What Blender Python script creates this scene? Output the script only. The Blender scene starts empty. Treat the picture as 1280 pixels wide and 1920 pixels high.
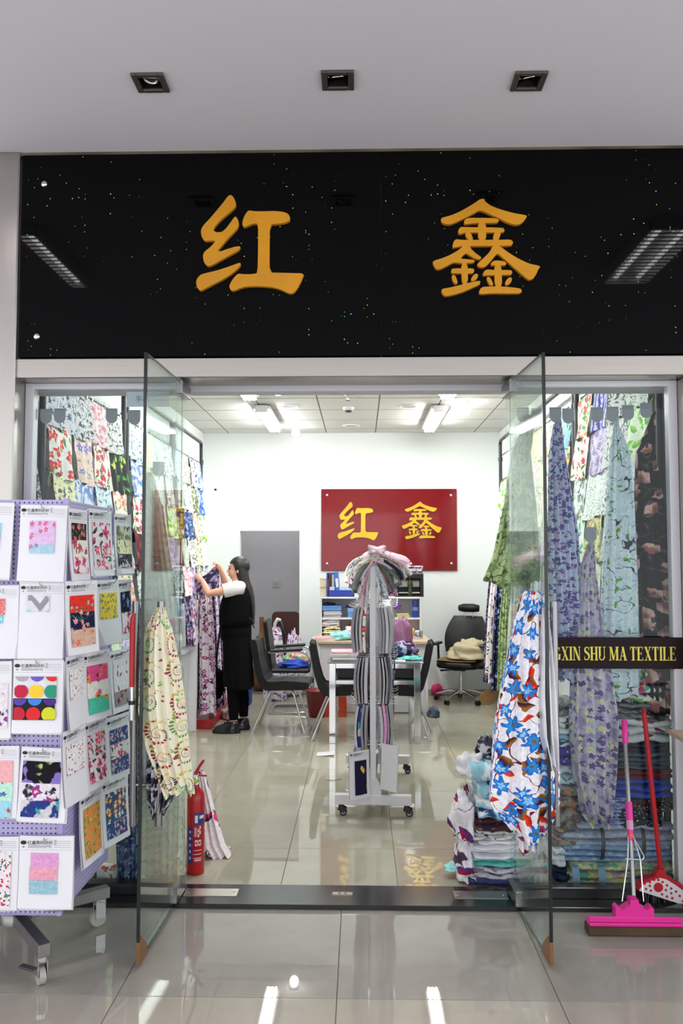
import bpy, bmesh, math, random
from mathutils import Vector, Matrix, noise

# ------------------------------------------------------------------ camera
SC = bpy.context.scene
COL = SC.collection
FPX, CAMZ = 1546.0, 1.69
YAW = math.atan(35 / FPX)
PITCH = math.atan(85 / FPX)
CAM = Vector((0, 0, CAMZ))
FWD = Vector((-math.sin(YAW) * math.cos(PITCH), math.cos(YAW) * math.cos(PITCH), math.sin(PITCH)))
RGT = Vector((math.cos(YAW), math.sin(YAW), 0))
UPV = RGT.cross(FWD)
cd = bpy.data.cameras.new('camera')
cam = bpy.data.objects.new('camera', cd)
COL.objects.link(cam)
cam.location = CAM
cam.rotation_euler = (math.pi / 2 + PITCH, 0, YAW)
cd.sensor_fit = 'VERTICAL'
cd.sensor_height = 24.0
cd.lens = 24.0 * FPX / 1920.0
cd.clip_start = 0.05
SC.camera = cam

# ------------------------------------------------------------------ world and exposure
world = bpy.data.worlds.new('overcast daylight')
SC.world = world
world.use_nodes = True
bg = world.node_tree.nodes['Background']
bg.inputs[0].default_value = (0.93, 0.955, 1.0, 1)
bg.inputs[1].default_value = 2.2
vs = SC.view_settings
vs.view_transform = 'Standard'
vs.look = 'None'
vs.exposure = 0.0
vs.gamma = 1.0
vs.use_curve_mapping = False
SC.cycles.use_denoising = True
SC.cycles.max_bounces = 10
SC.cycles.diffuse_bounces = 4
SC.cycles.glossy_bounces = 5
SC.cycles.transparent_max_bounces = 24
SC.cycles.caustics_reflective = False
SC.cycles.caustics_refractive = False
SC.cycles.sample_clamp_indirect = 6.0

TUBE_STRENGTH = 66.0      # fluorescent tubes inside the shop
BULB_STRENGTH = 36.0      # round ceiling bulbs inside the shop
ARCADE_STRENGTH = 40.0    # louvred tubes in the arcade ceiling

# ------------------------------------------------------------------ pixel helpers (1280 x 1920 frame)
def ray(px, py):
    return RGT * (px - 640) + UPV * (960 - py) + FWD * FPX
def at(px, py, Y):
    d = ray(px, py); return CAM + d * (Y / d.y)
def onz(px, py, z=0.0):
    d = ray(px, py); return CAM + d * ((z - CAMZ) / d.z)
def onx(px, py, x):
    d = ray(px, py); return CAM + d * (x / d.x)

# ------------------------------------------------------------------ mesh helpers
PI = math.pi
class MB:
    """collects shapes and links them as ONE mesh object"""
    def __init__(s):
        s.v = []; s.f = []; s.uv = []; s.sm = []
    def add(s, verts, faces, uvs=None, smooth=False):
        o = len(s.v)
        s.v += [tuple(p) for p in verts]
        for i, f in enumerate(faces):
            s.f.append([o + k for k in f]); s.sm.append(smooth)
            s.uv.append(None if uvs is None else [uvs[k] for k in f])
        return s
    def box(s, c, size, rot=None, bev=0.0):
        cx, cy, cz = c; hx, hy, hz = size[0] / 2, size[1] / 2, size[2] / 2
        b = min(bev, hx * .95, hy * .95, hz * .95)
        R = rot if rot is not None else Matrix.Identity(3)
        V = []; F = []
        if b <= 0:
            for x in (-hx, hx):
                for y in (-hy, hy):
                    for z in (-hz, hz):
                        V.append((x, y, z))
            F = [(0, 1, 3, 2), (4, 6, 7, 5), (0, 4, 5, 1), (2, 3, 7, 6), (0, 2, 6, 4), (1, 5, 7, 3)]
        else:
            idx = {}
            for sx in (-1, 1):
                for sy in (-1, 1):
                    for sz in (-1, 1):
                        for a in range(3):
                            q = [sx * (hx - b), sy * (hy - b), sz * (hz - b)]
                            q[a] = (sx * hx, sy * hy, sz * hz)[a]
                            idx[(sx, sy, sz, a)] = len(V); V.append(tuple(q))
            for a in range(3):
                o1, o2 = [k for k in range(3) if k != a]
                for sg in (-1, 1):
                    loop = []
                    for (p, q) in ((-1, -1), (1, -1), (1, 1), (-1, 1)):
                        k = [0, 0, 0]; k[a] = sg; k[o1] = p; k[o2] = q
                        loop.append(idx[(*k, a)])
                    F.append(loop)
                for p in (-1, 1):
                    for q in (-1, 1):
                        k0 = [0, 0, 0]; k1 = [0, 0, 0]
                        k0[a] = -1; k1[a] = 1; k0[o1] = k1[o1] = p; k0[o2] = k1[o2] = q
                        F.append([idx[(*k0, o1)], idx[(*k0, o2)], idx[(*k1, o2)], idx[(*k1, o1)]])
            for sx in (-1, 1):
                for sy in (-1, 1):
                    for sz in (-1, 1):
                        F.append([idx[(sx, sy, sz, a)] for a in range(3)])
        W = [R @ Vector(p) + Vector(c) for p in V]
        return s.add(W, F)
    def bx(s, x0, x1, y0, y1, z0, z1, bev=0.0):
        return s.box(((x0 + x1) / 2, (y0 + y1) / 2, (z0 + z1) / 2), (abs(x1 - x0), abs(y1 - y0), abs(z1 - z0)), bev=bev)
    def tube(s, path, r, n=10, closed=False, caps=True, smooth=True):
        P = [Vector(p) for p in path]; m = len(P)
        rs = r if isinstance(r, (list, tuple)) else [r] * m
        t0 = (P[1] - P[0]).normalized()
        nrm = t0.orthogonal().normalized()
        V = []; rings = []
        for i in range(m):
            if closed: t = (P[(i + 1) % m] - P[i - 1])
            elif i == 0: t = P[1] - P[0]
            elif i == m - 1: t = P[-1] - P[-2]
            else: t = (P[i + 1] - P[i]).normalized() + (P[i] - P[i - 1]).normalized()
            if t.length < 1e-9: t = t0
            t.normalize()
            nrm = nrm - t * nrm.dot(t)
            if nrm.length < 1e-6: nrm = t.orthogonal()
            nrm.normalize()
            b = t.cross(nrm)
            ring = []
            for k in range(n):
                a = 2 * PI * k / n
                ring.append(len(V)); V.append(P[i] + nrm * (math.cos(a) * rs[i]) + b * (math.sin(a) * rs[i]))
            rings.append(ring)
        F = []
        for i in range(m if closed else m - 1):
            A = rings[i]; B = rings[(i + 1) % m]
            for k in range(n):
                F.append([A[k], A[(k + 1) % n], B[(k + 1) % n], B[k]])
        s.add(V, F, smooth=smooth)
        if caps and not closed:
            s.add([V[k] for k in rings[0]], [list(range(n))[::-1]])
            s.add([V[k] for k in rings[-1]], [list(range(n))])
        return s
    def cyl(s, p0, p1, r, n=16, r2=None):
        return s.tube([p0, p1], [r, r if r2 is None else r2], n)
    def lathe(s, prof, n=24, mat=None, smooth=True):
        M_ = mat if mat is not None else Matrix.Identity(4)
        V = []; F = []
        for (r, z) in prof:
            for k in range(n):
                a = 2 * PI * k / n
                V.append(M_ @ Vector((r * math.cos(a), r * math.sin(a), z)))
        for i in range(len(prof) - 1):
            for k in range(n):
                F.append([i * n + k, i * n + (k + 1) % n, (i + 1) * n + (k + 1) % n, (i + 1) * n + k])
        s.add(V, F, smooth=smooth)
        if prof[0][0] > 1e-5: s.add(V[:n], [list(range(n))[::-1]])
        if prof[-1][0] > 1e-5: s.add(V[-n:], [list(range(n))])
        return s
    def sph(s, c, r, n=16, m=10):
        rx, ry, rz = r if isinstance(r, (tuple, list)) else (r, r, r)
        V = []; F = []
        for i in range(m + 1):
            t = PI * i / m
            for k in range(n):
                a = 2 * PI * k / n
                V.append((c[0] + rx * math.sin(t) * math.cos(a), c[1] + ry * math.sin(t) * math.sin(a), c[2] + rz * math.cos(t)))
        for i in range(m):
            for k in range(n):
                F.append([i * n + k, (i + 1) * n + k, (i + 1) * n + (k + 1) % n, i * n + (k + 1) % n])
        return s.add(V, F, smooth=True)
    def prism(s, poly, org, ux, uy, depth):
        """polygon in the plane (ux, uy) at org, thickness 'depth' along ux x uy"""
        ux = Vector(ux); uy = Vector(uy); w = ux.cross(uy).normalized() * depth; org = Vector(org)
        n = len(poly)
        A = [org + ux * p[0] + uy * p[1] for p in poly]
        B = [q + w for q in A]
        F = [list(range(n))[::-1], list(range(n, 2 * n))]
        for i in range(n):
            F.append([i, (i + 1) % n, n + (i + 1) % n, n + i])
        return s.add(A + B, F)
    def grid(s, nu, nv, fn, uvfn=None, smooth=True, wrapu=False):
        V = []; U = []
        for j in range(nv + 1):
            for i in range(nu + 1):
                u = i / nu; v = j / nv
                V.append(fn(u, v)); U.append(uvfn(u, v) if uvfn else (u, v))
        F = []
        for j in range(nv):
            for i in range(nu):
                a = j * (nu + 1) + i
                F.append([a, a + 1, a + nu + 2, a + nu + 1])
        return s.add(V, F, U, smooth)
    def mesh(s, name, mat, xf=None):
        me = bpy.data.meshes.new(name)
        V = s.v if xf is None else [xf @ Vector(p) for p in s.v]
        me.from_pydata([tuple(p) for p in V], [], s.f)
        me.polygons.foreach_set('use_smooth', s.sm)
        uvl = me.uv_layers.new(name='UVMap')
        flat = []
        for pi, p in enumerate(me.polygons):
            u = s.uv[pi]
            if u is not None:
                for q in u: flat += [q[0], q[1]]
            else:
                nx, ny, nz = (abs(c) for c in p.normal)
                for vi in p.vertices:
                    co = me.vertices[vi].co
                    if nx >= ny and nx >= nz: flat += [co.y, co.z]
                    elif ny >= nz: flat += [co.x, co.z]
                    else: flat += [co.x, co.y]
        uvl.data.foreach_set('uv', flat)
        if mat is not None: me.materials.append(mat)
        return me
    def build(s, name, mat, parent=None, world=False, loc=None, rotz=0.0):
        xf = None
        if world and parent is not None:
            xf = parent.matrix_basis.inverted()
            q = parent.parent
            while q is not None:
                xf = xf @ q.matrix_basis.inverted(); q = q.parent
        o = bpy.data.objects.new(name, s.mesh(name, mat, xf))
        COL.objects.link(o)
        if parent is not None: o.parent = parent
        if loc is not None: o.location = loc
        if rotz: o.rotation_euler = (0, 0, rotz)
        return o

def tag(o, label=None, cat=None, group=None, kind=None):
    if label: o['label'] = label
    if cat: o['category'] = cat
    if group: o['group'] = group
    if kind: o['kind'] = kind
    return o
def thing(name, label, cat, loc=(0, 0, 0), rotz=0.0, group=None, kind=None):
    o = bpy.data.objects.new(name, None)
    o.empty_display_size = 0.05
    COL.objects.link(o)
    o.location = loc; o.rotation_euler = (0, 0, rotz)
    return tag(o, label, cat, group, kind)
def struct(o):
    o['kind'] = 'structure'; return o
def link(name, me, parent=None, loc=(0, 0, 0), rot=None):
    o = bpy.data.objects.new(name, me); COL.objects.link(o)
    if parent is not None: o.parent = parent
    o.location = loc
    if rot is not None: o.rotation_euler = rot
    return o
def copy_tree(o, parent=None):
    c = o.copy(); COL.objects.link(c)
    if parent is not None: c.parent = parent
    for ch in [q for q in o.children]: copy_tree(ch, c)
    return c
def shrot(ax, ang):
    return Matrix.Rotation(ang, 3, ax)
def arc(c, r, a0, a1, n, ux, uy):
    c = Vector(c); ux = Vector(ux); uy = Vector(uy)
    return [c + ux * (r * math.cos(a0 + (a1 - a0) * i / n)) + uy * (r * math.sin(a0 + (a1 - a0) * i / n)) for i in range(n + 1)]
def bend(path, r, n=5):
    """round the inner corners of a polyline"""
    P = [Vector(p) for p in path]; out = [P[0]]
    for i in range(1, len(P) - 1):
        a = (P[i - 1] - P[i]); b = (P[i + 1] - P[i])
        k = min(r, a.length * .48, b.length * .48)
        p0 = P[i] + a.normalized() * k; p1 = P[i] + b.normalized() * k
        for j in range(n + 1):
            t = j / n
            out.append(p0 * (1 - t) ** 2 + P[i] * (2 * t * (1 - t)) + p1 * t ** 2)
    out.append(P[-1])
    return out
def nz(x, y, z=0.0):
    return noise.noise(Vector((x, y, z)))

# ------------------------------------------------------------------ materials
def lin(c):
    out = []
    for q in c[:3]:
        q = q / 255.0
        out.append(q / 12.92 if q <= 0.04045 else ((q + 0.055) / 1.055) ** 2.4)
    return (*out, 1.0)
class NT:
    def __init__(s, name):
        s.m = bpy.data.materials.new(name); s.m.use_nodes = True
        s.t = s.m.node_tree; s.t.nodes.clear()
        s.out = s.t.nodes.new('ShaderNodeOutputMaterial')
    def node(s, typ, props=None, **ins):
        n = s.t.nodes.new(typ)
        for k, v in (props or {}).items(): setattr(n, k, v)
        for k, v in ins.items():
            key = int(k[1:]) if k[0] == '_' and k[1:].isdigit() else k.replace('_', ' ')
            s.set(n.inputs[key], v)
        return n
    def set(s, sock, v):
        if isinstance(v, bpy.types.NodeSocket): s.t.links.new(v, sock)
        elif isinstance(v, bpy.types.Node): s.t.links.new(v.outputs[0], sock)
        else: sock.default_value = v
    def math(s, op, a, b=None, c=None, clamp=False):
        n = s.t.nodes.new('ShaderNodeMath'); n.operation = op; n.use_clamp = clamp
        s.set(n.inputs[0], a)
        if b is not None: s.set(n.inputs[1], b)
        if c is not None: s.set(n.inputs[2], c)
        return n.outputs[0]
    def vmath(s, op, a, b=None):
        n = s.t.nodes.new('ShaderNodeVectorMath'); n.operation = op
        s.set(n.inputs[0], a)
        if b is not None: s.set(n.inputs[1], b)
        return n.outputs[0]
    def step(s, x, lo, hi):
        n = s.t.nodes.new('ShaderNodeMapRange'); n.interpolation_type = 'SMOOTHSTEP'
        s.set(n.inputs[0], x); s.set(n.inputs[1], lo); s.set(n.inputs[2], hi)
        return n.outputs[0]
    def mix(s, f, a, b):
        n = s.t.nodes.new('ShaderNodeMix'); n.data_type = 'RGBA'
        s.set(n.inputs[0], f); s.set(n.inputs[6], a); s.set(n.inputs[7], b)
        return n.outputs[2]
    def bsdf(s, **k):
        n = s.t.nodes.new('ShaderNodeBsdfPrincipled')
        for a, v in k.items(): s.set(n.inputs[a.replace('_', ' ')], v)
        s.t.links.new(n.outputs[0], s.out.inputs[0])
        return n
def basic(name, col, rough=0.5, metal=0.0, spec=0.5, bump=0.0, bscale=200.0, vary=0.0, coat=0.0, sub=None):
    t = NT(name); c = lin(col)
    kw = dict(Base_Color=c, Roughness=rough, Metallic=metal)
    if vary or bump:
        tc = t.node('ShaderNodeTexCoord')
        no = t.node('ShaderNodeTexNoise', None, Vector=tc.outputs['Object'], Scale=bscale, Detail=3.0)
    if vary:
        n2 = t.node('ShaderNodeTexNoise', None, Vector=tc.outputs['Object'], Scale=3.0, Detail=4.0)
        f = t.step(n2.outputs[0], 0.3, 0.7)
        kw['Base_Color'] = t.mix(f, tuple(q * (1 - vary) for q in c[:3]) + (1,), tuple(min(1, q * (1 + vary * .6)) for q in c[:3]) + (1,))
    b = t.bsdf(**kw)
    b.inputs['Specular IOR Level'].default_value = spec
    if coat: b.inputs['Coat Weight'].default_value = coat
    if bump:
        bn = t.node('ShaderNodeBump', None, Strength=bump, Distance=0.002, Height=no.outputs[0])
        t.set(b.inputs['Normal'], bn.outputs[0])
    return t.m
def emit(name, col, strength):
    t = NT(name)
    e = t.node('ShaderNodeEmission', None, Color=(*col, 1), Strength=strength)
    t.t.links.new(e.outputs[0], t.out.inputs[0]); return t.m
def glass_mat(name, tint, refl=1.0, ior=1.5):
    """a clear pane: Fresnel mirror over tinted transmission, so lamp light passes through it"""
    t = NT(name)
    fr = t.node('ShaderNodeFresnel', None, IOR=ior)
    f = t.math('MULTIPLY', fr.outputs[0], refl, clamp=True)
    tr = t.node('ShaderNodeBsdfTransparent', None, Color=(*tint, 1))
    gl = t.node('ShaderNodeBsdfGlossy', None, Color=(1, 1, 1, 1), Roughness=0.0)
    mx = t.node('ShaderNodeMixShader', None, _0=f, _1=tr.outputs[0], _2=gl.outputs[0])
    t.t.links.new(mx.outputs[0], t.out.inputs[0]); return t.m

def brushed(name, col, rough=0.3, axis=0):
    t = NT(name)
    tc = t.node('ShaderNodeTexCoord')
    sc = [400.0, 400.0, 400.0]; sc[axis] = 2.0
    mp = t.node('ShaderNodeMapping', None, Vector=tc.outputs['Object'], Scale=tuple(sc))
    no = t.node('ShaderNodeTexNoise', None, Vector=mp.outputs[0], Scale=1.0, Detail=3.0)
    r = t.math('MULTIPLY_ADD', no.outputs[0], 0.18, rough - 0.08)
    c = lin(col)
    bc = t.mix(no.outputs[0], tuple(q * .85 for q in c[:3]) + (1,), c)
    t.bsdf(Base_Color=bc, Metallic=1.0, Roughness=r)
    return t.m
def floor_mat(name, col, col2, rough, scale=2.2):
    t = NT(name)
    tc = t.node('ShaderNodeTexCoord')
    ge = t.node('ShaderNodeNewGeometry')
    oi = t.node('ShaderNodeObjectInfo')
    n1 = t.node('ShaderNodeTexNoise', None, Vector=ge.outputs['Position'], Scale=scale, Detail=6.0, Roughness=0.6)
    f = t.step(n1.outputs[0], 0.3, 0.7)
    c = t.mix(f, lin(col), lin(col2))
    k = t.math('MULTIPLY_ADD', oi.outputs['Random'], 0.07, 0.965)
    c = t.vmath('SCALE', c); t.set(c.node.inputs['Scale'], k)
    n2 = t.node('ShaderNodeTexNoise', None, Vector=ge.outputs['Position'], Scale=9.0, Detail=3.0)
    rr = t.math('MULTIPLY_ADD', n2.outputs[0], 0.010, rough - 0.005)
    b = t.bsdf(Base_Color=c, Roughness=rr)
    b.inputs['Specular IOR Level'].default_value = 0.55
    return t.m

M = {}
M['tile_out'] = floor_mat('grey beige porcelain', (148, 143, 135), (162, 156, 147), 0.013)
M['tile_in'] = floor_mat('cream porcelain', (168, 163, 146), (180, 175, 158), 0.012)
M['tile_edge'] = floor_mat('pale beige porcelain', (166, 158, 146), (178, 170, 158), 0.014)
M['grout'] = basic('tile joint', (96, 90, 82), .8)
M['granite'] = basic('black granite', (40, 42, 42), .16, vary=.3, bscale=300)
M['plaster'] = basic('white ceiling paint', (212, 209, 215), .85, bump=.15, bscale=120, spec=.2)
M['wallpaint'] = basic('white wall paint', (236, 240, 238), .8, bump=.1, bscale=90, spec=.25)
M['ceilboard'] = basic('white ceiling board', (226, 225, 218), .85, bump=.35, bscale=260, spec=.2)
M['steel'] = brushed('brushed stainless', (186, 180, 173), .30, 0)
M['steelv'] = brushed('brushed stainless upright', (186, 180, 174), .30, 2)
M['handle'] = brushed('brushed steel bar', (150, 148, 148), .24, 2)
M['chrome'] = basic('chrome', (222, 222, 224), .07, 1.0)
M['dullmetal'] = basic('grey painted metal', (120, 120, 124), .4, .7)
M['glass'] = glass_mat('greenish plate glass', (.90, .955, .935), .5)
M['glassclear'] = glass_mat('plate glass', (.93, .965, .955), .3)
M['glassedge'] = basic('green glass edge', (10, 24, 23), .15)
M['white'] = basic('white enamel', (225, 223, 228), .35)
M['black'] = basic('black plastic', (13, 13, 15), .4)
M['blackpipe'] = basic('black pipe', (22, 23, 25), .4)
M['leather'] = basic('black leather', (11, 11, 12), .42, spec=.35, bump=.35, bscale=160)
M['gold'] = basic('gold acrylic', (205, 140, 22), .3, vary=.12, spec=.4)
M['goldbright'] = basic('bright gold foil', (232, 178, 40), .25, .35, vary=.15)
M['redsign'] = basic('red lacquer panel', (116, 8, 15), .08, spec=.5)
M['grey'] = basic('grey plastic', (150, 150, 156), .5)
M['darkgrey'] = basic('dark grey', (62, 62, 66), .5)
M['brown_card'] = basic('brown packing tape', (124, 88, 54), .55, vary=.2)
M['tube'] = emit('lit fluorescent tube', (.97, 1.0, .97), TUBE_STRENGTH)
M['bulb_lobby_added'] = emit('added lobby fill bulb', (1.0, .98, 1.0), 260.0)  # for the out-of-view bulb added to light the lobby
M['bulb'] = emit('lit bulb', (1.0, .98, 1.0), BULB_STRENGTH)
M['arcade_tube'] = emit('lit arcade tube', (1.0, .98, .95), ARCADE_STRENGTH)

def sparkle_black():
    t = NT('black glass with glitter')
    tc = t.node('ShaderNodeTexCoord')
    vo = t.node('ShaderNodeTexVoronoi', {'feature': 'F1'}, Vector=tc.outputs['Object'], Scale=62.0)
    rnd = t.node('ShaderNodeSeparateColor', None, _0=vo.outputs['Color'])
    near = t.math('LESS_THAN', vo.outputs['Distance'], 0.16)
    few = t.math('GREATER_THAN', rnd.outputs[0], 0.89)
    cover = t.node('ShaderNodeTexNoise', None, Vector=tc.outputs['Object'], Scale=1.6, Detail=1.0)
    patch = t.step(cover.outputs[0], .42, .6)
    k = t.math('MULTIPLY', t.math('MULTIPLY', near, few), patch)
    hue = t.node('ShaderNodeCombineColor', {'mode': 'HSV'}, _0=rnd.outputs[1], _1=.85, _2=.9)
    col = t.mix(k, (.0016, .0016, .0019, 1), hue.outputs[0])
    b = t.bsdf(Base_Color=col, Roughness=.03)
    b.inputs['Specular IOR Level'].default_value = 0.11
    return t.m
M['fascia'] = sparkle_black()

# ------------------------------------------------------------------ main dimensions (metres)
YF = 4.06                   # face of the shop front
YG = 4.19                   # plane of the fixed glass
YB = 10.28                  # back wall
XL, XR = -1.97, 1.735       # shop side walls
ZC = 3.25                   # shop ceiling
ZA = 3.74                   # arcade ceiling
ZS0, ZS1 = 2.685, 3.735     # sign board
ZT = 2.585                  # underside of the transom
JL, JR = -1.72, 1.60        # opening between the steel jambs
HL, HR = -0.895, 0.745      # door hinges
# ================================================================== SETTING
# ---- floors: every tile is a piece of its own on a dark joint bed
fo = struct(MB().bx(-5.1, 5.1, -3.0, YF + .02, -.06, -.004).build('floor_arcade', M['grout']))
fi = struct(MB().bx(XL - .06, XR + .06, YF + .24, YB + 1.7, -.06, -.004).build('floor', M['grout']))
def tiles(parent, xs, ys, mat, name='tile'):
    cache = {}
    for i in range(len(xs) - 1):
        for j in range(len(ys) - 1):
            w = round(xs[i + 1] - xs[i], 3); d = round(ys[j + 1] - ys[j], 3)
            if (w, d) not in cache:
                cache[(w, d)] = MB().box((0, 0, -.004), (w - .003, d - .003, .008), bev=.0012).mesh(name, mat)
            link(name, cache[(w, d)], parent, ((xs[i] + xs[i + 1]) / 2, (ys[j] + ys[j + 1]) / 2, 0))
S = .85
tiles(fo, [-.092 + S * k for k in range(-5, 6)], [YF - .80, YF + .02], M['tile_out'])
tiles(fo, [-.092 + S * k for k in range(-5, 6)], [YF - .80 - S * k for k in range(7, -1, -1)], M['tile_edge'])
tiles(fi, [XL] + [-1.62 + .604 * k for k in range(0, 6)] + [XR], [YF + .24] + [4.89 + .597 * k for k in range(0, 10)], M['tile_in'])

# ---- threshold, steel portal, plinths under the fixed glass
struct(MB().bx(JL - .05, JR + .05, YF - .005, YF + .24, -.01, .022, .003).build('trim_1', M['granite']))
tr = struct(MB().bx(JL - .02, JR + .2, YF - .012, YF + .27, ZT, ZS0, .004).build('trim_2', M['steel']))
MB().bx(JL, JR, YF + .19, YF + .30, ZT - .03, ZT + .01, .002).build('plaster_lip', M['plaster'], tr)
for k, (x0, x1) in enumerate(((JL - .16, JL), (JR, JR + .3))):
    struct(MB().bx(x0, x1, YF - .03, YF + .27, 0, ZA if k == 0 else ZT, .006).build('trim_%d' % (3 + k), M['steelv']))
for k, (x0, x1) in enumerate(((JL, HL), (HR, JR))):
    struct(MB().bx(x0, x1, YG - .035, YG + .035, .022, .075, .003).build('trim_%d' % (5 + k), M['granite']))
# shop-front wall behind the sign and around it
struct(MB().bx(-5.1, JL - .16, YF, YF + .25, 0, ZA).build('wall_front_west', M['plaster']))
struct(MB().bx(JR + .3, 5.1, YF, YF + .25, 0, ZA).build('wall_front_east', M['plaster']))
struct(MB().bx(JL - .16, JR + .3, YF + .03, YF + .25, ZS0 - .02, ZA).build('wall_front', M['plaster']))
# ---- arcade ceiling (with wells for the three downlights)
cells = []
DL = [tuple(onz(px_, py_, ZA))[:2] for px_, py_ in ((282, 153), (633, 148.5), (991, 150))]
def plate_with_holes(mb, x0, x1, y0, y1, z0, z1, holes):
    xs = sorted({x0, x1} | {h[0] for h in holes} | {h[1] for h in holes})
    ys = sorted({y0, y1} | {h[2] for h in holes} | {h[3] for h in holes})
    for i in range(len(xs) - 1):
        for j in range(len(ys) - 1):
            cx = (xs[i] + xs[i + 1]) / 2; cy = (ys[j] + ys[j + 1]) / 2
            if any(h[0] < cx < h[1] and h[2] < cy < h[3] for h in holes): continue
            mb.bx(xs[i], xs[i + 1], ys[j], ys[j + 1], z0, z1)
q = .046
mb = MB(); plate_with_holes(mb, -5.1, 5.1, -3.0, YF + .25, ZA, ZA + .14, [(x - q, x + q, y - q, y + q) for x, y in DL])
struct(mb.build('ceiling_arcade', M['plaster']))
# ---- shop walls, back wall with the doorway, lobby behind it
DW0, DW1, DWZ = -1.50, -.757, 2.02
struct(MB().bx(XL - .12, XL, YF + .25, YB + 1.7, 0, ZC + .3).build('wall_left', M['wallpaint']))
struct(MB().bx(XR, XR + .12, YF + .25, YB + 1.7, 0, ZC + .3).build('wall_right', M['wallpaint']))
mb = MB().bx(XL, DW0, YB, YB + .12, 0, ZC + .1).bx(DW1, XR, YB, YB + .12, 0, ZC + .1).bx(DW0, DW1, YB, YB + .12, DWZ, ZC + .1)
struct(mb.build('wall_back', M['wallpaint']))
struct(MB().bx(XL, XR, YB + 1.5, YB + 1.62, 0, ZC + .1).build('wall_lobby', basic('lobby wall', (214, 211, 216), .8)))
struct(MB().bx(DW0 - .35, DW0 - .25, YB + .12, YB + 1.5, 0, ZC).build('wall_lobby_side', M['wallpaint']))
struct(MB().bx(DW1, XR, YB - .012, YB, 0, .07, .003).build('baseboard_back', basic('tile skirting', (176, 168, 150), .2)))
# ---- suspended ceiling: boards on a grid
cg = struct(MB().bx(XL, XR, YF + .25, YB + 1.6, ZC + .0022, ZC + .03).build('ceiling', basic('ceiling grid', (112, 110, 100), .7)))
xs = [XL, -1.65, -1.036, -.422, .192, .806, 1.42, XR]
ys = [YF + .26] + [8.02 + .64 * k for k in range(-5, 4)] + [YB]
cache = {}
for i in range(len(xs) - 1):
    for j in range(len(ys) - 1):
        w = round(xs[i + 1] - xs[i], 3); d = round(ys[j + 1] - ys[j], 3)
        if (w, d) not in cache:
            cache[(w, d)] = MB().box((0, 0, 0), (w - .014, d - .026, .0016), bev=.0004).mesh('ceiling_board', M['ceilboard'])
        link('ceiling_board', cache[(w, d)], cg, ((xs[i] + xs[i + 1]) / 2, (ys[j] + ys[j + 1]) / 2, ZC + .0012))

# ---- fixed glass beside the doors
for k, (x0, x1) in enumerate(((JL, HL - .02), (HR + .02, JR))):
    w = thing('window_%d' % (k + 1), 'fixed clear glass panel beside the open doorway' if k == 0 else 'fixed clear glass panel carrying the lettered band', 'window', ((x0 + x1) / 2, YG, .075), kind='structure')
    MB().bx(x0 + .012, x1, YG - .006, YG + .006, .072, ZT - .005).build('pane', M['glassclear'], w, True)
    e = x1 if k == 0 else x0
    MB().bx(e - .0012, e + .0012, YG - .007, YG + .007, .075, ZT - .005).build('glass_edge', M['glassedge'], w, True)
    b = MB()
    xo = x0 if k == 0 else x1
    sgn = 1 if k == 0 else -1
    b.bx(xo, xo + sgn * .045, YG - .03, YG + .03, .075, ZT, .003)
    b.build('glazing_bead', M['white'], w, True)
    MB().bx(x0, x1, YG - .02, YG + .02, ZT - .03, ZT, .002).build('top_channel', M['white'], w, True)

# ---- the two glass doors, swung out towards the arcade
def door(n, hinge, tip, name_side):
    """hinge and tip are floor points; the leaf runs between them"""
    hv = Vector((hinge[0], hinge[1], 0)); d = Vector((tip[0] - hinge[0], tip[1] - hinge[1], 0)); L = d.length
    ang = math.atan2(d.y, d.x)
    t = thing('door_%d' % n, 'open glass door leaf with steel bar handles and ' + name_side, 'door', (hv.x, hv.y, 0), ang, kind='structure')
    z0, z1 = .018, ZT - .02
    MB().bx(0.01, L - .006, -.007, .007, z0, z1).build('pane', M['glass'], t)
    MB().bx(L - .006, L, -.0072, .0072, z0, z1).bx(0.01, L, -.006, .006, z0 - .003, z0).bx(.01, L, -.006, .006, z1, z1 + .003).build('glass_edge', M['glassedge'], t)
    MB().bx(-.03, .15, -.017, .017, .026, .096, .003).build('patch_fitting', M['handle'], t)
    MB().bx(-.03, .15, -.017, .017, z1 - .062, z1 + .006, .003).build('patch_fitting', M['handle'], t)
    for sg in (-1, 1):
        b = MB().cyl((L - .09, sg * .055, 1.50 - .95), (L - .09, sg * .055, 1.50), .0165, 18)
        for z in (.72, 1.33): b.cyl((L - .09, sg * .005, z), (L - .09, sg * .05, z), .010, 12)
        b.build('pull_handle', M['handle'], t)
    MB().prism([(L + .004, z0 - .004), (L - .125, z0 - .004), (L - .10, .06), (L - .02, .125), (L + .004, .10)], (0, .0075, 0), (1, 0, 0), (0, 0, 1), .015).build('corner_tape', M['brown_card'], t)
    return t, ang, L
TIPL = onz(258, 1812, .01); TIPR = onz(1034, 1812, .01)
doorL, angL, lenL = door(1, (HL, YG), (TIPL.x, TIPL.y), 'a cream spiral fabric over one handle')
doorR, angR, lenR = door(2, (HR, YG), (TIPR.x, TIPR.y), 'a blue flower fabric over one handle')
def on_door(side, s, off, z):
    """point at distance s from the hinge, off metres towards the middle of the doorway"""
    h, a = ((HL, angL), (HR, angR))[side]
    d = Vector((math.cos(a), math.sin(a), 0)); n = Vector((-d.y, d.x, 0)) * (1 if side == 0 else -1)
    if n.x * (1 if side == 0 else -1) < 0: n = -n
    return Vector((h, YG, 0)) + d * s + n * off + Vector((0, 0, z))
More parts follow.
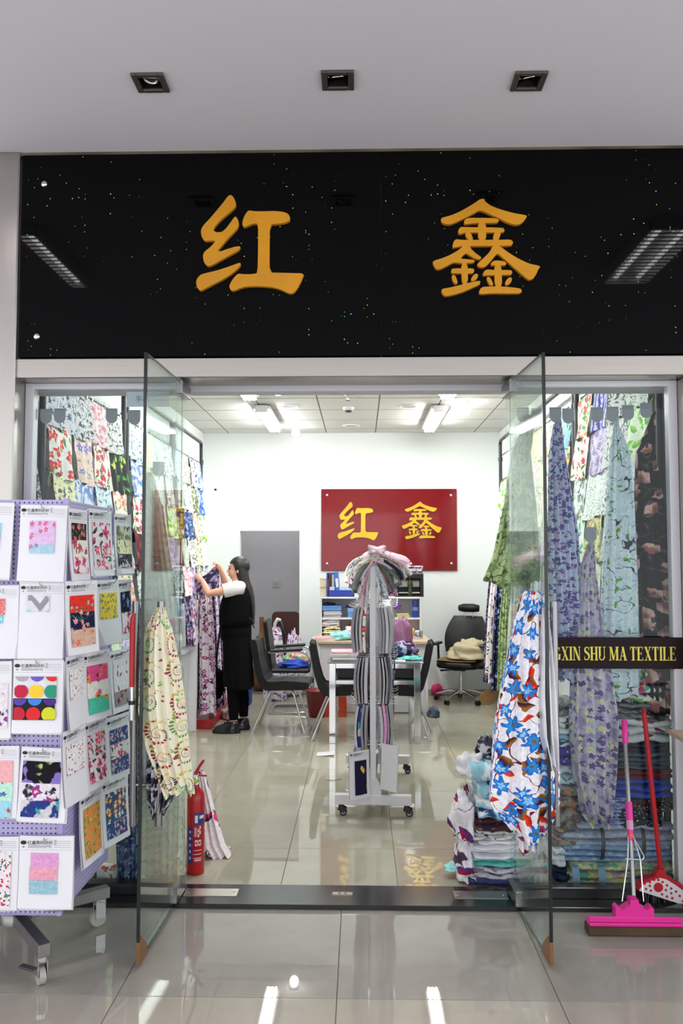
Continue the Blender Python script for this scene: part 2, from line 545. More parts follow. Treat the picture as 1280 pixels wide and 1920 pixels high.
# floor spring covers and the lock keep in the threshold
for k, (x0, x1) in enumerate(((HL + .02, HL + .285), (HR - .285, HR - .02))):
    t = thing('floor_spring_cover', 'steel floor spring cover plate under the hinge of ' + ('the door with the cream fabric' if k == 0 else 'the door with the blue flower fabric'), 'plate', ((x0 + x1) / 2, YG, .022))
    MB().bx(x0, x1, YG - .045, YG + .045, .020, .025, .001).build('plate', M['steel'], t, True)
    for x in (x0 + .02, x1 - .02): MB().cyl((x, YG, .024), (x, YG, .027), .006, 10).build('screw', M['chrome'], t, True)
t = thing('lock_keep', 'small steel lock keep set in the black threshold', 'plate', (-.085, YG, .022))
MB().bx(-.14, -.04, YG - .016, YG + .016, .020, .025, .001).build('plate', M['steel'], t, True)
MB().cyl((-.105, YG, .0245), (-.105, YG, .026), .007, 10).cyl((-.075, YG, .0245), (-.075, YG, .026), .007, 10).build('bolt_hole', M['black'], t, True)

# ---- sign board over the door
SEAM = at(714, 480, YF - .03).x
for k, (x0, x1) in enumerate(((JL + .012, SEAM), (SEAM, JR + .3))):
    t = thing('shop_sign', 'black glittering glass sign panel carrying the gold character ' + ('made of two separate halves' if k == 0 else 'built of three stacked gold signs'), 'sign', ((x0 + x1) / 2, YF, ZS0))
    pn_ = MB().bx(x0 + .0015, x1 - .0015, YF - .028, YF + .005, ZS0 + .002, ZS1 - .012, .002).build('panel', M['fascia'], t, True)
    if k == 0:
        for (px, py) in ((83, 345), (69, 631)):
            p = at(px, py, YF - .03)
            MB().lathe([(.016, 0), (.016, .004), (.010, .008), (0, .009)], 16, Matrix.Translation(p) @ Matrix.Rotation(PI / 2, 4, 'X')).build('screw_cap', M['chrome'], pn_, True)
struct(MB().bx(JL, JR + .3, YF - .02, YF + .01, ZS1 - .012, ZA + .002).build('trim_7', basic('dirty mastic', (92, 82, 62), .8, vary=.5)))

HONG = [
 [(425,45),(400,60),(345,135),(240,260),(160,345),(142,390),(150,445),(180,488),(235,483),(288,483),(240,540),(175,590),(162,630),(172,690),(210,730),(260,712),(330,670),(420,620),(500,577),(520,548),(515,537),(470,540),(390,565),(330,587),(303,580),(335,540),(400,460),(480,380),(507,335),(500,285),(480,255),(465,255),(440,290),(385,365),(345,400),(300,405),(268,392),(262,375),(280,340),(340,275),(420,210),(478,155),(475,110),(450,60)],
 [(105,850),(98,880),(105,925),(135,962),(165,950),(250,905),(350,855),(430,805),(500,745),(525,710),(518,693),(490,702),(400,735),(290,770),(180,795),(135,812)],
 [(540,300),(560,245),(590,200),(615,195),(650,203),(750,203),(850,200),(930,208),(975,225),(997,262),(990,290),(950,310),(880,322),(800,328),(798,550),(798,788),(900,790),(1000,793),(1128,795),(1110,850),(1070,930),(1030,980),(1000,990),(960,975),(900,945),(810,925),(700,918),(580,920),(520,935),(450,965),(425,950),(413,920),(430,880),(460,835),(500,797),(540,803),(600,805),(650,800),(685,793),(690,550),(690,318),(640,320),(600,335),(565,352),(548,350),(540,330)]]
XIN = [
 [(610,85),(560,120),(480,170),(400,212),(320,245),(240,265),(232,285),(250,315),(290,327),(330,325),(400,295),(470,265),(540,225),(607,188),(700,230),(780,265),(860,305),(920,327),(970,330),(1010,310),(1045,270),(1055,245),(1020,235),(950,225),(870,205),(780,178),(700,145),(650,105),(650,85)],
 [(452,310),(460,285),(480,270),(520,265),(700,267),(780,272),(786,290),(778,308),(740,313),(560,315),(500,322),(465,328)],
 [(585,300),(663,300),(666,490),(590,490)],
 [(397,390),(410,365),(430,352),(470,355),(800,358),(835,372),(842,390),(825,403),(780,405),(470,405),(430,418),(405,418)],
 [(468,400),(515,400),(545,480),(500,480),(470,440)],
 [(742,400),(802,400),(800,435),(785,470),(775,480),(728,480)],
 [(345,530),(355,490),(380,468),(420,475),(490,477),(800,475),(890,472),(915,485),(922,505),(910,525),(880,530),(780,533),(450,535),(390,543),(345,552)],
 [(450,530),(400,575),(330,615),(250,650),(155,678),(160,710),(185,750),(205,760),(250,745),(320,708),(355,690),(400,695),(430,700),(500,697),(545,693),(558,680),(550,668),(480,660),(415,655),(470,600),(500,620),(560,655),(600,665),(620,650),(610,635),(560,600),(520,560),(508,530)],
 [(728,530),(700,590),(650,640),(600,685),(578,712),(590,730),(625,742),(660,730),(700,690),(740,640),(768,608),(790,615),(850,670),(930,740),(1000,800),(1060,850),(1080,857),(1115,845),(1145,800),(1165,750),(1180,735),(1165,722),(1080,705),(980,660),(880,600),(790,530)],
 [(425,690),(488,690),(492,895),(435,910)],
 [(330,775),(335,755),(360,748),(540,747),(552,765),(545,790),(520,797),(360,795),(338,793)],
 [(335,820),(355,808),(372,820),(393,875),(388,895),(370,898),(345,865)],
 [(585,800),(588,825),(570,855),(540,873),(520,865),(525,835),(555,800)],
 [(237,960),(250,942),(300,935),(400,912),(500,885),(605,865),(610,880),(602,903),(540,930),(450,970),(370,995),(290,1013),(265,1008),(245,985)],
 [(705,710),(725,685),(745,672),(830,678),(857,695),(855,712),(840,720),(720,720)],
 [(742,700),(810,700),(818,935),(748,935)],
 [(632,800),(650,770),(680,757),(740,765),(905,763),(914,785),(908,805),(870,810),(720,812),(635,818)],
 [(668,835),(690,828),(710,845),(732,895),(728,912),(708,912),(685,885)],
 [(845,900),(850,870),(880,835),(905,835),(912,855),(900,885),(865,912)],
 [(597,975),(605,950),(620,932),(650,922),(820,920),(960,935),(1000,945),(1005,970),(990,985),(940,988),(720,985),(640,992),(605,992)]]
def smooth_poly(poly):
    n = len(poly); out = []
    for i in range(n):
        a, b = poly[i], poly[(i + 1) % n]
        out.append((a[0] * .78 + b[0] * .22, a[1] * .78 + b[1] * .22))
        out.append((a[0] * .22 + b[0] * .78, a[1] * .22 + b[1] * .78))
    return out
def glyph(strokes, place, back, depth, name, mat, label):
    """place(x, y) -> world point on the board face for crop coordinates"""
    t = None
    allp = [p for s in strokes for p in s]
    cx = sum(p[0] for p in allp) / len(allp); cy = max(p[1] for p in allp)
    t = thing(name, label, 'sign character', place(cx, cy))
    for k, s in enumerate(strokes):
        pts = [place(*p) for p in smooth_poly(s)]
        n = len(pts); mb = MB()
        dz = .0002 * (k % 5)
        A = [p + Vector((0, -depth - dz, 0)) for p in pts]; B = [p.copy() for p in pts]
        mb.add(A + B, [list(range(n))] + [[i, n + i, n + (i + 1) % n, (i + 1) % n] for i in range(n)])
        mb.build('stroke', mat, t, True)
    return t
for st, ox, lab in ((HONG, 350, 'large flat gold character of two halves on the black sign over the doorway'), (XIN, 780, 'large flat gold character of stacked signs on the black sign over the doorway')):
    glyph(st, lambda x, y: at(ox + x / 5.12, 360 + y / 5.12, YF - .029), 0, .022, 'sign_character', M['gold'], lab)

# ---- red sign on the back wall
a = at(602, 917, YB - .02); b_ = at(857, 1070, YB - .02)
t = thing('company_sign', 'glossy red lacquer sign board fixed to the white back wall', 'sign', ((a.x + b_.x) / 2, YB, b_.z))
MB().bx(a.x, b_.x, YB - .024, YB - .004, b_.z, a.z, .002).build('panel', M['redsign'], t, True)
for (px, py) in ((613, 928.5), (845, 928.5), (613, 1057), (846, 1056.5)):
    p = at(px, py, YB - .024)
    MB().lathe([(.018, 0), (.018, .006), (.011, .012), (0, .013)], 16, Matrix.Translation(p) @ Matrix.Rotation(PI / 2, 4, 'X')).cyl(p, p + Vector((0, .023, 0)), .006, 8).build('screw_cap', M['chrome'], t, True)
def red_place(px0, py0, px1, py1, st):
    xs_ = [p[0] for s in st for p in s]; ys_ = [p[1] for s in st for p in s]
    x0, x1, y0, y1 = min(xs_), max(xs_), min(ys_), max(ys_)
    return lambda x, y: at(px0 + (x - x0) / (x1 - x0) * (px1 - px0), py0 + (y - y0) / (y1 - y0) * (py1 - py0), YB - .026)
for st, box, lab in ((HONG, (633, 941, 709, 1013), 'gold character of two halves on the red wall sign'), (XIN, (753, 941, 828, 1011), 'gold character of stacked signs on the red wall sign')):
    glyph(st, red_place(*box, st), 0, .02, 'sign_character', M['goldbright'], lab)

# ================================================================== LAMPS
for k, (x, y) in enumerate(DL):
    t = thing('recessed_downlight', ['unlit square recessed downlight with its lens turned down', 'square recessed downlight with its lamp tilted back, over the middle of the sign', 'square recessed downlight with its lamp tilted, beside the flickering reflection over the stacked character'][k], 'downlight', (x, y, ZA), group='arcade downlights')
    f = MB(); w, i = .070, .045
    for sx in (-1, 1):
        f.bx(sx * i, sx * w, -w, w, -.012, .001, .003); f.bx(-i, i, sx * i, sx * w, -.012, .001, .003)
    f.build('frame', basic('downlight frame', (100, 96, 90), .35, .6) if k == 0 else bpy.data.materials['downlight frame'], t)
    c = MB()
    c.bx(-i - .001, -i, -i, i, -.004, .12).bx(i, i + .001, -i, i, -.004, .12).bx(-i, i, -i - .001, -i, -.004, .12).bx(-i, i, i, i + .001, -.004, .12).bx(-i, i, -i, i, .12, .122)
    c.build('housing', M['black'], t)
    tl = Matrix.Translation((0, 0, .022)) @ Matrix.Rotation((-.15, .55, .5)[k], 4, 'X') @ Matrix.Rotation((.1, -.1, -.2)[k], 4, 'Y')
    r = MB().lathe([(.032, .0), (.037, -.006), (.037, -.011), (.029, -.013), (.027, -.005), (.016, .018), (.013, .04)], 28, tl)
    lr_ = r.build('lamp_ring', M['chrome'], t)
    MB().lathe([(.0, -.002), (.027, -.006)][::-1] + [(.014, .015), (0, .018)], 24, tl).build('lens', basic('lens glass', (140, 135, 110), .1, .8) if k == 0 else bpy.data.materials['lens glass'], lr_)
    MB().cyl(tl @ Vector((-.044, 0, -.006)), tl @ Vector((.044, 0, -.006)), .003, 8).build('gimbal', M['chrome'], lr_)

# louvred fluorescent troffers in the arcade ceiling, left and right of the shop front
for k, x in enumerate((-2.06, 1.92)):
    y0, y1 = 2.15, 3.12
    t = thing('louvre_light', 'louvred fluorescent ceiling light over the ' + ('sample stand side of the arcade' if k == 0 else 'mop side of the arcade'), 'ceiling light', (x, (y0 + y1) / 2, ZA))
    w = .05 if k == 0 else .15
    MB().bx(x - w - .02, x - w, y0, y1, ZA - .07, ZA).bx(x + w, x + w + .02, y0, y1, ZA - .07, ZA).bx(x - w, x + w, y0 - .02, y0, ZA - .07, ZA).bx(x - w, x + w, y1, y1 + .02, ZA - .07, ZA).bx(x - w, x + w, y0, y1, ZA - .006, ZA).build('housing', M['white'], t, True)
    for sx in ((-.08, .08) if k else (0,)):
        MB().cyl((x + sx, y0 + .03, ZA - .04), (x + sx, y1 - .03, ZA - .04), .014, 12).build('tube', M['arcade_tube'], t, True)
    for j in range(15):
        yy = y0 + .04 + (y1 - y0 - .08) * j / 14
        MB().bx(x - w, x + w, yy - .003, yy + .003, ZA - .075, ZA - .066).build('louvre_blade', M['darkgrey'], t, True)

# pendant three-tube fluorescents in the shop
def pendant(x, y0, y1, label):
    zt = ZC - .07
    t = thing('pendant_light', label, 'ceiling light', (x, (y0 + y1) / 2, zt))
    h = MB().bx(x - .088, x + .088, y0 + .01, y1 - .01, zt + .014, zt + .05, .006).bx(x - .062, x + .062, y0 - .02, y0 + .02, zt - .02, zt + .05, .004).bx(x - .062, x + .062, y1 - .02, y1 + .02, zt - .02, zt + .05, .004)
    h.build('housing', M['white'], t, True)
    for sx in (-.042, 0, .042):
        MB().cyl((x + sx, y0 + .02, zt - .008), (x + sx, y1 - .02, zt - .008), .0165, 14).build('tube', M['tube'], t, True)
    for yy in (y0 + .15, y1 - .15):
        MB().cyl((x, yy, zt + .05), (x, yy, ZC), .006, 8).build('hanger', M['black'], t, True)
pendant(-1.0, 8.28, 9.60, 'three-tube fluorescent light hung near the back wall above the doorway')
pendant(.81, 8.32, 9.63, 'three-tube fluorescent light hung near the back wall above the office chair')
pendant(-1.03, 6.34, 7.64, 'three-tube fluorescent light hung midway along the shop on the doorway side')
pendant(.81, 6.34, 7.64, 'three-tube fluorescent light hung midway along the shop on the office chair side')
pendant(-.10, 4.75, 5.95, 'added unseen three-tube light brightening the floor inside the shop front')  # hidden above the transom, added to brighten the floor near the threshold
def bulb(x, y, label):
    t = thing('ceiling_bulb', label, 'light bulb', (x, y, ZC))
    MB().lathe([(.055, 0), (.05, -.02), (.03, -.03)], 20, Matrix.Translation((x, y, ZC))).build('holder', M['white'], t, True)
    MB().lathe([(.028, -.028), (.045, -.05), (.05, -.085), (.04, -.115), (.02, -.13), (0, -.133)], 20, Matrix.Translation((x, y, ZC))).build('globe', M['bulb'], t, True)
bulb(-.765, 9.74, 'lit bulb on the ceiling close to the back wall above the doorway')
p = onz(873, 772, ZC - .1); bulb(p.x, p.y, 'lit bulb on the ceiling beside the back fluorescent light, office chair side')
p = onz(521, 735, ZC - .1); bulb(p.x, p.y, 'lit bulb on the ceiling midway along the shop')
for (px, py, lab) in ((542, 761, 'unlit round downlight in the shop ceiling beside the doorway-side fluorescent'), (765, 761, 'unlit round downlight in the shop ceiling beside the chair-side fluorescent'), (658, 798, 'unlit round downlight in the shop ceiling closest to the back wall')):
    p = onz(px, py, ZC)
    t = thing('round_downlight', lab, 'downlight', p)
    MB().lathe([(.105, .0), (.108, -.004), (.10, -.01), (.075, -.008), (.07, .0)], 28).build('trim_ring', M['white'], t)
    MB().lathe([(.072, -.003), (.05, -.001), (0, -.0005)], 24).build('reflector', basic('frosted reflector', (178, 176, 170), .3, .4), t)
p = onz(653, 764, ZC)
t = thing('smoke_detector', 'white round smoke detector on the shop ceiling', 'detector', p)
MB().lathe([(.058, 0), (.058, -.02), (.045, -.032)], 24).build('body', M['white'], t)
MB().lathe([(.036, -.03), (.036, -.046), (.02, -.052), (0, -.053)], 20).build('sensor', M['darkgrey'], t)
p = onz(652, 741, ZC)
t = thing('sprinkler', 'small ceiling sprinkler head beyond the steel transom', 'sprinkler', p)
MB().lathe([(.03, 0), (.028, -.006), (.01, -.01), (.01, -.05)], 16).build('body', M['chrome'], t)
MB().lathe([(.0, -.05), (.026, -.052), (.026, -.055), (0, -.056)], 16).build('deflector', M['dullmetal'], t)
# ================================================================== PRINTED FABRICS
def fl(scale, size, petals, a, b, centre=None, dens=.8, seed=0): return ('fl', scale, size, petals, a, b, centre, dens, seed)
def sp(scale, size, a, dens=.8, seed=0): return ('fl', scale, size, 0, a, a, None, dens, seed)
def lf(scale, size, a, b, dens=.7, seed=0, asp=.36): return ('lf', scale, size, asp, a, b, dens, seed)
def bl(scale, thr, a, seed=0): return ('bl', scale, thr, a, seed)
def ln(scale, w, a, seed=0): return ('ln', scale, w, a, seed)
def stp(per, duty, a, ang=0.0): return ('st', per, duty, a, ang)
def spi(scale, a, b, seed=0): return ('spi', scale, a, b, seed)
W_ = (238, 236, 232)
PR = {
 'red poppy on white': (W_, [lf(9, .5, (70, 120, 60), (110, 150, 70), .5, 3), fl(8, .52, 4, (205, 30, 45), (230, 70, 80), (240, 200, 60), .8, 1)]),
 'pink blossom': ((238, 226, 228), [fl(17, .5, 5, (220, 110, 140), (235, 160, 180), (200, 60, 90), .75, 2), bl(14, .58, (214, 140, 160), 3)]),
 'ink grey mottled': ((226, 228, 230), [bl(22, .54, (70, 76, 92), 4), bl(34, .6, (140, 146, 160), 6)]),
 'navy sprig': ((224, 226, 232), [fl(15, .45, 5, (40, 50, 110), (90, 100, 160), None, .7, 5), ln(9, .012, (70, 80, 110), 2)]),
 'yellow daisy': ((240, 238, 200), [fl(11, .42, 7, (245, 215, 70), (240, 190, 50), (150, 90, 30), .6, 6), lf(13, .4, (130, 160, 90), (170, 190, 110), .5, 7)]),
 'peach and lilac': ((238, 212, 200), [fl(10, .5, 5, (150, 140, 205), (110, 110, 190), (235, 220, 240), .7, 8), lf(14, .4, (150, 170, 150), (180, 180, 190), .5, 9)]),
 'red rose on cream': ((236, 232, 218), [lf(11, .5, (60, 90, 50), (100, 130, 70), .7, 10), fl(9, .5, 6, (190, 25, 60), (225, 90, 120), (120, 10, 30), .75, 11)]),
 'black with lime flowers': ((16, 20, 18), [lf(9, .55, (50, 130, 40), (90, 170, 60), .8, 12), fl(7, .45, 5, (210, 220, 60), (160, 200, 60), (250, 250, 200), .7, 13)]),
 'pale yellow sprig': ((236, 234, 186), [lf(12, .5, (110, 130, 120), (90, 100, 150), .8, 14), sp(24, .25, (130, 120, 150), .5, 15)]),
 'blue watercolour': ((218, 226, 236), [bl(9, .5, (110, 140, 200), 16), fl(12, .45, 5, (60, 80, 160), (130, 150, 210), None, .6, 17)]),
 'sky blue sprig': ((206, 222, 232), [lf(15, .5, (90, 130, 160), (120, 150, 130), .7, 18), fl(14, .35, 5, (240, 240, 245), (200, 210, 235), (230, 200, 120), .6, 19)]),
 'mint leaf': ((206, 226, 214), [lf(9, .6, (70, 140, 110), (140, 190, 160), .8, 20), fl(9, .36, 5, (230, 150, 170), (240, 200, 210), None, .5, 21)]),
 'lilac mist': ((222, 214, 232), [bl(11, .5, (170, 150, 200), 22), fl(12, .42, 6, (120, 90, 170), (170, 130, 200), (240, 220, 120), .6, 23)]),
 'olive camouflage': ((208, 206, 188), [bl(10, .48, (120, 128, 96), 24), bl(18, .58, (70, 78, 60), 25)]),
 'royal blue wash': ((190, 208, 240), [bl(6, .45, (80, 120, 220), 26), bl(10, .6, (30, 60, 170), 27)]),
 'coral bloom': ((240, 220, 210), [fl(8, .52, 5, (230, 110, 90), (240, 160, 140), (250, 220, 120), .8, 28), lf(11, .45, (100, 140, 110), (150, 170, 120), .6, 29)]),
 'green apple leaf': ((228, 240, 214), [lf(8, .65, (90, 180, 60), (150, 210, 90), .9, 30)]),
 'navy night garden': ((18, 22, 48), [fl(9, .5, 5, (160, 180, 230), (90, 110, 200), (240, 240, 200), .7, 31), lf(12, .4, (60, 90, 90), (40, 70, 100), .7, 32)]),
 'multicolour painterly': ((228, 224, 218), [fl(10, .5, 5, (225, 120, 40), (240, 180, 60), None, .6, 33), fl(12, .5, 4, (60, 150, 70), (110, 180, 90), None, .5, 34), fl(9, .42, 5, (200, 50, 60), (230, 110, 110), None, .4, 35)]),
 'blue violet stripes': ((214, 216, 236), [stp(.09, .5, (84, 70, 180), 0.0), fl(14, .4, 5, (50, 40, 140), (150, 140, 220), None, .6, 36)]),
 'grey vine': ((226, 226, 224), [ln(10, .02, (90, 92, 100), 37), lf(16, .45, (70, 74, 84), (130, 134, 140), .6, 38)]),
 'speckled green on white': ((232, 238, 232), [sp(48, .32, (70, 120, 100), .6, 39), sp(30, .2, (120, 150, 130), .4, 40)]),
 'grey green watercolour': ((222, 230, 222), [bl(8, .52, (140, 160, 130), 41), bl(13, .58, (100, 110, 140), 42), fl(8, .3, 5, (220, 190, 130), (230, 210, 160), None, .4, 43)]),
 'olive brush': ((210, 212, 160), [bl(9, .5, (150, 160, 90), 44), ln(8, .03, (110, 90, 80), 45), bl(12, .6, (210, 150, 140), 46)]),
 'aqua with orange birds': ((150, 200, 222), [lf(8, .6, (225, 110, 50), (240, 190, 80), .7, 47, .5), lf(9, .5, (90, 100, 120), (150, 120, 100), .5, 48)]),
 'purple violet garden': ((196, 204, 230), [fl(13, .58, 5, (70, 60, 150), (110, 90, 180), None, .8, 49), fl(17, .5, 4, (40, 44, 120), (70, 70, 150), None, .7, 50), fl(15, .42, 5, (190, 150, 200), (215, 180, 215), None, .5, 51)]),
 'birch branch': ((214, 226, 232), [fl(13, .42, 5, (170, 200, 226), (190, 214, 234), (150, 180, 210), .7, 52), ln(4.2, .0085, (52, 48, 62), 53), lf(9, .42, (120, 180, 80), (90, 150, 60), .4, 54), lf(13, .42, (36, 34, 46), (60, 50, 60), .8, 55, .10)]),
 'black calla lily': ((18, 18, 24), [ln(3.5, .008, (70, 80, 50), 56), lf(6.2, .62, (222, 176, 178), (150, 90, 100), .75, 57, .62), lf(6.2, .3, (190, 170, 70), (150, 110, 70), .75, 57, .42), lf(9, .4, (54, 60, 66), (80, 70, 80), .5, 58)]),
 'green moss garden': ((176, 196, 142), [bl(7, .5, (120, 146, 88), 59), ln(7, .03, (76, 92, 62), 60), fl(11, .42, 5, (204, 216, 160), (140, 160, 96), (60, 70, 40), .6, 61)]),
 'plum and lemon blossom': ((206, 196, 214), [bl(9, .52, (170, 160, 196), 62), fl(12, .52, 5, (92, 74, 130), (120, 100, 156), None, .65, 63), fl(10, .44, 6, (222, 224, 164), (232, 234, 190), (190, 190, 90), .55, 64)]),
 'blue and rust magnolia': ((238, 236, 242), [ln(4.2, .009, (96, 26, 44), 65), lf(7.5, .62, (64, 20, 40), (150, 100, 24), .55, 66, .42), lf(8.5, .44, (226, 60, 24), (190, 30, 20), .4, 67, .5), fl(6.4, .60, 6, (20, 70, 180), (40, 150, 226), (110, 100, 50), .85, 68), fl(6.4, .24, 5, (200, 226, 250), (120, 190, 240), None, .5, 68)]),
 'cream jewel spiral': ((240, 234, 208), [spi(4.6, (60, 170, 70), (170, 40, 60), 69), sp(22, .3, (150, 60, 80), .16, 70), sp(24, .3, (120, 190, 80), .2, 71)]),
 'dark grey mountain': ((200, 198, 206), [bl(12, .46, (70, 68, 84), 72), bl(20, .56, (24, 24, 34), 73)]),
 'indigo blossom': ((46, 66, 110), [bl(14, .5, (96, 120, 164), 74), fl(16, .5, 5, (190, 204, 224), (140, 160, 200), None, .65, 75)]),
 'navy polka dot': ((26, 32, 54), [sp(34, .2, (226, 226, 232), .7, 76)]),
 'maroon polka dot': ((52, 20, 28), [sp(34, .2, (226, 216, 220), .7, 77)]),
 'blue white pencil': ((206, 216, 236), [ln(26, .05, (60, 90, 180), 78), bl(24, .55, (90, 120, 200), 79)]),
 'grey lilac paisley': ((168, 172, 196), [fl(15, .5, 6, (200, 204, 220), (184, 188, 208), (150, 154, 180), .8, 80), lf(20, .4, (206, 210, 224), (190, 194, 214), .6, 81)]),
 'dusty blue paisley': ((128, 154, 190), [fl(16, .5, 5, (186, 204, 224), (160, 184, 214), None, .7, 82), lf(21, .4, (190, 206, 226), (96, 124, 170), .6, 83)]),
 'lemon and pink peony': ((206, 210, 150), [fl(8, .55, 6, (226, 160, 160), (200, 110, 130), (240, 230, 140), .6, 84), bl(9, .55, (110, 170, 150), 85), bl(10, .6, (180, 150, 200), 86)]),
 'magenta orchid on white': ((234, 234, 232), [lf(7, .6, (70, 180, 150), (140, 200, 60), .5, 87), lf(6, .7, (190, 20, 110), (226, 90, 160), .5, 88, .5)]),
 'grey stone': ((120, 124, 128), [bl(14, .5, (84, 86, 92), 89), bl(24, .56, (160, 160, 156), 90)]),
 'white with ink butterflies': ((226, 228, 230), [lf(9, .5, (28, 26, 36), (90, 40, 70), .45, 91, .3), sp(11, .22, (200, 60, 110), .3, 92), sp(9, .2, (80, 150, 190), .3, 93)]),
 'plain royal blue': ((42, 70, 170), [bl(6, .5, (60, 90, 190), 94)]),
 'plain navy': ((30, 38, 66), [bl(6, .5, (44, 54, 84), 95)]),
 'plain slate': ((70, 84, 104), [bl(6, .5, (88, 100, 118), 96)]),
 'plain maroon': ((110, 30, 44), [bl(6, .5, (134, 44, 58), 97)]),
 'plain teal': ((96, 186, 182), [bl(6, .5, (120, 200, 196), 98)]),
 'plain white': ((232, 232, 236), [bl(6, .5, (222, 222, 228), 99)]),
 'plain aqua': ((140, 214, 212), [bl(6, .5, (160, 224, 220), 100)]),
 'plain blush': ((240, 206, 218), [bl(6, .5, (228, 190, 206), 101)]),
 'brown bandana': ((74, 40, 44), [fl(18, .5, 6, (170, 60, 60), (110, 110, 130), None, .7, 102), bl(20, .54, (40, 36, 52), 103)]),
 'white with aqua smoke': ((232, 236, 238), [bl(5, .5, (150, 200, 216), 104), bl(8, .62, (40, 80, 130), 105)]),
 'white with plum sprays': ((234, 230, 234), [lf(8, .6, (90, 50, 130), (170, 30, 60), .5, 106, .4), ln(5, .01, (80, 60, 80), 107)]),
 'grey snow camouflage': ((196, 194, 204), [bl(9, .5, (116, 112, 126), 108)]),
 'navy fleece': ((44, 48, 92), [bl(40, .5, (64, 70, 120), 109)]),
 'red and rust paisley': ((150, 140, 132), [fl(14, .5, 6, (190, 70, 50), (210, 150, 70), None, .6, 110), bl(18, .52, (96, 96, 104), 111)]),
 'violet planet': ((64, 58, 150), [fl(6, .4, 0, (220, 130, 40), (120, 60, 40), None, .4, 112), sp(30, .2, (230, 220, 230), .3, 113)]),
 'plum night floral': ((56, 40, 70), [fl(11, .55, 5, (210, 170, 210), (150, 70, 140), (240, 220, 220), .75, 114), bl(14, .56, (150, 160, 190), 115)]),
 'white with purple tulips': ((232, 228, 234), [fl(12, .55, 4, (120, 80, 170), (160, 120, 200), None, .7, 116), lf(11, .5, (190, 40, 60), (60, 50, 100), .45, 117)]),
 'magenta floral': ((238, 222, 228), [fl(9, .6, 5, (200, 20, 90), (230, 90, 140), (60, 10, 30), .8, 118), lf(12, .5, (30, 40, 40), (90, 120, 90), .6, 119)]),
 'pink plum blossom on lilac': ((222, 190, 226), [fl(20, .42, 5, (190, 70, 130), (220, 100, 150), (240, 200, 120), .6, 120)]),
 'aqua plum blossom': ((170, 206, 226), [fl(20, .42, 5, (190, 70, 140), (220, 110, 170), (240, 200, 120), .6, 121)]),
 'black rose': ((26, 30, 28), [lf(24, .5, (60, 90, 60), (90, 120, 80), .6, 122), fl(18, .55, 6, (200, 60, 80), (235, 150, 150), (130, 20, 40), .75, 123)]),
 'red with navy flowers': ((222, 52, 40), [fl(17, .5, 4, (40, 40, 100), (220, 200, 170), None, .6, 124), lf(18, .4, (60, 90, 50), (120, 130, 60), .4, 125)]),
 'navy with pink roses': ((20, 28, 62), [fl(16, .5, 6, (226, 120, 140), (240, 190, 190), (180, 40, 60), .6, 126), ln(12, .012, (90, 110, 90), 127)]),
 'tan with coral roses': ((214, 176, 150), [fl(16, .55, 6, (214, 60, 60), (236, 130, 110), None, .6, 128), lf(20, .4, (90, 110, 160), (220, 220, 226), .5, 129)]),
 'yellow paisley': ((236, 206, 44), [lf(22, .5, (90, 130, 140), (120, 150, 90), .8, 130, .45), ln(20, .014, (90, 140, 160), 131)]),
 'pink sunflower': ((222, 80, 140), [fl(12, .55, 12, (240, 180, 30), (230, 130, 30), (70, 40, 20), .5, 132), fl(16, .5, 6, (190, 20, 80), (150, 20, 70), None, .4, 133)]),
 'white sunflower': ((232, 230, 222), [fl(12, .6, 12, (240, 170, 30), (220, 120, 20), (60, 36, 20), .5, 134), fl(14, .5, 6, (190, 20, 90), (220, 80, 130), None, .5, 135)]),
 'teal sunflower': ((80, 196, 168), [fl(11, .62, 12, (245, 180, 30), (225, 120, 20), (70, 40, 16), .6, 136)]),
 'white sparse red sprig': ((230, 230, 232), [lf(18, .5, (190, 40, 50), (90, 110, 160), .35, 137)]),
 'grey red toile': ((150, 150, 150), [fl(14, .5, 4, (180, 40, 40), (110, 60, 60), None, .6, 138)]),
 'white berry dots': ((236, 232, 232), [sp(28, .26, (190, 30, 40), .5, 139), sp(30, .2, (50, 60, 60), .4, 140)]),
 'crimson hibiscus': ((222, 216, 218), [fl(13, .62, 5, (200, 20, 80), (235, 90, 140), (250, 210, 90), .85, 141), lf(16, .5, (40, 50, 60), (110, 130, 110), .5, 142)]),
 'indigo chintz': ((60, 80, 130), [fl(20, .5, 6, (200, 60, 80), (226, 200, 190), (90, 110, 70), .6, 143), lf(24, .5, (140, 160, 190), (200, 210, 220), .7, 144)]),
 'orange garden': ((226, 150, 80), [fl(14, .55, 6, (220, 70, 110), (240, 190, 60), None, .7, 145), lf(15, .5, (70, 140, 70), (120, 170, 80), .8, 146)]),
 'patchwork floral': ((60, 90, 120), [fl(18, .6, 6, (220, 60, 60), (240, 200, 90), (250, 240, 220), .8, 147), fl(22, .5, 5, (90, 160, 200), (240, 240, 240), None, .6, 148)]),
 'black with lavender corner': ((20, 18, 30), [bl(7, .58, (140, 120, 200), 149), bl(9, .66, (170, 200, 120), 150)]),
 'white with jewel flowers': ((232, 222, 228), [fl(9, .6, 5, (90, 80, 190), (200, 40, 80), (250, 230, 210), .6, 151), bl(12, .62, (40, 40, 60), 152)]),
 'blue bokeh': ((40, 60, 130), [bl(8, .5, (210, 208, 212), 153), bl(10, .62, (60, 160, 160), 154)]),
 'pink stars': ((240, 176, 180), [fl(12, .4, 5, (150, 60, 60), (190, 90, 80), None, .5, 155)]),
 'mint stars': ((190, 232, 214), [fl(12, .4, 5, (70, 100, 160), (90, 120, 180), None, .5, 156)]),
 'sky stars': ((160, 214, 232), [fl(12, .4, 5, (180, 70, 60), (190, 90, 80), None, .5, 157)]),
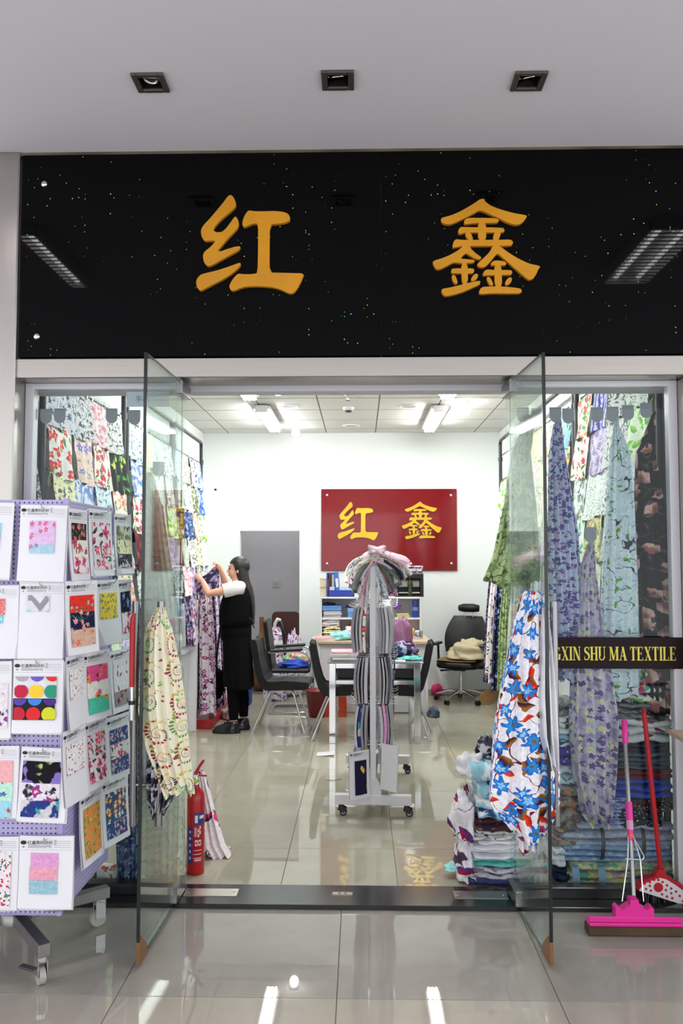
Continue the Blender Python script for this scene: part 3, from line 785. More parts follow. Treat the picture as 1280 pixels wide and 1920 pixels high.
 'confetti hearts': ((236, 228, 230), [sp(34, .34, (210, 50, 90), .5, 158), sp(36, .3, (60, 70, 110), .4, 159), sp(35, .3, (60, 150, 90), .25, 160)]),
 'orchid pink dots': ((222, 156, 206), [sp(60, .18, (240, 220, 240), .7, 161)]),
 'rose pink dots': ((230, 160, 180), [sp(60, .18, (246, 226, 236), .7, 162)]),
 'powder blue dots': ((150, 190, 206), [sp(60, .18, (226, 240, 246), .7, 163)]),
 'coral polka': ((226, 120, 120), [sp(50, .26, (246, 226, 226), .8, 164)]),
 'aqua polka': ((120, 206, 222), [sp(50, .26, (240, 250, 250), .8, 165)]),
 'golden bird on navy': ((26, 24, 62), [lf(9, .5, (220, 160, 40), (240, 210, 90), .35, 166, .5)]),
 'pink ribbon check': ((236, 214, 222), [stp(.05, .3, (226, 150, 180), .4), lf(16, .5, (30, 28, 40), (70, 60, 80), .4, 167, .3)]),
 'white black leaf': ((234, 232, 230), [lf(12, .55, (24, 24, 30), (60, 60, 66), .5, 168, .3)]),
 'green grey check': ((120, 132, 122), [stp(.06, .35, (86, 98, 90), .2)]),
 'pale sage floral': ((196, 206, 190), [fl(10, .5, 5, (214, 186, 176), (160, 170, 150), None, .7, 169), lf(12, .5, (140, 156, 134), (170, 180, 160), .7, 170)]),
 'wine toile': ((92, 34, 46), [bl(10, .54, (140, 70, 80), 171)]),
 'white pink trailing': ((232, 222, 224), [lf(9, .6, (214, 60, 120), (50, 40, 60), .5, 172, .4)]),
}
PM = {}
def print_mat(name, k=1.0, rough=.78):
    key = (name, k, rough)
    if key in PM: return PM[key]
    base, layers = PR[name]
    t = NT('fabric ' + name)
    uv0 = t.node('ShaderNodeUVMap', {'uv_map': 'UVMap'}).outputs[0]
    def warp(src, sc, am):
        n_ = t.node('ShaderNodeTexNoise', {'noise_dimensions': '2D'}, Vector=src, Scale=sc, Detail=1.0)
        o_ = t.vmath('SUBTRACT', n_.outputs['Color'], (.5, .5, .5))
        q_ = t.vmath('SCALE', o_); q_.node.inputs['Scale'].default_value = am
        return t.vmath('ADD', src, q_)
    uv = warp(warp(uv0, 11.0 * k, .045 / k), 46.0 * k, .010 / k)
    tex_ = t.node('ShaderNodeTexNoise', {'noise_dimensions': '2D'}, Vector=uv0, Scale=34.0 * k, Detail=4.0, Roughness=.65)
    shade_ = t.math('MULTIPLY_ADD', tex_.outputs[0], .62, .72)
    col = lin(base)
    rnd = random.Random(len(PM))
    for L in layers:
        kind = L[0]
        if kind in ('fl', 'lf', 'spi'):
            scale = L[1] * k
            seed = L[-1]
            v = t.node('ShaderNodeMapping', None, Vector=uv0 if kind == 'spi' else uv, Scale=(scale, scale, scale), Location=(seed * 1.37 + 11, seed * 2.11 + 7, 0)).outputs[0]
            vo = t.node('ShaderNodeTexVoronoi', {'voronoi_dimensions': '2D', 'feature': 'F1'}, Vector=v, Scale=1.0, Randomness=.75 if kind != 'spi' else .35)
            d = t.vmath('SUBTRACT', v, vo.outputs['Position'])
            sx = t.node('ShaderNodeSeparateXYZ', None, _0=d)
            rc = t.node('ShaderNodeSeparateColor', None, _0=vo.outputs['Color'])
            r = vo.outputs['Distance']
            if kind == 'fl':
                _, _, size, pet, a, b, ctr, dens, _s = L
                rad = t.math('MULTIPLY_ADD', rc.outputs[1], size * .45, size * .6)
                if pet:
                    ang = t.math('ADD', t.math('ARCTAN2', sx.outputs[1], sx.outputs[0]), t.math('MULTIPLY', rc.outputs[2], 6.28))
                    c = t.math('COSINE', t.math('MULTIPLY', ang, float(pet)))
                    rr = t.math('MULTIPLY', rad, t.math('MULTIPLY_ADD', c, .24, .74))
                else: rr = rad
                q = t.math('DIVIDE', r, rr)
                m = t.step(q, 1.0, .86)
                cc = t.mix(t.step(q, .25, .95), lin(b), lin(a))
                cc = t.mix(t.math('MULTIPLY', rc.outputs[2], .4), cc, lin(b))
                if ctr is not None: cc = t.mix(t.step(q, .3, .2), cc, lin(ctr))
            elif kind == 'lf':
                _, _, size, asp, a, b, dens, _s = L
                th = t.math('MULTIPLY', rc.outputs[2], 6.28)
                cs = t.math('COSINE', th); sn = t.math('SINE', th)
                x = t.math('ADD', t.math('MULTIPLY', sx.outputs[0], cs), t.math('MULTIPLY', sx.outputs[1], sn))
                y = t.math('SUBTRACT', t.math('MULTIPLY', sx.outputs[1], cs), t.math('MULTIPLY', sx.outputs[0], sn))
                xs_ = t.math('DIVIDE', x, size)
                wd = t.math('MULTIPLY', t.math('SUBTRACT', 1.0, t.math('MULTIPLY', xs_, xs_), clamp=True), size * asp)
                m = t.step(t.math('SUBTRACT', t.math('ABSOLUTE', y), wd), .0, -.03)
                cc = t.mix(t.step(y, -size * asp * .4, size * asp * .4), lin(a), lin(b))
            else:
                _, _, a, b, _s = L
                dens = 1.1
                ang = t.math('ARCTAN2', sx.outputs[1], sx.outputs[0])
                lr = t.math('LOGARITHM', t.math('MAXIMUM', r, .01), 2.718)
                ph = t.math('FRACT', t.math('ADD', t.math('MULTIPLY', lr, 1.15), t.math('MULTIPLY', ang, .15915)))
                arm = t.step(t.math('ABSOLUTE', t.math('SUBTRACT', ph, .5)), .17, .12)
                bead = t.math('SINE', t.math('MULTIPLY', ang, 22.0))
                m = t.math('MULTIPLY', arm, t.step(bead, -.7, -.3))
                m = t.math('MULTIPLY', m, t.step(r, .58, .5))
                cc = t.mix(t.step(rc.outputs[0], .35, .75), lin(a), lin(b))
                cc = t.mix(t.step(t.math('SINE', t.math('MULTIPLY', ang, 1.0)), .5, .95), cc, lin((225, 190, 60)))
                cc = t.mix(t.step(t.math('COSINE', ang), .75, .98), cc, lin((60, 40, 100)))
            if dens < 1: m = t.math('MULTIPLY', m, t.math('LESS_THAN', rc.outputs[0], dens))
            col = t.mix(m, col, cc)
        elif kind == 'bl':
            _, scale, thr, a, seed = L
            v = t.node('ShaderNodeMapping', None, Vector=uv, Scale=(scale * k,) * 3, Location=(seed * 1.7, seed * .9, seed)).outputs[0]
            no = t.node('ShaderNodeTexNoise', {'noise_dimensions': '2D'}, Vector=v, Scale=1.0, Detail=2.5, Roughness=.6)
            col = t.mix(t.step(no.outputs[0], thr - .02, thr + .05), col, lin(a))
        elif kind == 'ln':
            _, scale, w, a, seed = L
            v = t.node('ShaderNodeMapping', None, Vector=uv, Scale=(scale * k,) * 3, Location=(seed * 1.3, seed * .7, seed)).outputs[0]
            no = t.node('ShaderNodeTexNoise', {'noise_dimensions': '2D'}, Vector=v, Scale=1.0, Detail=1.0)
            m = t.step(t.math('ABSOLUTE', t.math('SUBTRACT', no.outputs[0], .5)), w * 1.3, w * .8)
            col = t.mix(m, col, lin(a))
        elif kind == 'st':
            _, per, duty, a, ang = L
            v = t.node('ShaderNodeMapping', None, Vector=uv, Rotation=(0, 0, ang)).outputs[0]
            x = t.node('ShaderNodeSeparateXYZ', None, _0=v).outputs[0]
            m = t.math('LESS_THAN', t.math('FRACT', t.math('DIVIDE', x, per / k)), duty)
            col = t.mix(m, col, lin(a))
    if name not in ('plain white', 'cream jewel spiral'):
        sv_ = t.vmath('SCALE', col); t.set(sv_.node.inputs['Scale'], shade_); col = sv_
    b = t.bsdf(Base_Color=col, Roughness=rough)
    b.inputs['Specular IOR Level'].default_value = .2
    PM[key] = t.m
    return t.m

# ---- shapes of cloth
def hang_mesh(w, h, seed, outer=.0, nu=18, nv=12):
    """cloth clipped over a rod: local x is width, hangs down -z, faces -y"""
    rnd = random.Random(seed); p1, p2 = rnd.uniform(0, 6), rnd.uniform(0, 6); k = rnd.choice((1.5, 2, 2.5))
    mb = MB()
    def fn(u, v):
        amp = .004 + .016 * v
        x = (u - .5) * w * (1 + .03 * math.sin(3 * v + p2))
        y = -.012 - .03 * v + amp * math.sin(2 * PI * k * u + p1 + v) + .006 * nz(u * 4, v * 4, seed)
        z = -h * v - .012 * abs(math.sin(PI * (u * 1.0))) * (1 - v) - .01 * v * math.sin(5 * u + p2)
        if v < .08: y += (.08 - v) * .12
        return (x, y, z)
    mb.grid(nu, nv, fn, lambda u, v: (u * w + seed * .37, -v * h + seed * .21))
    mb.grid(6, 2, lambda u, v: ((u - .5) * w, -.002 + .012 * v, .004 - v * .10), lambda u, v: (u * w, v * .1))
    return mb
def gather(rows, depth, folds, seed, nth=56, nv=40, hang=0.0, amp=.2, sag=0.0):
    """gathered cloth as a folded tube; rows = [(centre Vector, half width)] from top to bottom"""
    rnd = random.Random(seed); ph = [rnd.uniform(0, 6.28) for _ in range(5)]
    C_ = [Vector(c) for c, _ in rows]; Wd = [w for _, w in rows]
    n = len(rows)
    seg = [(C_[i + 1] - C_[i]).length for i in range(n - 1)]
    def row(t):
        q = t * sum(seg); i = 0
        while i < n - 2 and q > seg[i]: q -= seg[i]; i += 1
        f2 = min(1.0, q / max(1e-6, seg[i]))
        return C_[i].lerp(C_[i + 1], f2), Wd[i] * (1 - f2) + Wd[i + 1] * f2
    Ltot = sum((C_[i + 1] - C_[i]).length for i in range(n - 1))
    per = 4.8 * max(Wd)
    mb = MB()
    def fn(u, v):
        c, w = row(v)
        th = 2 * PI * u
        g = min(1.0, v * 3 + .25)
        k = 1 + amp * g * math.sin(folds * th + ph[0] + .8 * math.sin(3 * v + ph[1])) + .10 * g * math.sin((folds * 2 - 3) * th + ph[2] + 2 * v)
        dd = min(depth, w * 1.1 + .012)
        x = c.x + w * math.cos(th) * (1 + .25 * (k - 1))
        y = c.y + dd * .5 * math.sin(th) * k + .018 * g * math.sin(folds * 1.5 * math.cos(th) * 2 + ph[3])
        z = c.z
        if v > .9: z += sag * (v - .9) * 10 * math.sin(2 * th + ph[4]) + .012 * (v - .9) * 10 * math.sin(folds * th)
        return (x, y, z)
    mb.grid(nth, nv, fn, lambda u, v: (u * per + seed * .53, -v * Ltot + seed * .31))
    return mb
def px_rows(rows, Y):
    out = []
    for (py, xl, xr) in rows:
        a = at(xl, py, Y); b = at(xr, py, Y)
        out.append(((a + b) / 2, (b - a).length / 2))
    return out
def folded(w, d, h, layers, seed, mess=.012, round_=.9):
    """a folded length of cloth: soft layers lying on each other, origin at the base centre"""
    rnd = random.Random(seed); mb = MB()
    zh = h / layers
    for i in range(layers):
        z = zh * (i + .5); ww = w * (1 + rnd.uniform(-.06, .03)); dd = d * (1 + rnd.uniform(-.08, .03))
        ox, oy = rnd.uniform(-mess, mess), rnd.uniform(-mess, mess)
        s1, s2 = rnd.uniform(0, 9), rnd.uniform(0, 9)
        def fn(u, v, z=z, ww=ww, dd=dd, ox=ox, oy=oy, s1=s1):
            # closed superellipse section swept along the width
            a = 2 * PI * v
            c, s = math.cos(a), math.sin(a)
            ex = .45
            yy = math.copysign(abs(c) ** ex, c) * dd / 2
            zz = math.copysign(abs(s) ** .8, s) * zh * .56
            e = 1 - abs(2 * u - 1) ** 6 * .12
            x = (u - .5) * ww + ox
            droop = -.05 * h * (2 * u - 1) ** 4
            return (x, yy * e + oy + mess * .9 * nz(u * 3 + s1, i, seed), max(.0, z + zz * e + droop * (i / max(1, layers)) + zh * .5 * nz(u * 2.5, yy * 4 + s1, seed)))
        mb.grid(14, 16, fn, lambda u, v, z=z: (u * w + s1, v * d * 1.1 + s2))
        # end caps close the section
        for e_ in (0.0, 1.0):
            ring = [fn(e_, j / 16) for j in range(16)]
            mb.add(ring, [list(range(16))], [(p[1], p[2]) for p in ring])
    return mb
def crumple(rx, ry, rz, seed, n=40, m=26, rough=.35, flat=True):
    """heaped loose cloth"""
    mb = MB()
    def fn(u, v):
        th = 2 * PI * u; ph = PI * v
        d = Vector((math.sin(ph) * math.cos(th), math.sin(ph) * math.sin(th), math.cos(ph)))
        q = d * 2.1 + Vector((seed, seed * .7, seed * .3))
        k = 1 + rough * noise.noise(q) + rough * .6 * abs(noise.noise(q * 2.3)) + rough * .25 * noise.noise(q * 5)
        z = d.z * rz * k
        if flat and z < -rz * .25: z = -rz * .25 - (abs(z) - rz * .25) * .15
        return (d.x * rx * k, d.y * ry * k, z + (rz * .36 if flat else 0))
    mb.grid(n, m, fn, lambda u, v: (u * 2 * PI * rx * .8 + seed, v * PI * rz))
    return mb
CLIP = None
def add_clip(t, x, z=0.0, y=0.0):
    global CLIP
    if CLIP is None:
        CLIP = MB().box((0, -.012, -.012), (.016, .010, .03), bev=.002).tube([(-.007, -.006, .0), (-.009, -.01, .028), (.009, -.01, .028), (.007, -.006, .0)], .0015, 6).mesh('clip', M['chrome'])
    return link('clip', CLIP, t, (x, y, z))

# ================================================================== WALL RACKS WITH CLIPPED FABRICS
def rack(name_label, x, y0, y1, ztop, zrows, side):
    """pipe rack along a side wall: posts, elbowed top rail, a rod for each row"""
    t = thing('pipe_rack', name_label, 'rack', (x, (y0 + y1) / 2, 0))
    path = bend([(x, y0, 0), (x, y0, ztop), (x, y1, ztop), (x, y1, 0)], .07, 6)
    MB().tube(path, .019, 12).build('pipe_frame', M['blackpipe'], t, True)
    for yy in (y0, y1):
        for z in (.018, ztop - .22):
            MB().cyl((x, yy, z - .018), (x, yy, z + .03), .025, 14).build('pipe_joint', M['blackpipe'], t, True)
    for i, z in enumerate(zrows):
        xr = x - side * (.02 * i - .012)
        MB().cyl((xr, y0, z + .008), (xr, y1, z + .008), .006, 8).build('rod', M['blackpipe'], t, True)
        for yy in (y0, y1):
            if abs(xr - x) > .03: MB().cyl((x, yy, z + .008), (xr, yy, z + .008), .006, 8).build('bracket', M['blackpipe'], t, True)
    return t
NTH = ['first', 'second', 'third', 'fourth', 'fifth', 'sixth', 'seventh']
def fill_rack(x, y0, y1, zrows, side, lists, heights, rdesc, seed0):
    for i, z in enumerate(zrows):
        names = lists[i]
        n = len(names); W = (y1 - y0 - .08) / n
        for j, nm in enumerate(names):
            yc = y0 + .04 + W * (j + .5)
            xr = x - side * (.02 * i - .012)
            t = thing('hanging_fabric', f'{nm} fabric, {NTH[i + (6 - len(zrows) if side < 0 else 5 - len(zrows))]} row of {rdesc}', 'fabric', (xr, yc, z + .008), PI / 2 if side < 0 else -PI / 2, group='fabrics clipped on the wall racks')
            hang_mesh(W * 1.02, heights[i], seed0 + i * 17 + j).build('cloth', print_mat(nm, 1.5), t)
            for s_ in (-.36, .36): add_clip(t, s_ * W)
PL = list(PR)
ZL = [2.70, 2.43, 2.16, 1.89, 1.62, 1.35]
XA = -1.72
LR = [(4.40, 5.92), (6.00, 7.45), (7.52, 8.85)]
ld = ['the rack beside the sample stand', 'the rack near the extinguisher', 'the rack behind the woman']
for (y0, y1), d in zip(LR, ld):
    rack('black pipe rack of clipped fabrics, ' + d, XA, y0, y1, 2.93, ZL, -1)
fill_rack(XA, *LR[0], ZL, -1, [
    ['navy sprig', 'ink grey mottled', 'pink blossom', 'grey vine'],
    ['red poppy on white', 'peach and lilac', 'red rose on cream', 'black with lime flowers'],
    ['pale yellow sprig', 'blue watercolour', 'sky blue sprig', 'coral bloom'],
    ['mint leaf', 'lilac mist', 'navy sprig', 'pink blossom'],
    ['ink grey mottled', 'yellow daisy', 'navy night garden', 'coral bloom'],
    ['olive camouflage', 'royal blue wash', 'green apple leaf', 'lilac mist']], [.30] * 5 + [.46], ld[0], 1)
fill_rack(XA, *LR[1], ZL, -1, [
    ['sky blue sprig', 'yellow daisy', 'mint leaf', 'ink grey mottled'],
    ['blue watercolour', 'pale yellow sprig', 'speckled green on white', 'grey vine'],
    ['red rose on cream', 'pink blossom', 'peach and lilac', 'green apple leaf'],
    ['wine toile', 'coral bloom', 'yellow daisy', 'lilac mist'],
    ['grey vine', 'mint leaf', 'coral bloom', 'ink grey mottled'],
    ['indigo blossom', 'blue watercolour', 'pink blossom', 'sky blue sprig']], [.30] * 5 + [.46], ld[1], 131)
fill_rack(XA, *LR[2], ZL, -1, [
    ['sky blue sprig', 'coral bloom', 'ink grey mottled', 'blue watercolour'],
    ['mint leaf', 'sky blue sprig', 'olive camouflage', 'royal blue wash'],
    ['navy night garden', 'indigo blossom', 'coral bloom', 'green apple leaf'],
    ['pale sage floral', 'grey vine', 'pale yellow sprig', 'speckled green on white'],
    ['pink blossom', 'lilac mist', 'mint leaf', 'grey vine'],
    ['plum night floral', 'white with purple tulips', 'magenta floral', 'lilac mist']], [.30] * 5 + [.5], ld[2], 261)
ZR = [2.84, 2.55, 2.26, 1.97, 1.68]
XB = 1.60
RR = [(4.42, 6.08), (6.16, 7.66), (7.74, 9.40)]
rd = ['the rack behind the lettered window', 'the rack between window and chair', 'the rack beside the office chair']
for (y0, y1), d in zip(RR, rd):
    rack('black pipe rack of clipped fabrics, ' + d, XB, y0, y1, 3.02, ZR, 1)
fill_rack(XB, *RR[0], ZR, 1, [
    ['speckled green on white', 'grey vine', 'blue violet stripes', 'multicolour painterly'],
    ['green apple leaf', 'grey vine', 'lilac mist', 'red rose on cream'],
    ['sky blue sprig', 'ink grey mottled', 'speckled green on white', 'grey green watercolour'],
    ['grey green watercolour', 'pale sage floral', 'olive brush', 'mint leaf'],
    ['ink grey mottled', 'mint leaf', 'pale sage floral', 'grey vine']], [.32] * 4 + [.5], rd[0], 401)
fill_rack(XB, *RR[1], ZR, 1, [
    ['aqua with orange birds', 'multicolour painterly', 'coral bloom', 'yellow daisy'],
    ['aqua with orange birds', 'red poppy on white', 'pale yellow sprig', 'pink blossom'],
    ['grey green watercolour', 'yellow daisy', 'coral bloom', 'mint leaf'],
    ['sky blue sprig', 'lilac mist', 'olive camouflage', 'pink blossom'],
    ['grey vine', 'green moss garden', 'mint leaf', 'ink grey mottled']], [.32] * 4 + [.5], rd[1], 531)
fill_rack(XB, *RR[2], ZR[1:], 1, [
    ['mint leaf', 'coral bloom', 'olive camouflage', 'green apple leaf'],
    ['pink blossom', 'grey green watercolour', 'yellow daisy', 'mint leaf'],
    ['green moss garden', 'pale sage floral', 'olive brush', 'lilac mist'],
    ['navy night garden', 'white with plum sprays', 'indigo blossom', 'white black leaf']], [.32] * 3 + [.6], rd[2], 661)

# ---- lower, long drapes by the woman and by the office chair
def drape(name, label, rows, mat, depth=.14, folds=7, seed=1, group=None, hook=None, amp=.2, sag=.02, rough=None, nv=36):
    """world-space gathered drape as a thing; rows = [(Vector, halfwidth)] top to bottom"""
    base = rows[-1][0]
    t = thing(name, label, 'fabric', (base.x, base.y, base.z), group=group)
    gather(rows, depth, folds, seed, amp=amp, sag=sag, nv=nv).build('cloth', mat, t, True)
    return t
def side_rows(x, y, z0, z1, w0, w1, lean=0.0):
    return [(Vector((x, y, z0)), w0), (Vector((x + lean * .4, y, z0 * .6 + z1 * .4)), (w0 + w1) * .55), (Vector((x + lean, y, z1)), w1)]
low = [('white with jewel flowers', 8.22), ('plum night floral', 8.38), ('white with purple tulips', 8.54), ('plum night floral', 8.70), ('white with plum sprays', 8.86), ('lilac mist', 9.02), ('pale sage floral', 9.18)]
for k, (nm, y) in enumerate(low):
    drape('draped_fabric', f'long {nm} drape trailing to the floor, {NTH[k]} from the shop front', side_rows(-1.54, y, 1.42, .14 + .05 * (k % 3), .05, .085, .03), print_mat(nm, 2.0), .2, 5, 900 + k, 'long drapes along the extinguisher side wall', amp=.38)
low2 = [('navy night garden', 8.75), ('white with plum sprays', 8.95), ('white black leaf', 9.15), ('plum night floral', 9.35), ('green moss garden', 8.4), ('pale sage floral', 7.9), ('indigo blossom', 7.4), ('lilac mist', 6.8)]
for k, (nm, y) in enumerate(low2):
    drape('draped_fabric', f'long {nm} drape hanging low along the office chair wall', side_rows(1.50, y, 1.5, .3 + .06 * (k % 3), .05, .10, -.03), print_mat(nm, 2.0), .2, 6, 950 + k, 'long drapes along the office chair side wall')
# red base board and white low platform on the extinguisher side
t = thing('red_plinth', 'long red plinth under the trailing fabrics beside the woman', 'plinth', (-1.55, 8.5, 0))
MB().bx(-1.72, -1.46, 8.2, 9.6, 0, .09, .006).build('board', basic('red paint', (176, 30, 40), .4), t, True)
a = onz(349, 1372); b_ = onz(371, 1368)
t = thing('low_white_cabinet', 'low white cabinet under the fabrics beside the woman in black', 'cabinet', (-1.7, a.y, 0))
MB().bx(-1.69, b_.x, a.y, a.y + .03, 0, .84, .004).build('end_panel', M['white'], t, True)
MB().bx(-1.69, b_.x - .02, 6.3, a.y, .80, .84, .004).build('top_panel', M['white'], t, True)
MB().bx(-1.69, b_.x - .03, 6.3, 6.33, 0, .80, .004).build('end_panel', M['white'], t, True)
MB().bx(-1.69, -1.67, 6.33, a.y, 0, .8, .004).build('back_panel', M['white'], t, True)

# ---- hooks stuck to the glass, and fabrics hung from them
HOOK = None
def glass_hook(px, py, label, out=1):
    """adhesive hook on the inner face of a fixed pane"""
    p = at(px, py, YG + .008)
    t = thing('adhesive_hook', label, 'hook', p, group='grey adhesive hooks on the glass')
    w, h = .030, .044
    poly = [(-w, h * .9), (w, h * .9), (w, -.008)] + [(w * math.cos(a_), -.008 + -w * math.sin(a_)) for a_ in [PI * i / 8 for i in range(1, 8)]] + [(-w, -.008)]
    MB().prism(poly, (0, 0, 0), (1, 0, 0), (0, 0, 1), -.004).build('pad', basic('grey hook pad', (128, 130, 138), .5) if 'grey hook pad' not in bpy.data.materials else bpy.data.materials['grey hook pad'], t)
    MB().tube([(0, .006, -.01), (0, .012, -.045), (0, .022, -.055), (0, .026, -.04)], .0022, 8).build('hook_wire', M['chrome'], t)
    return p
drL = [(58, 781, 'beside the dark flowered drape'), (86, 781, 'second from the dark drape'), (112, 780, 'over the poppy fabric'), (209, 780, 'over the grey vine fabric'), (252, 783, 'nearest the cream fabric'), (297, 880, 'set low behind the cream fabric')]
for (px, py, d) in drL: glass_hook(px, py, 'grey adhesive hook on the sample stand window, ' + d)
drR = [(980, 778, 'holding the green moss drape'), (1008, 780, 'between the green and the purple drapes'), (1041, 778, 'holding the purple violet drape'), (1065, 780, 'next to the purple violet drape'), (1119, 778, 'empty, next to the birch drape'), (1148, 777, 'holding the birch branch drape'), (1177, 774, 'empty, between birch and black drapes'), (1211, 770, 'holding the black lily drape'), (1107, 1003, 'set low, holding the plum and lemon drape')]
for (px, py, d) in drR: glass_hook(px, py, 'grey adhesive hook on the lettered window, ' + d)
G_ = 'drapes hung from hooks on the glass'
YD = YG + .10
def hooked(nm, label, rows, Y, depth, folds, seed, rough=.78, amp=.2):
    R_ = px_rows(rows, Y)
    for i_, dy_ in ((0, .034), (1, .06)):
        if rows[0][2] - rows[0][1] < 20: R_[i_][0].y = min(R_[i_][0].y, YG + dy_)
    return drape('hooked_fabric', label, R_, print_mat(nm, 2.1, rough), depth, folds, seed, G_, amp=amp, nv=60)
hooked('green moss garden', 'soft green moss print drape hung from a hook on the lettered window', [(786, 978, 983), (800, 974, 986), (850, 958, 996), (950, 944, 1006), (1040, 926, 1012), (1092, 908, 1012)], YD + .06, .14, 6, 21)
hooked('purple violet garden', 'purple and blue violet print drape hung from a hook on the lettered window', [(786, 1038, 1044), (800, 1032, 1048), (850, 1029, 1058), (1000, 1027, 1082), (1130, 1030, 1090), (1270, 1035, 1092)], YD + .01, .12, 6, 22)
hooked('birch branch', 'pale blue birch branch print drape hung from a hook on the lettered window', [(786, 1145, 1151), (800, 1143, 1153), (850, 1142, 1182), (950, 1136, 1190), (1100, 1128, 1196), (1310, 1120, 1198)], YD + .02, .12, 5, 23, amp=.14)
hooked('black calla lily', 'black drape with pink calla lilies hung from a hook on the lettered window', [(780, 1208, 1214), (795, 1205, 1217), (850, 1190, 1228), (950, 1186, 1246), (1100, 1194, 1253), (1250, 1200, 1258), (1340, 1206, 1256)], YD + .05, .12, 5, 24, amp=.14)
hooked('plum and lemon blossom', 'plum and lemon blossom drape hung low on the lettered window, twisted at its end', [(1012, 1101, 1107), (1030, 1096, 1112), (1070, 1088, 1116), (1200, 1074, 1134), (1350, 1070, 1158), (1450, 1076, 1154), (1520, 1092, 1148), (1545, 1110, 1138)], YD - .02, .12, 6, 25)
hooked('dark grey mountain', 'dark flowered drape hung at the edge of the glass behind the sample stand', [(790, 60, 74), (850, 56, 78), (1000, 50, 84), (1250, 48, 90)], YD + .05, .12, 5, 26)
hooked('pale sage floral', 'pale sage floral curtain hanging to the floor behind the door with the cream fabric', [(892, 290, 300), (960, 280, 318), (1150, 268, 336), (1400, 262, 344), (1640, 260, 346)], YD + .10, .12, 7, 27)
hooked('indigo blossom', 'indigo blossom fabric standing rolled on the plinth behind the sample stand', [(1300, 216, 262), (1450, 216, 264), (1560, 218, 264), (1655, 222, 262)], YD + .02, .14, 7, 28)
# ================================================================== FABRICS OVER THE DOOR HANDLES
hp = on_door(0, lenL - .09, .055, 0)
YH = hp.y
t = drape('door_fabric', 'cream satin fabric with jewelled spirals hung over the glass door handle', px_rows([(1138, 294, 309), (1150, 288, 312), (1180, 274, 322), (1250, 266, 336), (1330, 263, 346), (1400, 276, 352), (1450, 296, 358), (1485, 312, 363)], YH), print_mat('cream jewel spiral', 1.9, .42), .13, 5, 41, amp=.15, sag=.02, nv=60)
gather(px_rows([(1180, 272, 300), (1300, 266, 306), (1400, 262, 306), (1450, 263, 304)], YH + .05), .06, 4, 42, amp=.12).build('lining', print_mat('plain white'), t, True)
gather(px_rows([(1400, 284, 330), (1450, 276, 334), (1500, 280, 322), (1530, 286, 305)], YH + .02), .09, 6, 43).build('under_cloth', print_mat('dark grey mountain', 2.0), t, True)
hq = on_door(1, lenR - .09, .055, 0)
YK = hq.y
t = drape('door_fabric', 'white fabric with large blue flowers hung over the glass door handle', px_rows([(1108, 984, 1008), (1116, 976, 1020), (1150, 965, 1026), (1250, 944, 1034), (1350, 926, 1040), (1450, 917, 1046), (1505, 914, 1046), (1560, 955, 1030)], YK + .01), print_mat('blue and rust magnolia', 1.9, .6), .16, 5, 44, amp=.13, sag=.03, nv=70)
gather(px_rows([(1140, 1016, 1026), (1200, 1012, 1032), (1300, 1006, 1040), (1380, 1010, 1044), (1440, 1026, 1046)], YK - .05), .05, 3, 45, amp=.08).build('lining', print_mat('plain white'), t, True)
gather(px_rows([(1500, 970, 1010), (1550, 968, 1008), (1595, 970, 1005)], YK + .03), .07, 4, 46).build('under_cloth', print_mat('white with purple tulips', 1.6), t, True)
# red handled wiper hooked on the outer bar of the door
t = thing('window_wiper', 'red handled window wiper hooked on the outer door bar', 'wiper', at(249, 1345, TIPL.y + .1))
Yw = TIPL.y + .04
P_ = lambda x, y: at(x, y, Yw)
MB().tube([P_(252, 1150), P_(249, 1160), P_(248, 1180), P_(247, 1288)], [.007, .0105, .011, .011], 12).build('grip', basic('red plastic', (190, 22, 34), .35), t, True)
MB().tube([P_(247, 1286), P_(247, 1318)], .0085, 12).tube([P_(247, 1320), P_(247, 1350)], .0125, 12).build('rod', M['chrome'], t, True)
MB().tube([P_(247, 1314), P_(247, 1321)], .014, 12).build('collar', M['black'], t, True)

# ================================================================== BAND WITH LETTERS
def strip(pts, ws):
    L_ = []; R_ = []
    for i, p in enumerate(pts):
        a = Vector(pts[max(0, i - 1)]); b = Vector(pts[min(len(pts) - 1, i + 1)])
        d = (b - a); d = Vector((d[0], d[1])).normalized(); n = Vector((-d.y, d.x))
        L_.append((p[0] + n.x * ws[i], p[1] + n.y * ws[i])); R_.append((p[0] - n.x * ws[i], p[1] - n.y * ws[i]))
    return [[L_[i], L_[i + 1], R_[i + 1], R_[i]] for i in range(len(pts) - 1)]
def rect(x0, y0, x1, y1): return [(x0, y0), (x1, y0), (x1, y1), (x0, y1)]
def serif_v(x, w, y0=0, y1=1, s=.07):
    return [rect(x - w / 2, y0, x + w / 2, y1), rect(x - w / 2 - s, y0, x + w / 2 + s, y0 + .05), rect(x - w / 2 - s, y1 - .05, x + w / 2 + s, y1)]
def diag(x0, y0, x1, y1, w): return [[(x0 - w / 2, y0), (x0 + w / 2, y0), (x1 + w / 2, y1), (x1 - w / 2, y1)]]
def ring(cx, cy, rx, ry, a0, a1, n, wmax, wmin):
    pts = []; ws = []
    for i in range(n + 1):
        a = a0 + (a1 - a0) * i / n
        pts.append((cx + rx * math.cos(a), cy + ry * math.sin(a))); ws.append(wmin + (wmax - wmin) * abs(math.cos(a)) ** 1.5)
    return strip(pts, ws)
TK, TN = .165, .055
S_pts = [(.48, .80), (.42, .92), (.28, .965), (.14, .91), (.10, .78), (.16, .65), (.30, .55), (.44, .44), (.50, .29), (.44, .12), (.28, .035), (.13, .07), (.06, .20)]
S_ws = [.03, .035, .035, .05, .075, .085, .085, .085, .08, .055, .035, .035, .03]
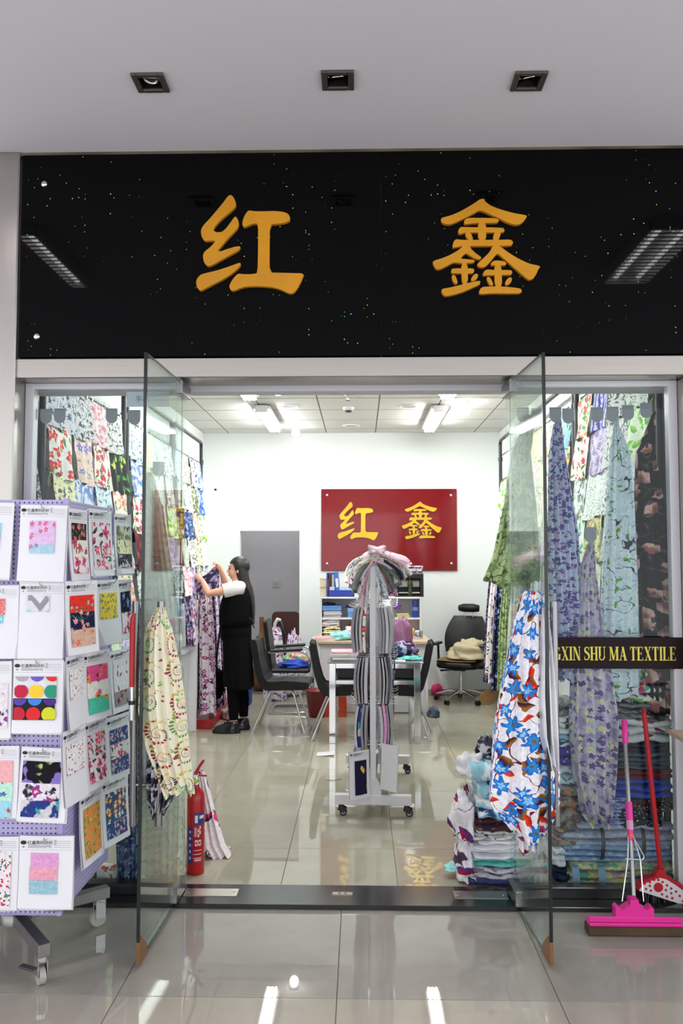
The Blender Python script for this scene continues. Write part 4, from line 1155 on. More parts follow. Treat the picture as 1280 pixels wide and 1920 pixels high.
LET = {
 'I': (.34, serif_v(.17, TK)),
 'H': (.74, serif_v(.16, TK) + serif_v(.58, TK) + [rect(.16, .47, .58, .53)]),
 'N': (.76, serif_v(.13, TN, s=.08) + serif_v(.62, TN, s=.08) + diag(.18, .97, .58, .0, .17)),
 'M': (.92, serif_v(.13, TN, s=.08) + serif_v(.76, TK) + diag(.19, .97, .43, .04, .16) + diag(.43, .04, .72, .97, .055)),
 'A': (.74, diag(.13, 0, .38, 1, .055) + diag(.60, 0, .36, 1, .17) + [rect(.22, .30, .52, .35), rect(.02, 0, .25, .05), rect(.46, 0, .74, .05)]),
 'X': (.72, diag(.14, 1, .56, 0, .17) + diag(.15, 0, .55, 1, .055) + [rect(.02, .95, .29, 1), rect(.43, .95, .68, 1), rect(.03, 0, .27, .05), rect(.42, 0, .70, .05)]),
 'T': (.66, serif_v(.32, TK) + [rect(.04, .94, .60, 1), rect(.04, .78, .085, 1), rect(.555, .78, .60, 1)]),
 'E': (.66, serif_v(.15, TK) + [rect(.15, .95, .54, 1), rect(.15, 0, .56, .05), rect(.15, .48, .42, .53), rect(.50, .80, .54, 1), rect(.52, 0, .56, .22), rect(.39, .38, .42, .63)]),
 'L': (.62, serif_v(.15, TK) + [rect(.15, 0, .54, .05), rect(.50, 0, .54, .26)]),
 'U': (.74, [rect(.08, .3, .24, 1), rect(.01, .95, .32, 1), rect(.55, .3, .605, 1), rect(.46, .95, .69, 1)] + ring(.345, .3, .235, .265, PI, 2 * PI, 12, .055, .03)),
 'S': (.58, strip(S_pts, S_ws) + [rect(.46, .70, .49, .98), rect(.05, .02, .08, .32)]),
 'O': (.78, ring(.37, .5, .29, .46, 0, 2 * PI, 28, .085, .03)),
 'G': (.78, ring(.38, .5, .29, .46, .85, 2 * PI - .55, 24, .085, .03) + [rect(.53, .05, .68, .42), rect(.45, .40, .74, .45), rect(.60, .68, .63, .95)]),
 ' ': (.26, [])}
bx0 = HR + .03; zb0 = at(1160, 1254, YG - .036).z; zb1 = at(1160, 1195, YG - .036).z
t = thing('window_lettering', 'dark brown band with yellow serif letters stuck across the window', 'sign', ((bx0 + JR) / 2, YG, zb0))
MB().bx(bx0, JR, YG - .036, YG - .034, zb0, zb1).build('band', basic('dark brown film', (34, 24, 25), .45, spec=.12), t, True)
word = 'HONGXIN SHU MA TEXTILE'
tail = sum(LET[c][0] for c in 'XIN SHU MA TEXTILE')
pa = at(1052, 1238, YG - .037); pb = at(1268, 1213, YG - .037)
sx_ = (pb.x - pa.x) / tail; sz_ = pb.z - pa.z
x = pa.x - sx_ * sum(LET[c][0] for c in 'HONG')
ymat = basic('yellow vinyl', (226, 208, 74), .4)
for c in word:
    wd, polys = LET[c]
    if polys:
        mb = MB()
        for k, po in enumerate(polys):
            mb.prism([(x + q[0] * sx_, pa.z + q[1] * sz_) for q in po], (0, YG - .036, 0), (1, 0, 0), (0, 0, 1), .0012 + .00004 * k)
        mb.build('letter', ymat, t, True)
    x += wd * sx_

# paper note inside the glass
p0 = at(238, 735, YG + .02); p1 = at(318, 763, YG + .02)
t = thing('paper_note', 'white paper strip with a printed phone line taped inside the glass', 'notice', ((p0.x + p1.x) / 2, YG + .02, p1.z))
MB().bx(p0.x, p1.x, YG + .0135, YG + .015, p1.z, p0.z).build('paper', basic('note paper', (206, 212, 222), .6), t, True)
def text_mesh(body, size, name, mat):
    cu = bpy.data.curves.new(name, 'FONT'); cu.body = body; cu.size = size; cu.resolution_u = 2; cu.extrude = .0002
    o = bpy.data.objects.new(name, cu); COL.objects.link(o)
    dg = bpy.context.evaluated_depsgraph_get(); dg.update()
    me = bpy.data.meshes.new_from_object(o.evaluated_get(dg))
    COL.objects.unlink(o); bpy.data.objects.remove(o)
    me.materials.clear(); me.materials.append(mat); me.name = name
    return me
ink = basic('black ink', (28, 28, 32), .6)
me = text_mesh('手机', .038, 'printed_text', basic('grey ink', (110, 114, 124), .6))
o = link('printed_text', me, t, (p0.x + .045 - t.location.x, .0125 - .02, p1.z + .026 - t.location.z), (PI / 2, 0, 0))

# ================================================================== SAMPLE STAND IN THE FOREGROUND
def peg_mat():
    t = NT('lilac pegboard')
    uv = t.node('ShaderNodeUVMap', {'uv_map': 'UVMap'}).outputs[0]
    v = t.node('ShaderNodeMapping', None, Vector=uv, Scale=(52, 52, 52)).outputs[0]
    f = t.node('ShaderNodeVectorMath', {'operation': 'FRACTION'}, _0=v).outputs[0]
    d = t.vmath('SUBTRACT', f, (.5, .5, 0))
    s = t.node('ShaderNodeSeparateXYZ', None, _0=d)
    r = t.math('SQRT', t.math('ADD', t.math('MULTIPLY', s.outputs[0], s.outputs[0]), t.math('MULTIPLY', s.outputs[1], s.outputs[1])))
    m = t.step(r, .20, .15)
    c = t.mix(m, lin((190, 180, 226)), lin((34, 32, 48)))
    t.bsdf(Base_Color=c, Roughness=.45)
    return t.m
YN = 3.34; YR = YN + .585
c0 = at(117, 1400, YN); XS = c0.x
zt0 = at(100, 937, YN).z; zb_ = at(100, 1714, YN).z
XW = XS - .60
cx_, cy_ = (XS + XW) / 2, (YN + YR) / 2
st = thing('sample_stand', 'lilac pegboard sample stand on a chrome wheeled base', 'display stand', (cx_, cy_, 0))
lil = peg_mat(); frm = basic('lilac frame paint', (176, 166, 214), .4)
th_ = .012
MB().bx(XW, XS, YN, YN + th_, zb_, zt0, .002).build('pegboard_panel', lil, st, True)
MB().bx(XS - th_, XS, YN + th_, YR, zb_, zt0, .002).build('pegboard_panel', lil, st, True)
MB().bx(XW, XS, YR, YR + th_, zb_, zt0, .002).build('pegboard_panel', lil, st, True)
MB().bx(XW, XW + th_, YN + th_, YR, zb_, zt0, .002).build('pegboard_panel', lil, st, True)
for (xx, yy) in ((XS, YN), (XS, YR + th_), (XW, YN), (XW, YR + th_)):
    MB().box((xx, yy, (zb_ + zt0) / 2), (.02, .02, zt0 - zb_ + .01), bev=.003).build('corner_post', frm, st, True)
MB().bx(XW, XS, YN, YR, zb_ - .006, zb_, .001).build('bottom_panel', frm, st, True)
MB().cyl((cx_, cy_, .12), (cx_, cy_, zb_), .03, 20).build('pole', M['chrome'], st, True)
steel_dark = basic('worn steel tube', (150, 148, 146), .35, .9)
MB().lathe([(.07, .0), (.07, .05), (.04, .07), (.03, .12)], 20, Matrix.Translation((cx_, cy_, .12))).build('hub', steel_dark, st, True)
for k in range(4):
    a = PI / 4 + k * PI / 2 - .12
    d = Vector((math.cos(a), math.sin(a), 0)); ln_ = .42
    e = Vector((cx_, cy_, .145)) + d * ln_
    leg = MB().box(Vector((cx_, cy_, .145)) + d * (ln_ / 2), (ln_, .05, .05), Matrix.Rotation(a, 3, 'Z'), .004).build('base_leg', steel_dark, st, True)
    q_ = e - d * .03
    cas = MB()
    cas.cyl((q_.x, q_.y, .10), (q_.x, q_.y, .125), .022, 14)
    tang = Vector((-d.y, d.x, 0))
    for s_ in (-1, 1): cas.box((q_.x + tang.x * s_ * .018 - d.x * .012, q_.y + tang.y * s_ * .018 - d.y * .012, .075), (.045, .004, .075), Matrix.Rotation(a, 3, 'Z'), .001)
    cas.build('caster_fork', M['chrome'], leg, True)
    wc = Vector((q_.x - d.x * .02, q_.y - d.y * .02, .036))
    MB().cyl(wc - tang * .012, wc + tang * .012, .036, 22).build('caster_wheel', basic('grey wheel', (176, 172, 162), .4) if 'grey wheel' not in bpy.data.materials else bpy.data.materials['grey wheel'], leg, True)
    if k == 3: MB().box((wc.x - d.x * .01 - .03, wc.y - .04, .082), (.075, .03, .008), Matrix.Rotation(a + .5, 3, 'Z'), .002).build('caster_brake', M['darkgrey'], leg, True)
# ---- sample cards
PAPER = basic('white card', (236, 235, 240), .6); PAPER2 = basic('grey card', (206, 204, 208), .6)
HDR = {}
def header_mesh(w):
    key = round(w, 3)
    if key in HDR: return HDR[key]
    mb = MB()
    def rc(x0, x1, z0, z1): mb.add([(x0 * w, 0, z0 * w), (x1 * w, 0, z0 * w), (x1 * w, 0, z1 * w), (x0 * w, 0, z1 * w)], [[0, 1, 2, 3]])
    n = 18
    mb.add([((-.42 + .055 * math.cos(2 * PI * i / n)) * w, 0, (-.115 + .036 * math.sin(2 * PI * i / n)) * w) for i in range(n)], [list(range(n))])
    for i in range(4): rc(.14, .46, -.09 - i * .036, -.087 - i * .036)
    for i in range(3): rc(.145, .19, -.078 - i * .036, -.070 - i * .036)
    rc(-.34, .1, -.180, -.172); rc(-.34, .02, -.205, -.198); rc(.04, .1, -.205, -.198); rc(-.44, -.40, -.20, -.185)
    rc(-.47, .47, -.245, -.243)
    rc(.0, .42, -1.33, -1.322); rc(.0, .3, -1.352, -1.345)
    me0 = mb.mesh('printed_header', ink)
    me1 = text_mesh('红鑫数码纺织', .078 * w, 'txt', ink)
    bm = bmesh.new(); bm.from_mesh(me0)
    off = len(bm.verts)
    b2 = bmesh.new(); b2.from_mesh(me1)
    b2.transform(Matrix.Translation((-.345 * w, 0, -.145 * w)) @ Matrix.Rotation(PI / 2, 4, 'X'))
    tmp = bpy.data.meshes.new('tmp'); b2.to_mesh(tmp); bm.from_mesh(tmp)
    me = bpy.data.meshes.new('printed_header'); bm.to_mesh(me); me.materials.append(ink)
    bm.free(); b2.free(); HDR[key] = me
    return me
def page_mesh(w, h, seed, curl):
    rnd = random.Random(seed); a = rnd.uniform(-1, 1)
    mb = MB()
    f = lambda u, v: ((u - .5) * w, -curl * v * v * (1 + .3 * a * (u - .5)) - .003 * math.sin(PI * u), -v * h)
    mb.grid(6, 8, f)
    return mb, f
def card(label, top, w, h, rotz, swatches, seed, curl=.012, nback=3, roll=0.0, hdr=True, paper=None, name='sample_card'):
    """a stack of A4 sample sheets hanging from a prong; top = world point of the top edge's middle"""
    rnd = random.Random(seed)
    t = thing(name, label, 'sample card', top, rotz, group='fabric sample cards on the pegboard stand')
    t.rotation_euler = (0, roll, rotz)
    mb, f = page_mesh(w, h, seed, curl)
    mb.build('page', paper or PAPER, t)
    for k in range(nback):
        m2, _ = page_mesh(w, h, seed + 5 + k, curl * (1 - .2 * k))
        o = m2.build('page', PAPER if k % 2 else PAPER2, t)
        o.location = (rnd.uniform(-.006, .008), .0022 * (k + 1), rnd.uniform(-.008, .002)); o.rotation_euler = (0, rnd.uniform(-.03, .03), 0)
    if hdr: link('printed_header', header_mesh(w), t, (0, -.0042, 0))['kind'] = 'stuff'
    for (nm, x0, v0, x1, v1) in swatches:
        g = MB()
        j = [rnd.uniform(-.008, .008) for _ in range(4)]
        def sf(u, v):
            uu = x0 + (x1 - x0) * u + j[0] * (1 - v) + j[1] * v; vv = v0 + (v1 - v0) * v + j[2] * u
            p = f(uu, vv); return (p[0], p[1] - .0035 - .001 * math.sin(PI * u), p[2])
        g.grid(6, 5, sf, lambda u, v: ((x0 + (x1 - x0) * u) * w + seed, -(v0 + (v1 - v0) * v) * h + seed))
        g.build('fabric_swatch', print_mat(nm, 1.7), t)
    return t, f
def prong(p, d, ln_=.12):
    d = Vector(d).normalized()
    MB().tube([p, p + d * ln_, p + d * (ln_ + .012) + Vector((0, 0, .014))], .0026, 8).build('prong', M['chrome'], st, True)
def front_card(px0, py0, px1, py1, sw, label, seed, roll=0.0, **k):
    """sw in pixels: (print, x0, y0, x1, y1)"""
    Yc = YN - .035
    a = at(px0, py0, Yc); b = at(px1, py1, Yc)
    w = b.x - a.x; h = a.z - b.z
    S_ = [(nm, (x0 - px0) / (px1 - px0), (y0 - py0) / (py1 - py0), (x1 - px0) / (px1 - px0), (y1 - py0) / (py1 - py0)) for (nm, x0, y0, x1, y1) in sw]
    t, f = card(label, ((a.x + b.x) / 2, Yc, a.z), w, h, 0, S_, seed, roll=roll, **k)
    prong(Vector(((a.x + b.x) / 2, YN, a.z - .012)), (0, -1, 0), .055)
    return t, f, w, h
front_card(-62, 942, 24, 1084, [('sky stars', -50, 980, 3, 1030)], 'sample card with pale star swatches on the pegboard front, top row', 301, .03)
front_card(39, 947, 124, 1090, [('pink plum blossom on lilac', 58, 977, 104, 1022), ('aqua plum blossom', 59, 1020, 105, 1038)], 'sample card with lilac plum blossom swatch on the pegboard front', 302, .02)
front_card(-52, 1098, 33, 1234, [('coral polka', -40, 1123, 9, 1153), ('aqua polka', -40, 1153, 6, 1170)], 'sample card with coral and aqua polka dots on the pegboard front', 303)
t, f, w, h = front_card(38, 1092, 119, 1234, [('plain white', 50, 1116, 93, 1146)], 'sample card with a grey chevron swatch on the pegboard front', 304)
def on_card(f, u, v, e): p = f(u, v); return (p[0], p[1] - e, p[2])
for nm, pl, col in (('chevron_print', [(.20, .17), (.28, .165), (.47, .285), (.60, .175), (.66, .20), (.66, .24), (.48, .385), (.28, .24), (.20, .24)], (150, 150, 156)), ('blue_print', [(.16, .385), (.22, .35), (.28, .385)], (160, 214, 234)), ('blue_print', [(.60, .395), (.66, .35), (.665, .39)], (160, 214, 234))):
    g = MB(); n = len(pl)
    g.add([on_card(f, u, v, .0062) for u, v in pl], [list(range(n))])
    g.build(nm, basic(nm + ' ink', col, .7), t)
front_card(-66, 1240, 19, 1384, [('white with jewel flowers', -50, 1280, 13, 1365)], 'sample card with a white jewel flower swatch on the pegboard front', 305, -.02)
t, f, w, h = front_card(26, 1237, 117, 1374, [('plain white', 31, 1268, 106, 1309)], 'sample card with bold coloured circles on white and black', 306, nback=5)
def dotcol(k): return basic('circle ink %d' % k, [(176, 170, 176), (108, 82, 190), (226, 44, 36), (196, 16, 60), (250, 206, 46), (30, 150, 116), (84, 60, 170), (54, 130, 226), (70, 30, 130), (196, 16, 46), (222, 22, 34), (212, 216, 36)][k], .7)
def uvp(px, py): return ((px - 26) / 91, (py - 1237) / 137)
g = MB(); g.add([on_card(f, *uvp(x, y), .0062) for x, y in ((28, 1309), (104, 1309), (104, 1349), (28, 1349))], [[0, 1, 2, 3]]); g.build('black_ground', basic('black cotton', (22, 18, 24), .8), t)
import itertools
def clip_poly(pts, ax, lim, keep_less):
    out = []
    for i in range(len(pts)):
        a, b = pts[i], pts[(i + 1) % len(pts)]
        ia = (a[ax] <= lim) == keep_less; ib = (b[ax] <= lim) == keep_less
        if ia: out.append(a)
        if ia != ib:
            s_ = (lim - a[ax]) / (b[ax] - a[ax]); out.append((a[0] + (b[0] - a[0]) * s_, a[1] + (b[1] - a[1]) * s_))
    return out
rows_ = [(1264, 1268, 1288, 43), (1296, 1284, 1308, 42), (1309, 1310, 1327, 40), (1338, 1325, 1348, 38)]
for r_, (cy0, lo, hi, x_0) in enumerate(rows_):
    for c_ in range(3):
        cxp = x_0 + 28 * c_; R_ = 13.2
        pts = [(cxp + R_ * math.cos(2 * PI * i / 28), cy0 + R_ * math.sin(2 * PI * i / 28)) for i in range(28)]
        for ax, lim, kl in ((0, 106, True), (0, 30, False), (1, hi, True), (1, lo, False)):
            pts = clip_poly(pts, ax, lim, kl)
        if len(pts) > 2:
            g = MB(); g.add([on_card(f, *uvp(*q), .0070) for q in pts], [list(range(len(pts)))]); g.build('printed_circle', dotcol(r_ * 3 + c_), t)
front_card(-54, 1398, 33, 1532, [('pink stars', -40, 1425, 24, 1466), ('mint stars', -40, 1466, 24, 1500), ('sky stars', -40, 1500, 24, 1532)], 'sample card with pink, mint and blue star swatches', 307)
front_card(41, 1402, 128, 1540, [('black with lavender corner', 46, 1427, 116, 1468), ('white with jewel flowers', 46, 1468, 116, 1500), ('blue bokeh', 48, 1500, 116, 1531)], 'sample card with black, jewel flower and blue swatches stacked', 308, .04)
front_card(-62, 1568, 33, 1704, [('confetti hearts', -46, 1595, 20, 1700)], 'sample card with confetti heart swatch on the pegboard front', 309)
front_card(37, 1567, 136, 1702, [('orchid pink dots', 59, 1598, 109, 1624), ('rose pink dots', 58, 1624, 109, 1649), ('powder blue dots', 58, 1649, 109, 1674)], 'sample card with orchid, rose and powder blue swatches', 310)
def project(p):
    v = Vector(p) - CAM; d = v.dot(FWD)
    return 640 + FPX * v.dot(RGT) / d, 960 - FPX * v.dot(UPV) / d
def side_card(pxl, pxr, py, sw, label, seed, w=.205, h=.292, off=.03, **k):
    A = onx(pxl, py, XS + off)
    lo, hi = 0.0, PI / 2 - .02
    for _ in range(30):
        m_ = (lo + hi) / 2
        B = A + Vector((math.cos(m_), math.sin(m_), 0)) * w
        if project(B)[0] > pxr: lo = m_
        else: hi = m_
    a = (lo + hi) / 2
    B = A + Vector((math.cos(a), math.sin(a), 0)) * w
    top = (A + B) / 2
    S_ = [(nm, .12, .20 + .70 * i / max(1, len(sw)) * (1 if len(sw) > 1 else .0), .88, .20 + .70 * (i + 1) / len(sw) if len(sw) > 1 else .60) for i, nm in enumerate(sw)]
    card(label, (top.x, top.y, top.z), w, h, a, S_, seed, curl=.02, nback=2, **k)
    pr_ = Vector((XS, top.y, top.z - .014)); prong(pr_, (1, 0, 0), max(.05, top.x - XS + .03))
SD = 'on the pegboard side'
for i, (l, r, y, sw, d) in enumerate([
    (214, 246, 962, ['olive camouflage', 'pale yellow sprig', 'dark grey mountain'], 'sample card with dark and olive swatches ' + SD + ' by the door'),
    (166, 209, 953, ['magenta floral', 'crimson hibiscus'], 'sample card with magenta floral swatches ' + SD),
    (128, 164, 952, ['black rose', 'red rose on cream', 'magenta floral'], 'sample card with black rose swatches ' + SD),
    (222, 243, 1088, ['navy night garden', 'magenta floral'], 'sample card with navy and red swatches ' + SD + ' by the door'),
    (181, 222, 1088, ['yellow paisley'], 'sample card with one yellow paisley swatch'),
    (122, 182, 1090, ['red with navy flowers', 'navy with pink roses', 'tan with coral roses'], 'sample card with red, navy and tan flower swatches'),
    (206, 243, 1222, ['white sparse red sprig', 'white sparse red sprig', 'grey red toile'], 'sample card with pale red sprig swatches and grey toile'),
    (155, 206, 1225, ['pink sunflower', 'white sunflower', 'teal sunflower'], 'sample card with pink, white and teal sunflower swatches'),
    (124, 154, 1232, ['white berry dots'], 'thick sample card stack with small berry swatch turned edge on'),
    (199, 243, 1348, ['indigo chintz', 'crimson hibiscus', 'indigo chintz'], 'sample card with indigo chintz swatches'),
    (158, 200, 1356, ['crimson hibiscus', 'magenta floral'], 'sample card with large crimson hibiscus swatches'),
    (117, 160, 1374, ['white berry dots'], 'sample card with scattered red berry swatch ' + SD),
    (190, 240, 1468, ['patchwork floral', 'patchwork floral', 'indigo chintz'], 'sample card with busy patchwork floral swatches'),
    (150, 190, 1496, ['orange garden', 'orange garden'], 'sample card with orange garden swatches'),
    ]):
    side_card(l, r, y, sw, d, 330 + i, off=.022 + .006 * (i % 3))

# ================================================================== MOP AND BROOM
pink = basic('pink plastic', (226, 44, 150), .35); redp = basic('red enamel', (186, 18, 30), .3)
mb0 = onz(1188, 1752, 0.0)
YM = mb0.y
mp_ = lambda px, py: at(px, py, YM + .02)
ztop_ = at(1170, 1352, YG - .06)
base_ = at(1188, 1690, YM + .03)
t = thing('sponge_mop', 'pink sponge mop with steel handle leaning on the window', 'mop', (mb0.x, YM, 0))
def mpt(py):
    f = (1690 - py) / (1690 - 1352); return base_.lerp(ztop_, f)
MB().tube([mpt(1395), mpt(1690)], .0105, 14).build('pole', M['handle'], t, True)
MB().tube([mpt(1350), mpt(1352), mpt(1396), mpt(1398)], [.010, .015, .0145, .0125], 14).build('grip', pink, t, True)
MB().tube([mpt(1510), mpt(1545)], .0165, 14).build('sleeve', pink, t, True)
MB().tube([mpt(1545), mpt(1562)], .0165, 14).build('collar', basic('cloudy pink plastic', (206, 150, 180), .4), t, True)
MB().tube([mpt(1562), mpt(1582)], .0135, 14).build('sleeve', pink, t, True)
MB().tube([mpt(1571), mpt(1576)], .0155, 14).build('ring', basic('orange plastic', (240, 90, 30), .4), t, True)
for s_ in (-1, 1):
    MB().tube([mpt(1575) + Vector((s_ * .012, -.006, 0)), at(1188 + s_ * 12, 1612, YM + .05), at(1186 + s_ * 20, 1690, YM + .02)], .0032, 8).build('squeeze_wire', M['chrome'], t, True)
MB().tube(bend([mpt(1574) + Vector((.01, -.012, 0)), at(1207, 1605, YM + .06), at(1205, 1612, YM + .05), at(1172, 1610, YM + .05)], .01), .0032, 8).build('lever', M['chrome'], t, True)
a0 = at(1099, 1735, YM); a1 = at(1277, 1735, YM)
zs1 = at(1188, 1732, YM).z
MB().bx(a0.x, a1.x, YM - .03, YM + .04, 0.002, zs1, .006).build('sponge', basic('brown sponge', (84, 62, 42), .9, bump=1.0, bscale=60, vary=.4), t, True)
MB().bx(a0.x + .005, a1.x - .005, YM - .034, YM + .044, zs1, zs1 + .014, .003).bx(a0.x + .005, a1.x - .005, YM - .028, YM - .02, zs1 + .016, zs1 + .040, .003).build('rail', pink, t, True)
bw = .062; c_ = at(1187, 1720, YM)
MB().prism([(-.085, 0), (.085, 0), (.085, .062), (.075, .07), (.055, .055), (.02, .075), (.018, .1), (-.018, .1), (-.02, .075), (-.055, .055), (-.075, .07), (-.085, .062)], (c_.x, YM + .028, zs1 + .013), (1, 0, 0), (0, 0, 1), .05).build('head_body', pink, t, True)

Yb_ = onz(1250, 1718, .0).y + .12
t = thing('broom', 'red handled broom with a dotted white head leaning behind the mop', 'broom', (at(1240, 1690, Yb_).x, Yb_, 0))
b0 = at(1239, 1640, Yb_); b1 = at(1206, 1326, YG - .05)
MB().tube([b1, b1.lerp(b0, .04), b0], [.0125, .0115, .012], 14).build('handle', redp, t, True)
MB().lathe([(.008, .0), (.010, .004), (.008, .008)], 12, Matrix.Translation(b1 - Vector((0, .010, .012))) @ Matrix.Rotation(PI / 2, 4, 'X')).build('hang_hole', M['darkgrey'], t, True)
hd = [(1194, 1668), (1200, 1655), (1212, 1648), (1228, 1642), (1233, 1630), (1245, 1630), (1250, 1642), (1266, 1652), (1282, 1662), (1300, 1682), (1302, 1702)]
o_ = at(0, 0, Yb_ - .02)
V2 = lambda px, py: ((at(px, py, Yb_ - .02).x), at(px, py, Yb_ - .02).z)
MB().prism([V2(*q_) for q_ in hd], (0, Yb_ + .02, 0), (1, 0, 0), (0, 0, 1), .045).build('head_rim', redp, t, True)
face = [(1197, 1669), (1204, 1658), (1216, 1652), (1236, 1645), (1248, 1648), (1266, 1659), (1282, 1671), (1296, 1688), (1299, 1702)]
hf_ = MB().prism([V2(*q_) for q_ in face], (0, Yb_ - .024, 0), (1, 0, 0), (0, 0, 1), .004).build('head_face', M['white'], t, True)
for (x_, y_, r_) in [(1234, 1664, 8.5)] + [(1208, 1657, 2.2), (1218, 1654, 2.2), (1226, 1650, 2.2), (1234, 1650, 2.2), (1242, 1654, 2.2), (1250, 1660, 2.2), (1258, 1666, 2.2), (1267, 1672, 2.2), (1274, 1680, 2.2), (1211, 1667, 2.2), (1218, 1661, 2.2), (1220, 1670, 2.2), (1248, 1669, 2.2), (1258, 1675, 2.2), (1241, 1677, 2.2), (1250, 1681, 2.2), (1260, 1684, 2.2), (1280, 1690, 2.2)]:
    p = at(x_, y_, Yb_ - .0295); r = r_ * Yb_ / FPX
    MB().cyl(p + Vector((0, .003, 0)), p, r, 18).build('printed_dot', redp, hf_, True)
br = [(1197, 1670), (1300, 1703), (1306, 1735), (1280, 1726), (1216, 1706), (1200, 1690)]
mb = MB(); rnd = random.Random(5)
for k in range(90):
    f = (k % 30) / 29.0; row = k // 30
    p = at(1199 + 99 * f, 1671 + 32 * f, Yb_ - .012 + .014 * row)
    ln_ = .10 + rnd.uniform(-.01, .01)
    q_ = p + Vector((rnd.uniform(-.01, .01) + .02 * (f - .5), rnd.uniform(-.02, .015), -ln_))
    q_.z = max(q_.z, .003)
    mb.tube([p, q_], [.0045, .003], 5)
o = mb.build('bristles', M['black'], t, True); o['kind'] = 'stuff'

# ================================================================== FIRE EXTINGUISHER
e0 = onz(366, 1636)
t = thing('fire_extinguisher', 'red fire extinguisher standing inside the glass door', 'fire extinguisher', (e0.x, e0.y, 0))
R0 = .0475
redx = basic('extinguisher red', (178, 16, 26), .22)
cyl_ = MB().lathe([(.0, .0), (.044, .0), (R0, .008), (R0, .39), (.044, .42), (.030, .440), (.018, .45), (.016, .47)], 32).build('cylinder', redx, t)
MB().lathe([(.018, .468), (.018, .485), (.013, .49), (.013, .505)], 18).box((0, 0, .51), (.03, .022, .02), bev=.003).build('valve', M['chrome'], t)
MB().box((.02, 0, .515), (.075, .016, .008), shrot('Y', .1), .002).build('carry_handle', redx, t)
MB().prism([(-.005, .52), (.008, .522), (.022, .555), (.043, .585), (.045, .597), (.034, .597), (.012, .567), (-.004, .54)], (0, .008, 0), (1, 0, 0), (0, 0, 1), .016).build('squeeze_lever', redx, t)
MB().lathe([(.0, .0), (.014, .0), (.014, .012), (0, .012)], 16, Matrix.Translation((.0, -.018, .487)) @ Matrix.Rotation(PI / 2, 4, 'X')).build('gauge', basic('yellow green tag', (190, 200, 60), .4), t)
def wrap(a0, a1, z0, z1, off=.0008, n=8):
    mb = MB(); r = R0 + off
    mb.grid(n, 1, lambda u, v: (r * math.sin(a0 + (a1 - a0) * u), -r * math.cos(a0 + (a1 - a0) * u), z0 + (z1 - z0) * v)); return mb
blue_l = basic('blue label', (34, 50, 130), .35); wht_l = basic('white print', (226, 216, 222), .4)
wrap(-.75, -.15, .065, .25).build('side_label', blue_l, cyl_)
wrap(.02, 1.35, .265, .325).build('top_label', blue_l, cyl_)
wrap(.10, .42, .275, .315, .0013).build('printed_block', wht_l, cyl_)
wrap(.6, 1.2, .295, .312, .0013).build('printed_block', wht_l, cyl_)
for k in range(5): wrap(-.52, -.36, .085 + k * .034, .098 + k * .034, .0013, 3).build('printed_icon', wht_l, cyl_)
for k in range(7): wrap(.05, .33, .205 + k * .007, .208 + k * .007, .0009, 3).build('printed_line', wht_l, cyl_)
for (a_, z_) in ((.42, .20), (.62, .215), (.42, .225), (.62, .24)): wrap(a_, a_ + .16, z_, z_ + .018, .0009, 3).build('printed_icon', wht_l, cyl_)
for a_ in (.12, .5): 
    wrap(a_, a_ + .3, .155, .185, .0009, 3).build('printed_icon', wht_l, cyl_); wrap(a_ + .06, a_ + .22, .162, .178, .0014, 3).build('printed_icon', redx, cyl_)
for k in range(3): wrap(.0, .9, .09 + k * .02, .093 + k * .02, .0009, 6).build('printed_line', wht_l, cyl_)
for k in range(6): wrap(.1 + k * .13, .18 + k * .13, .075, .086, .0009, 2).build('printed_line', wht_l, cyl_)

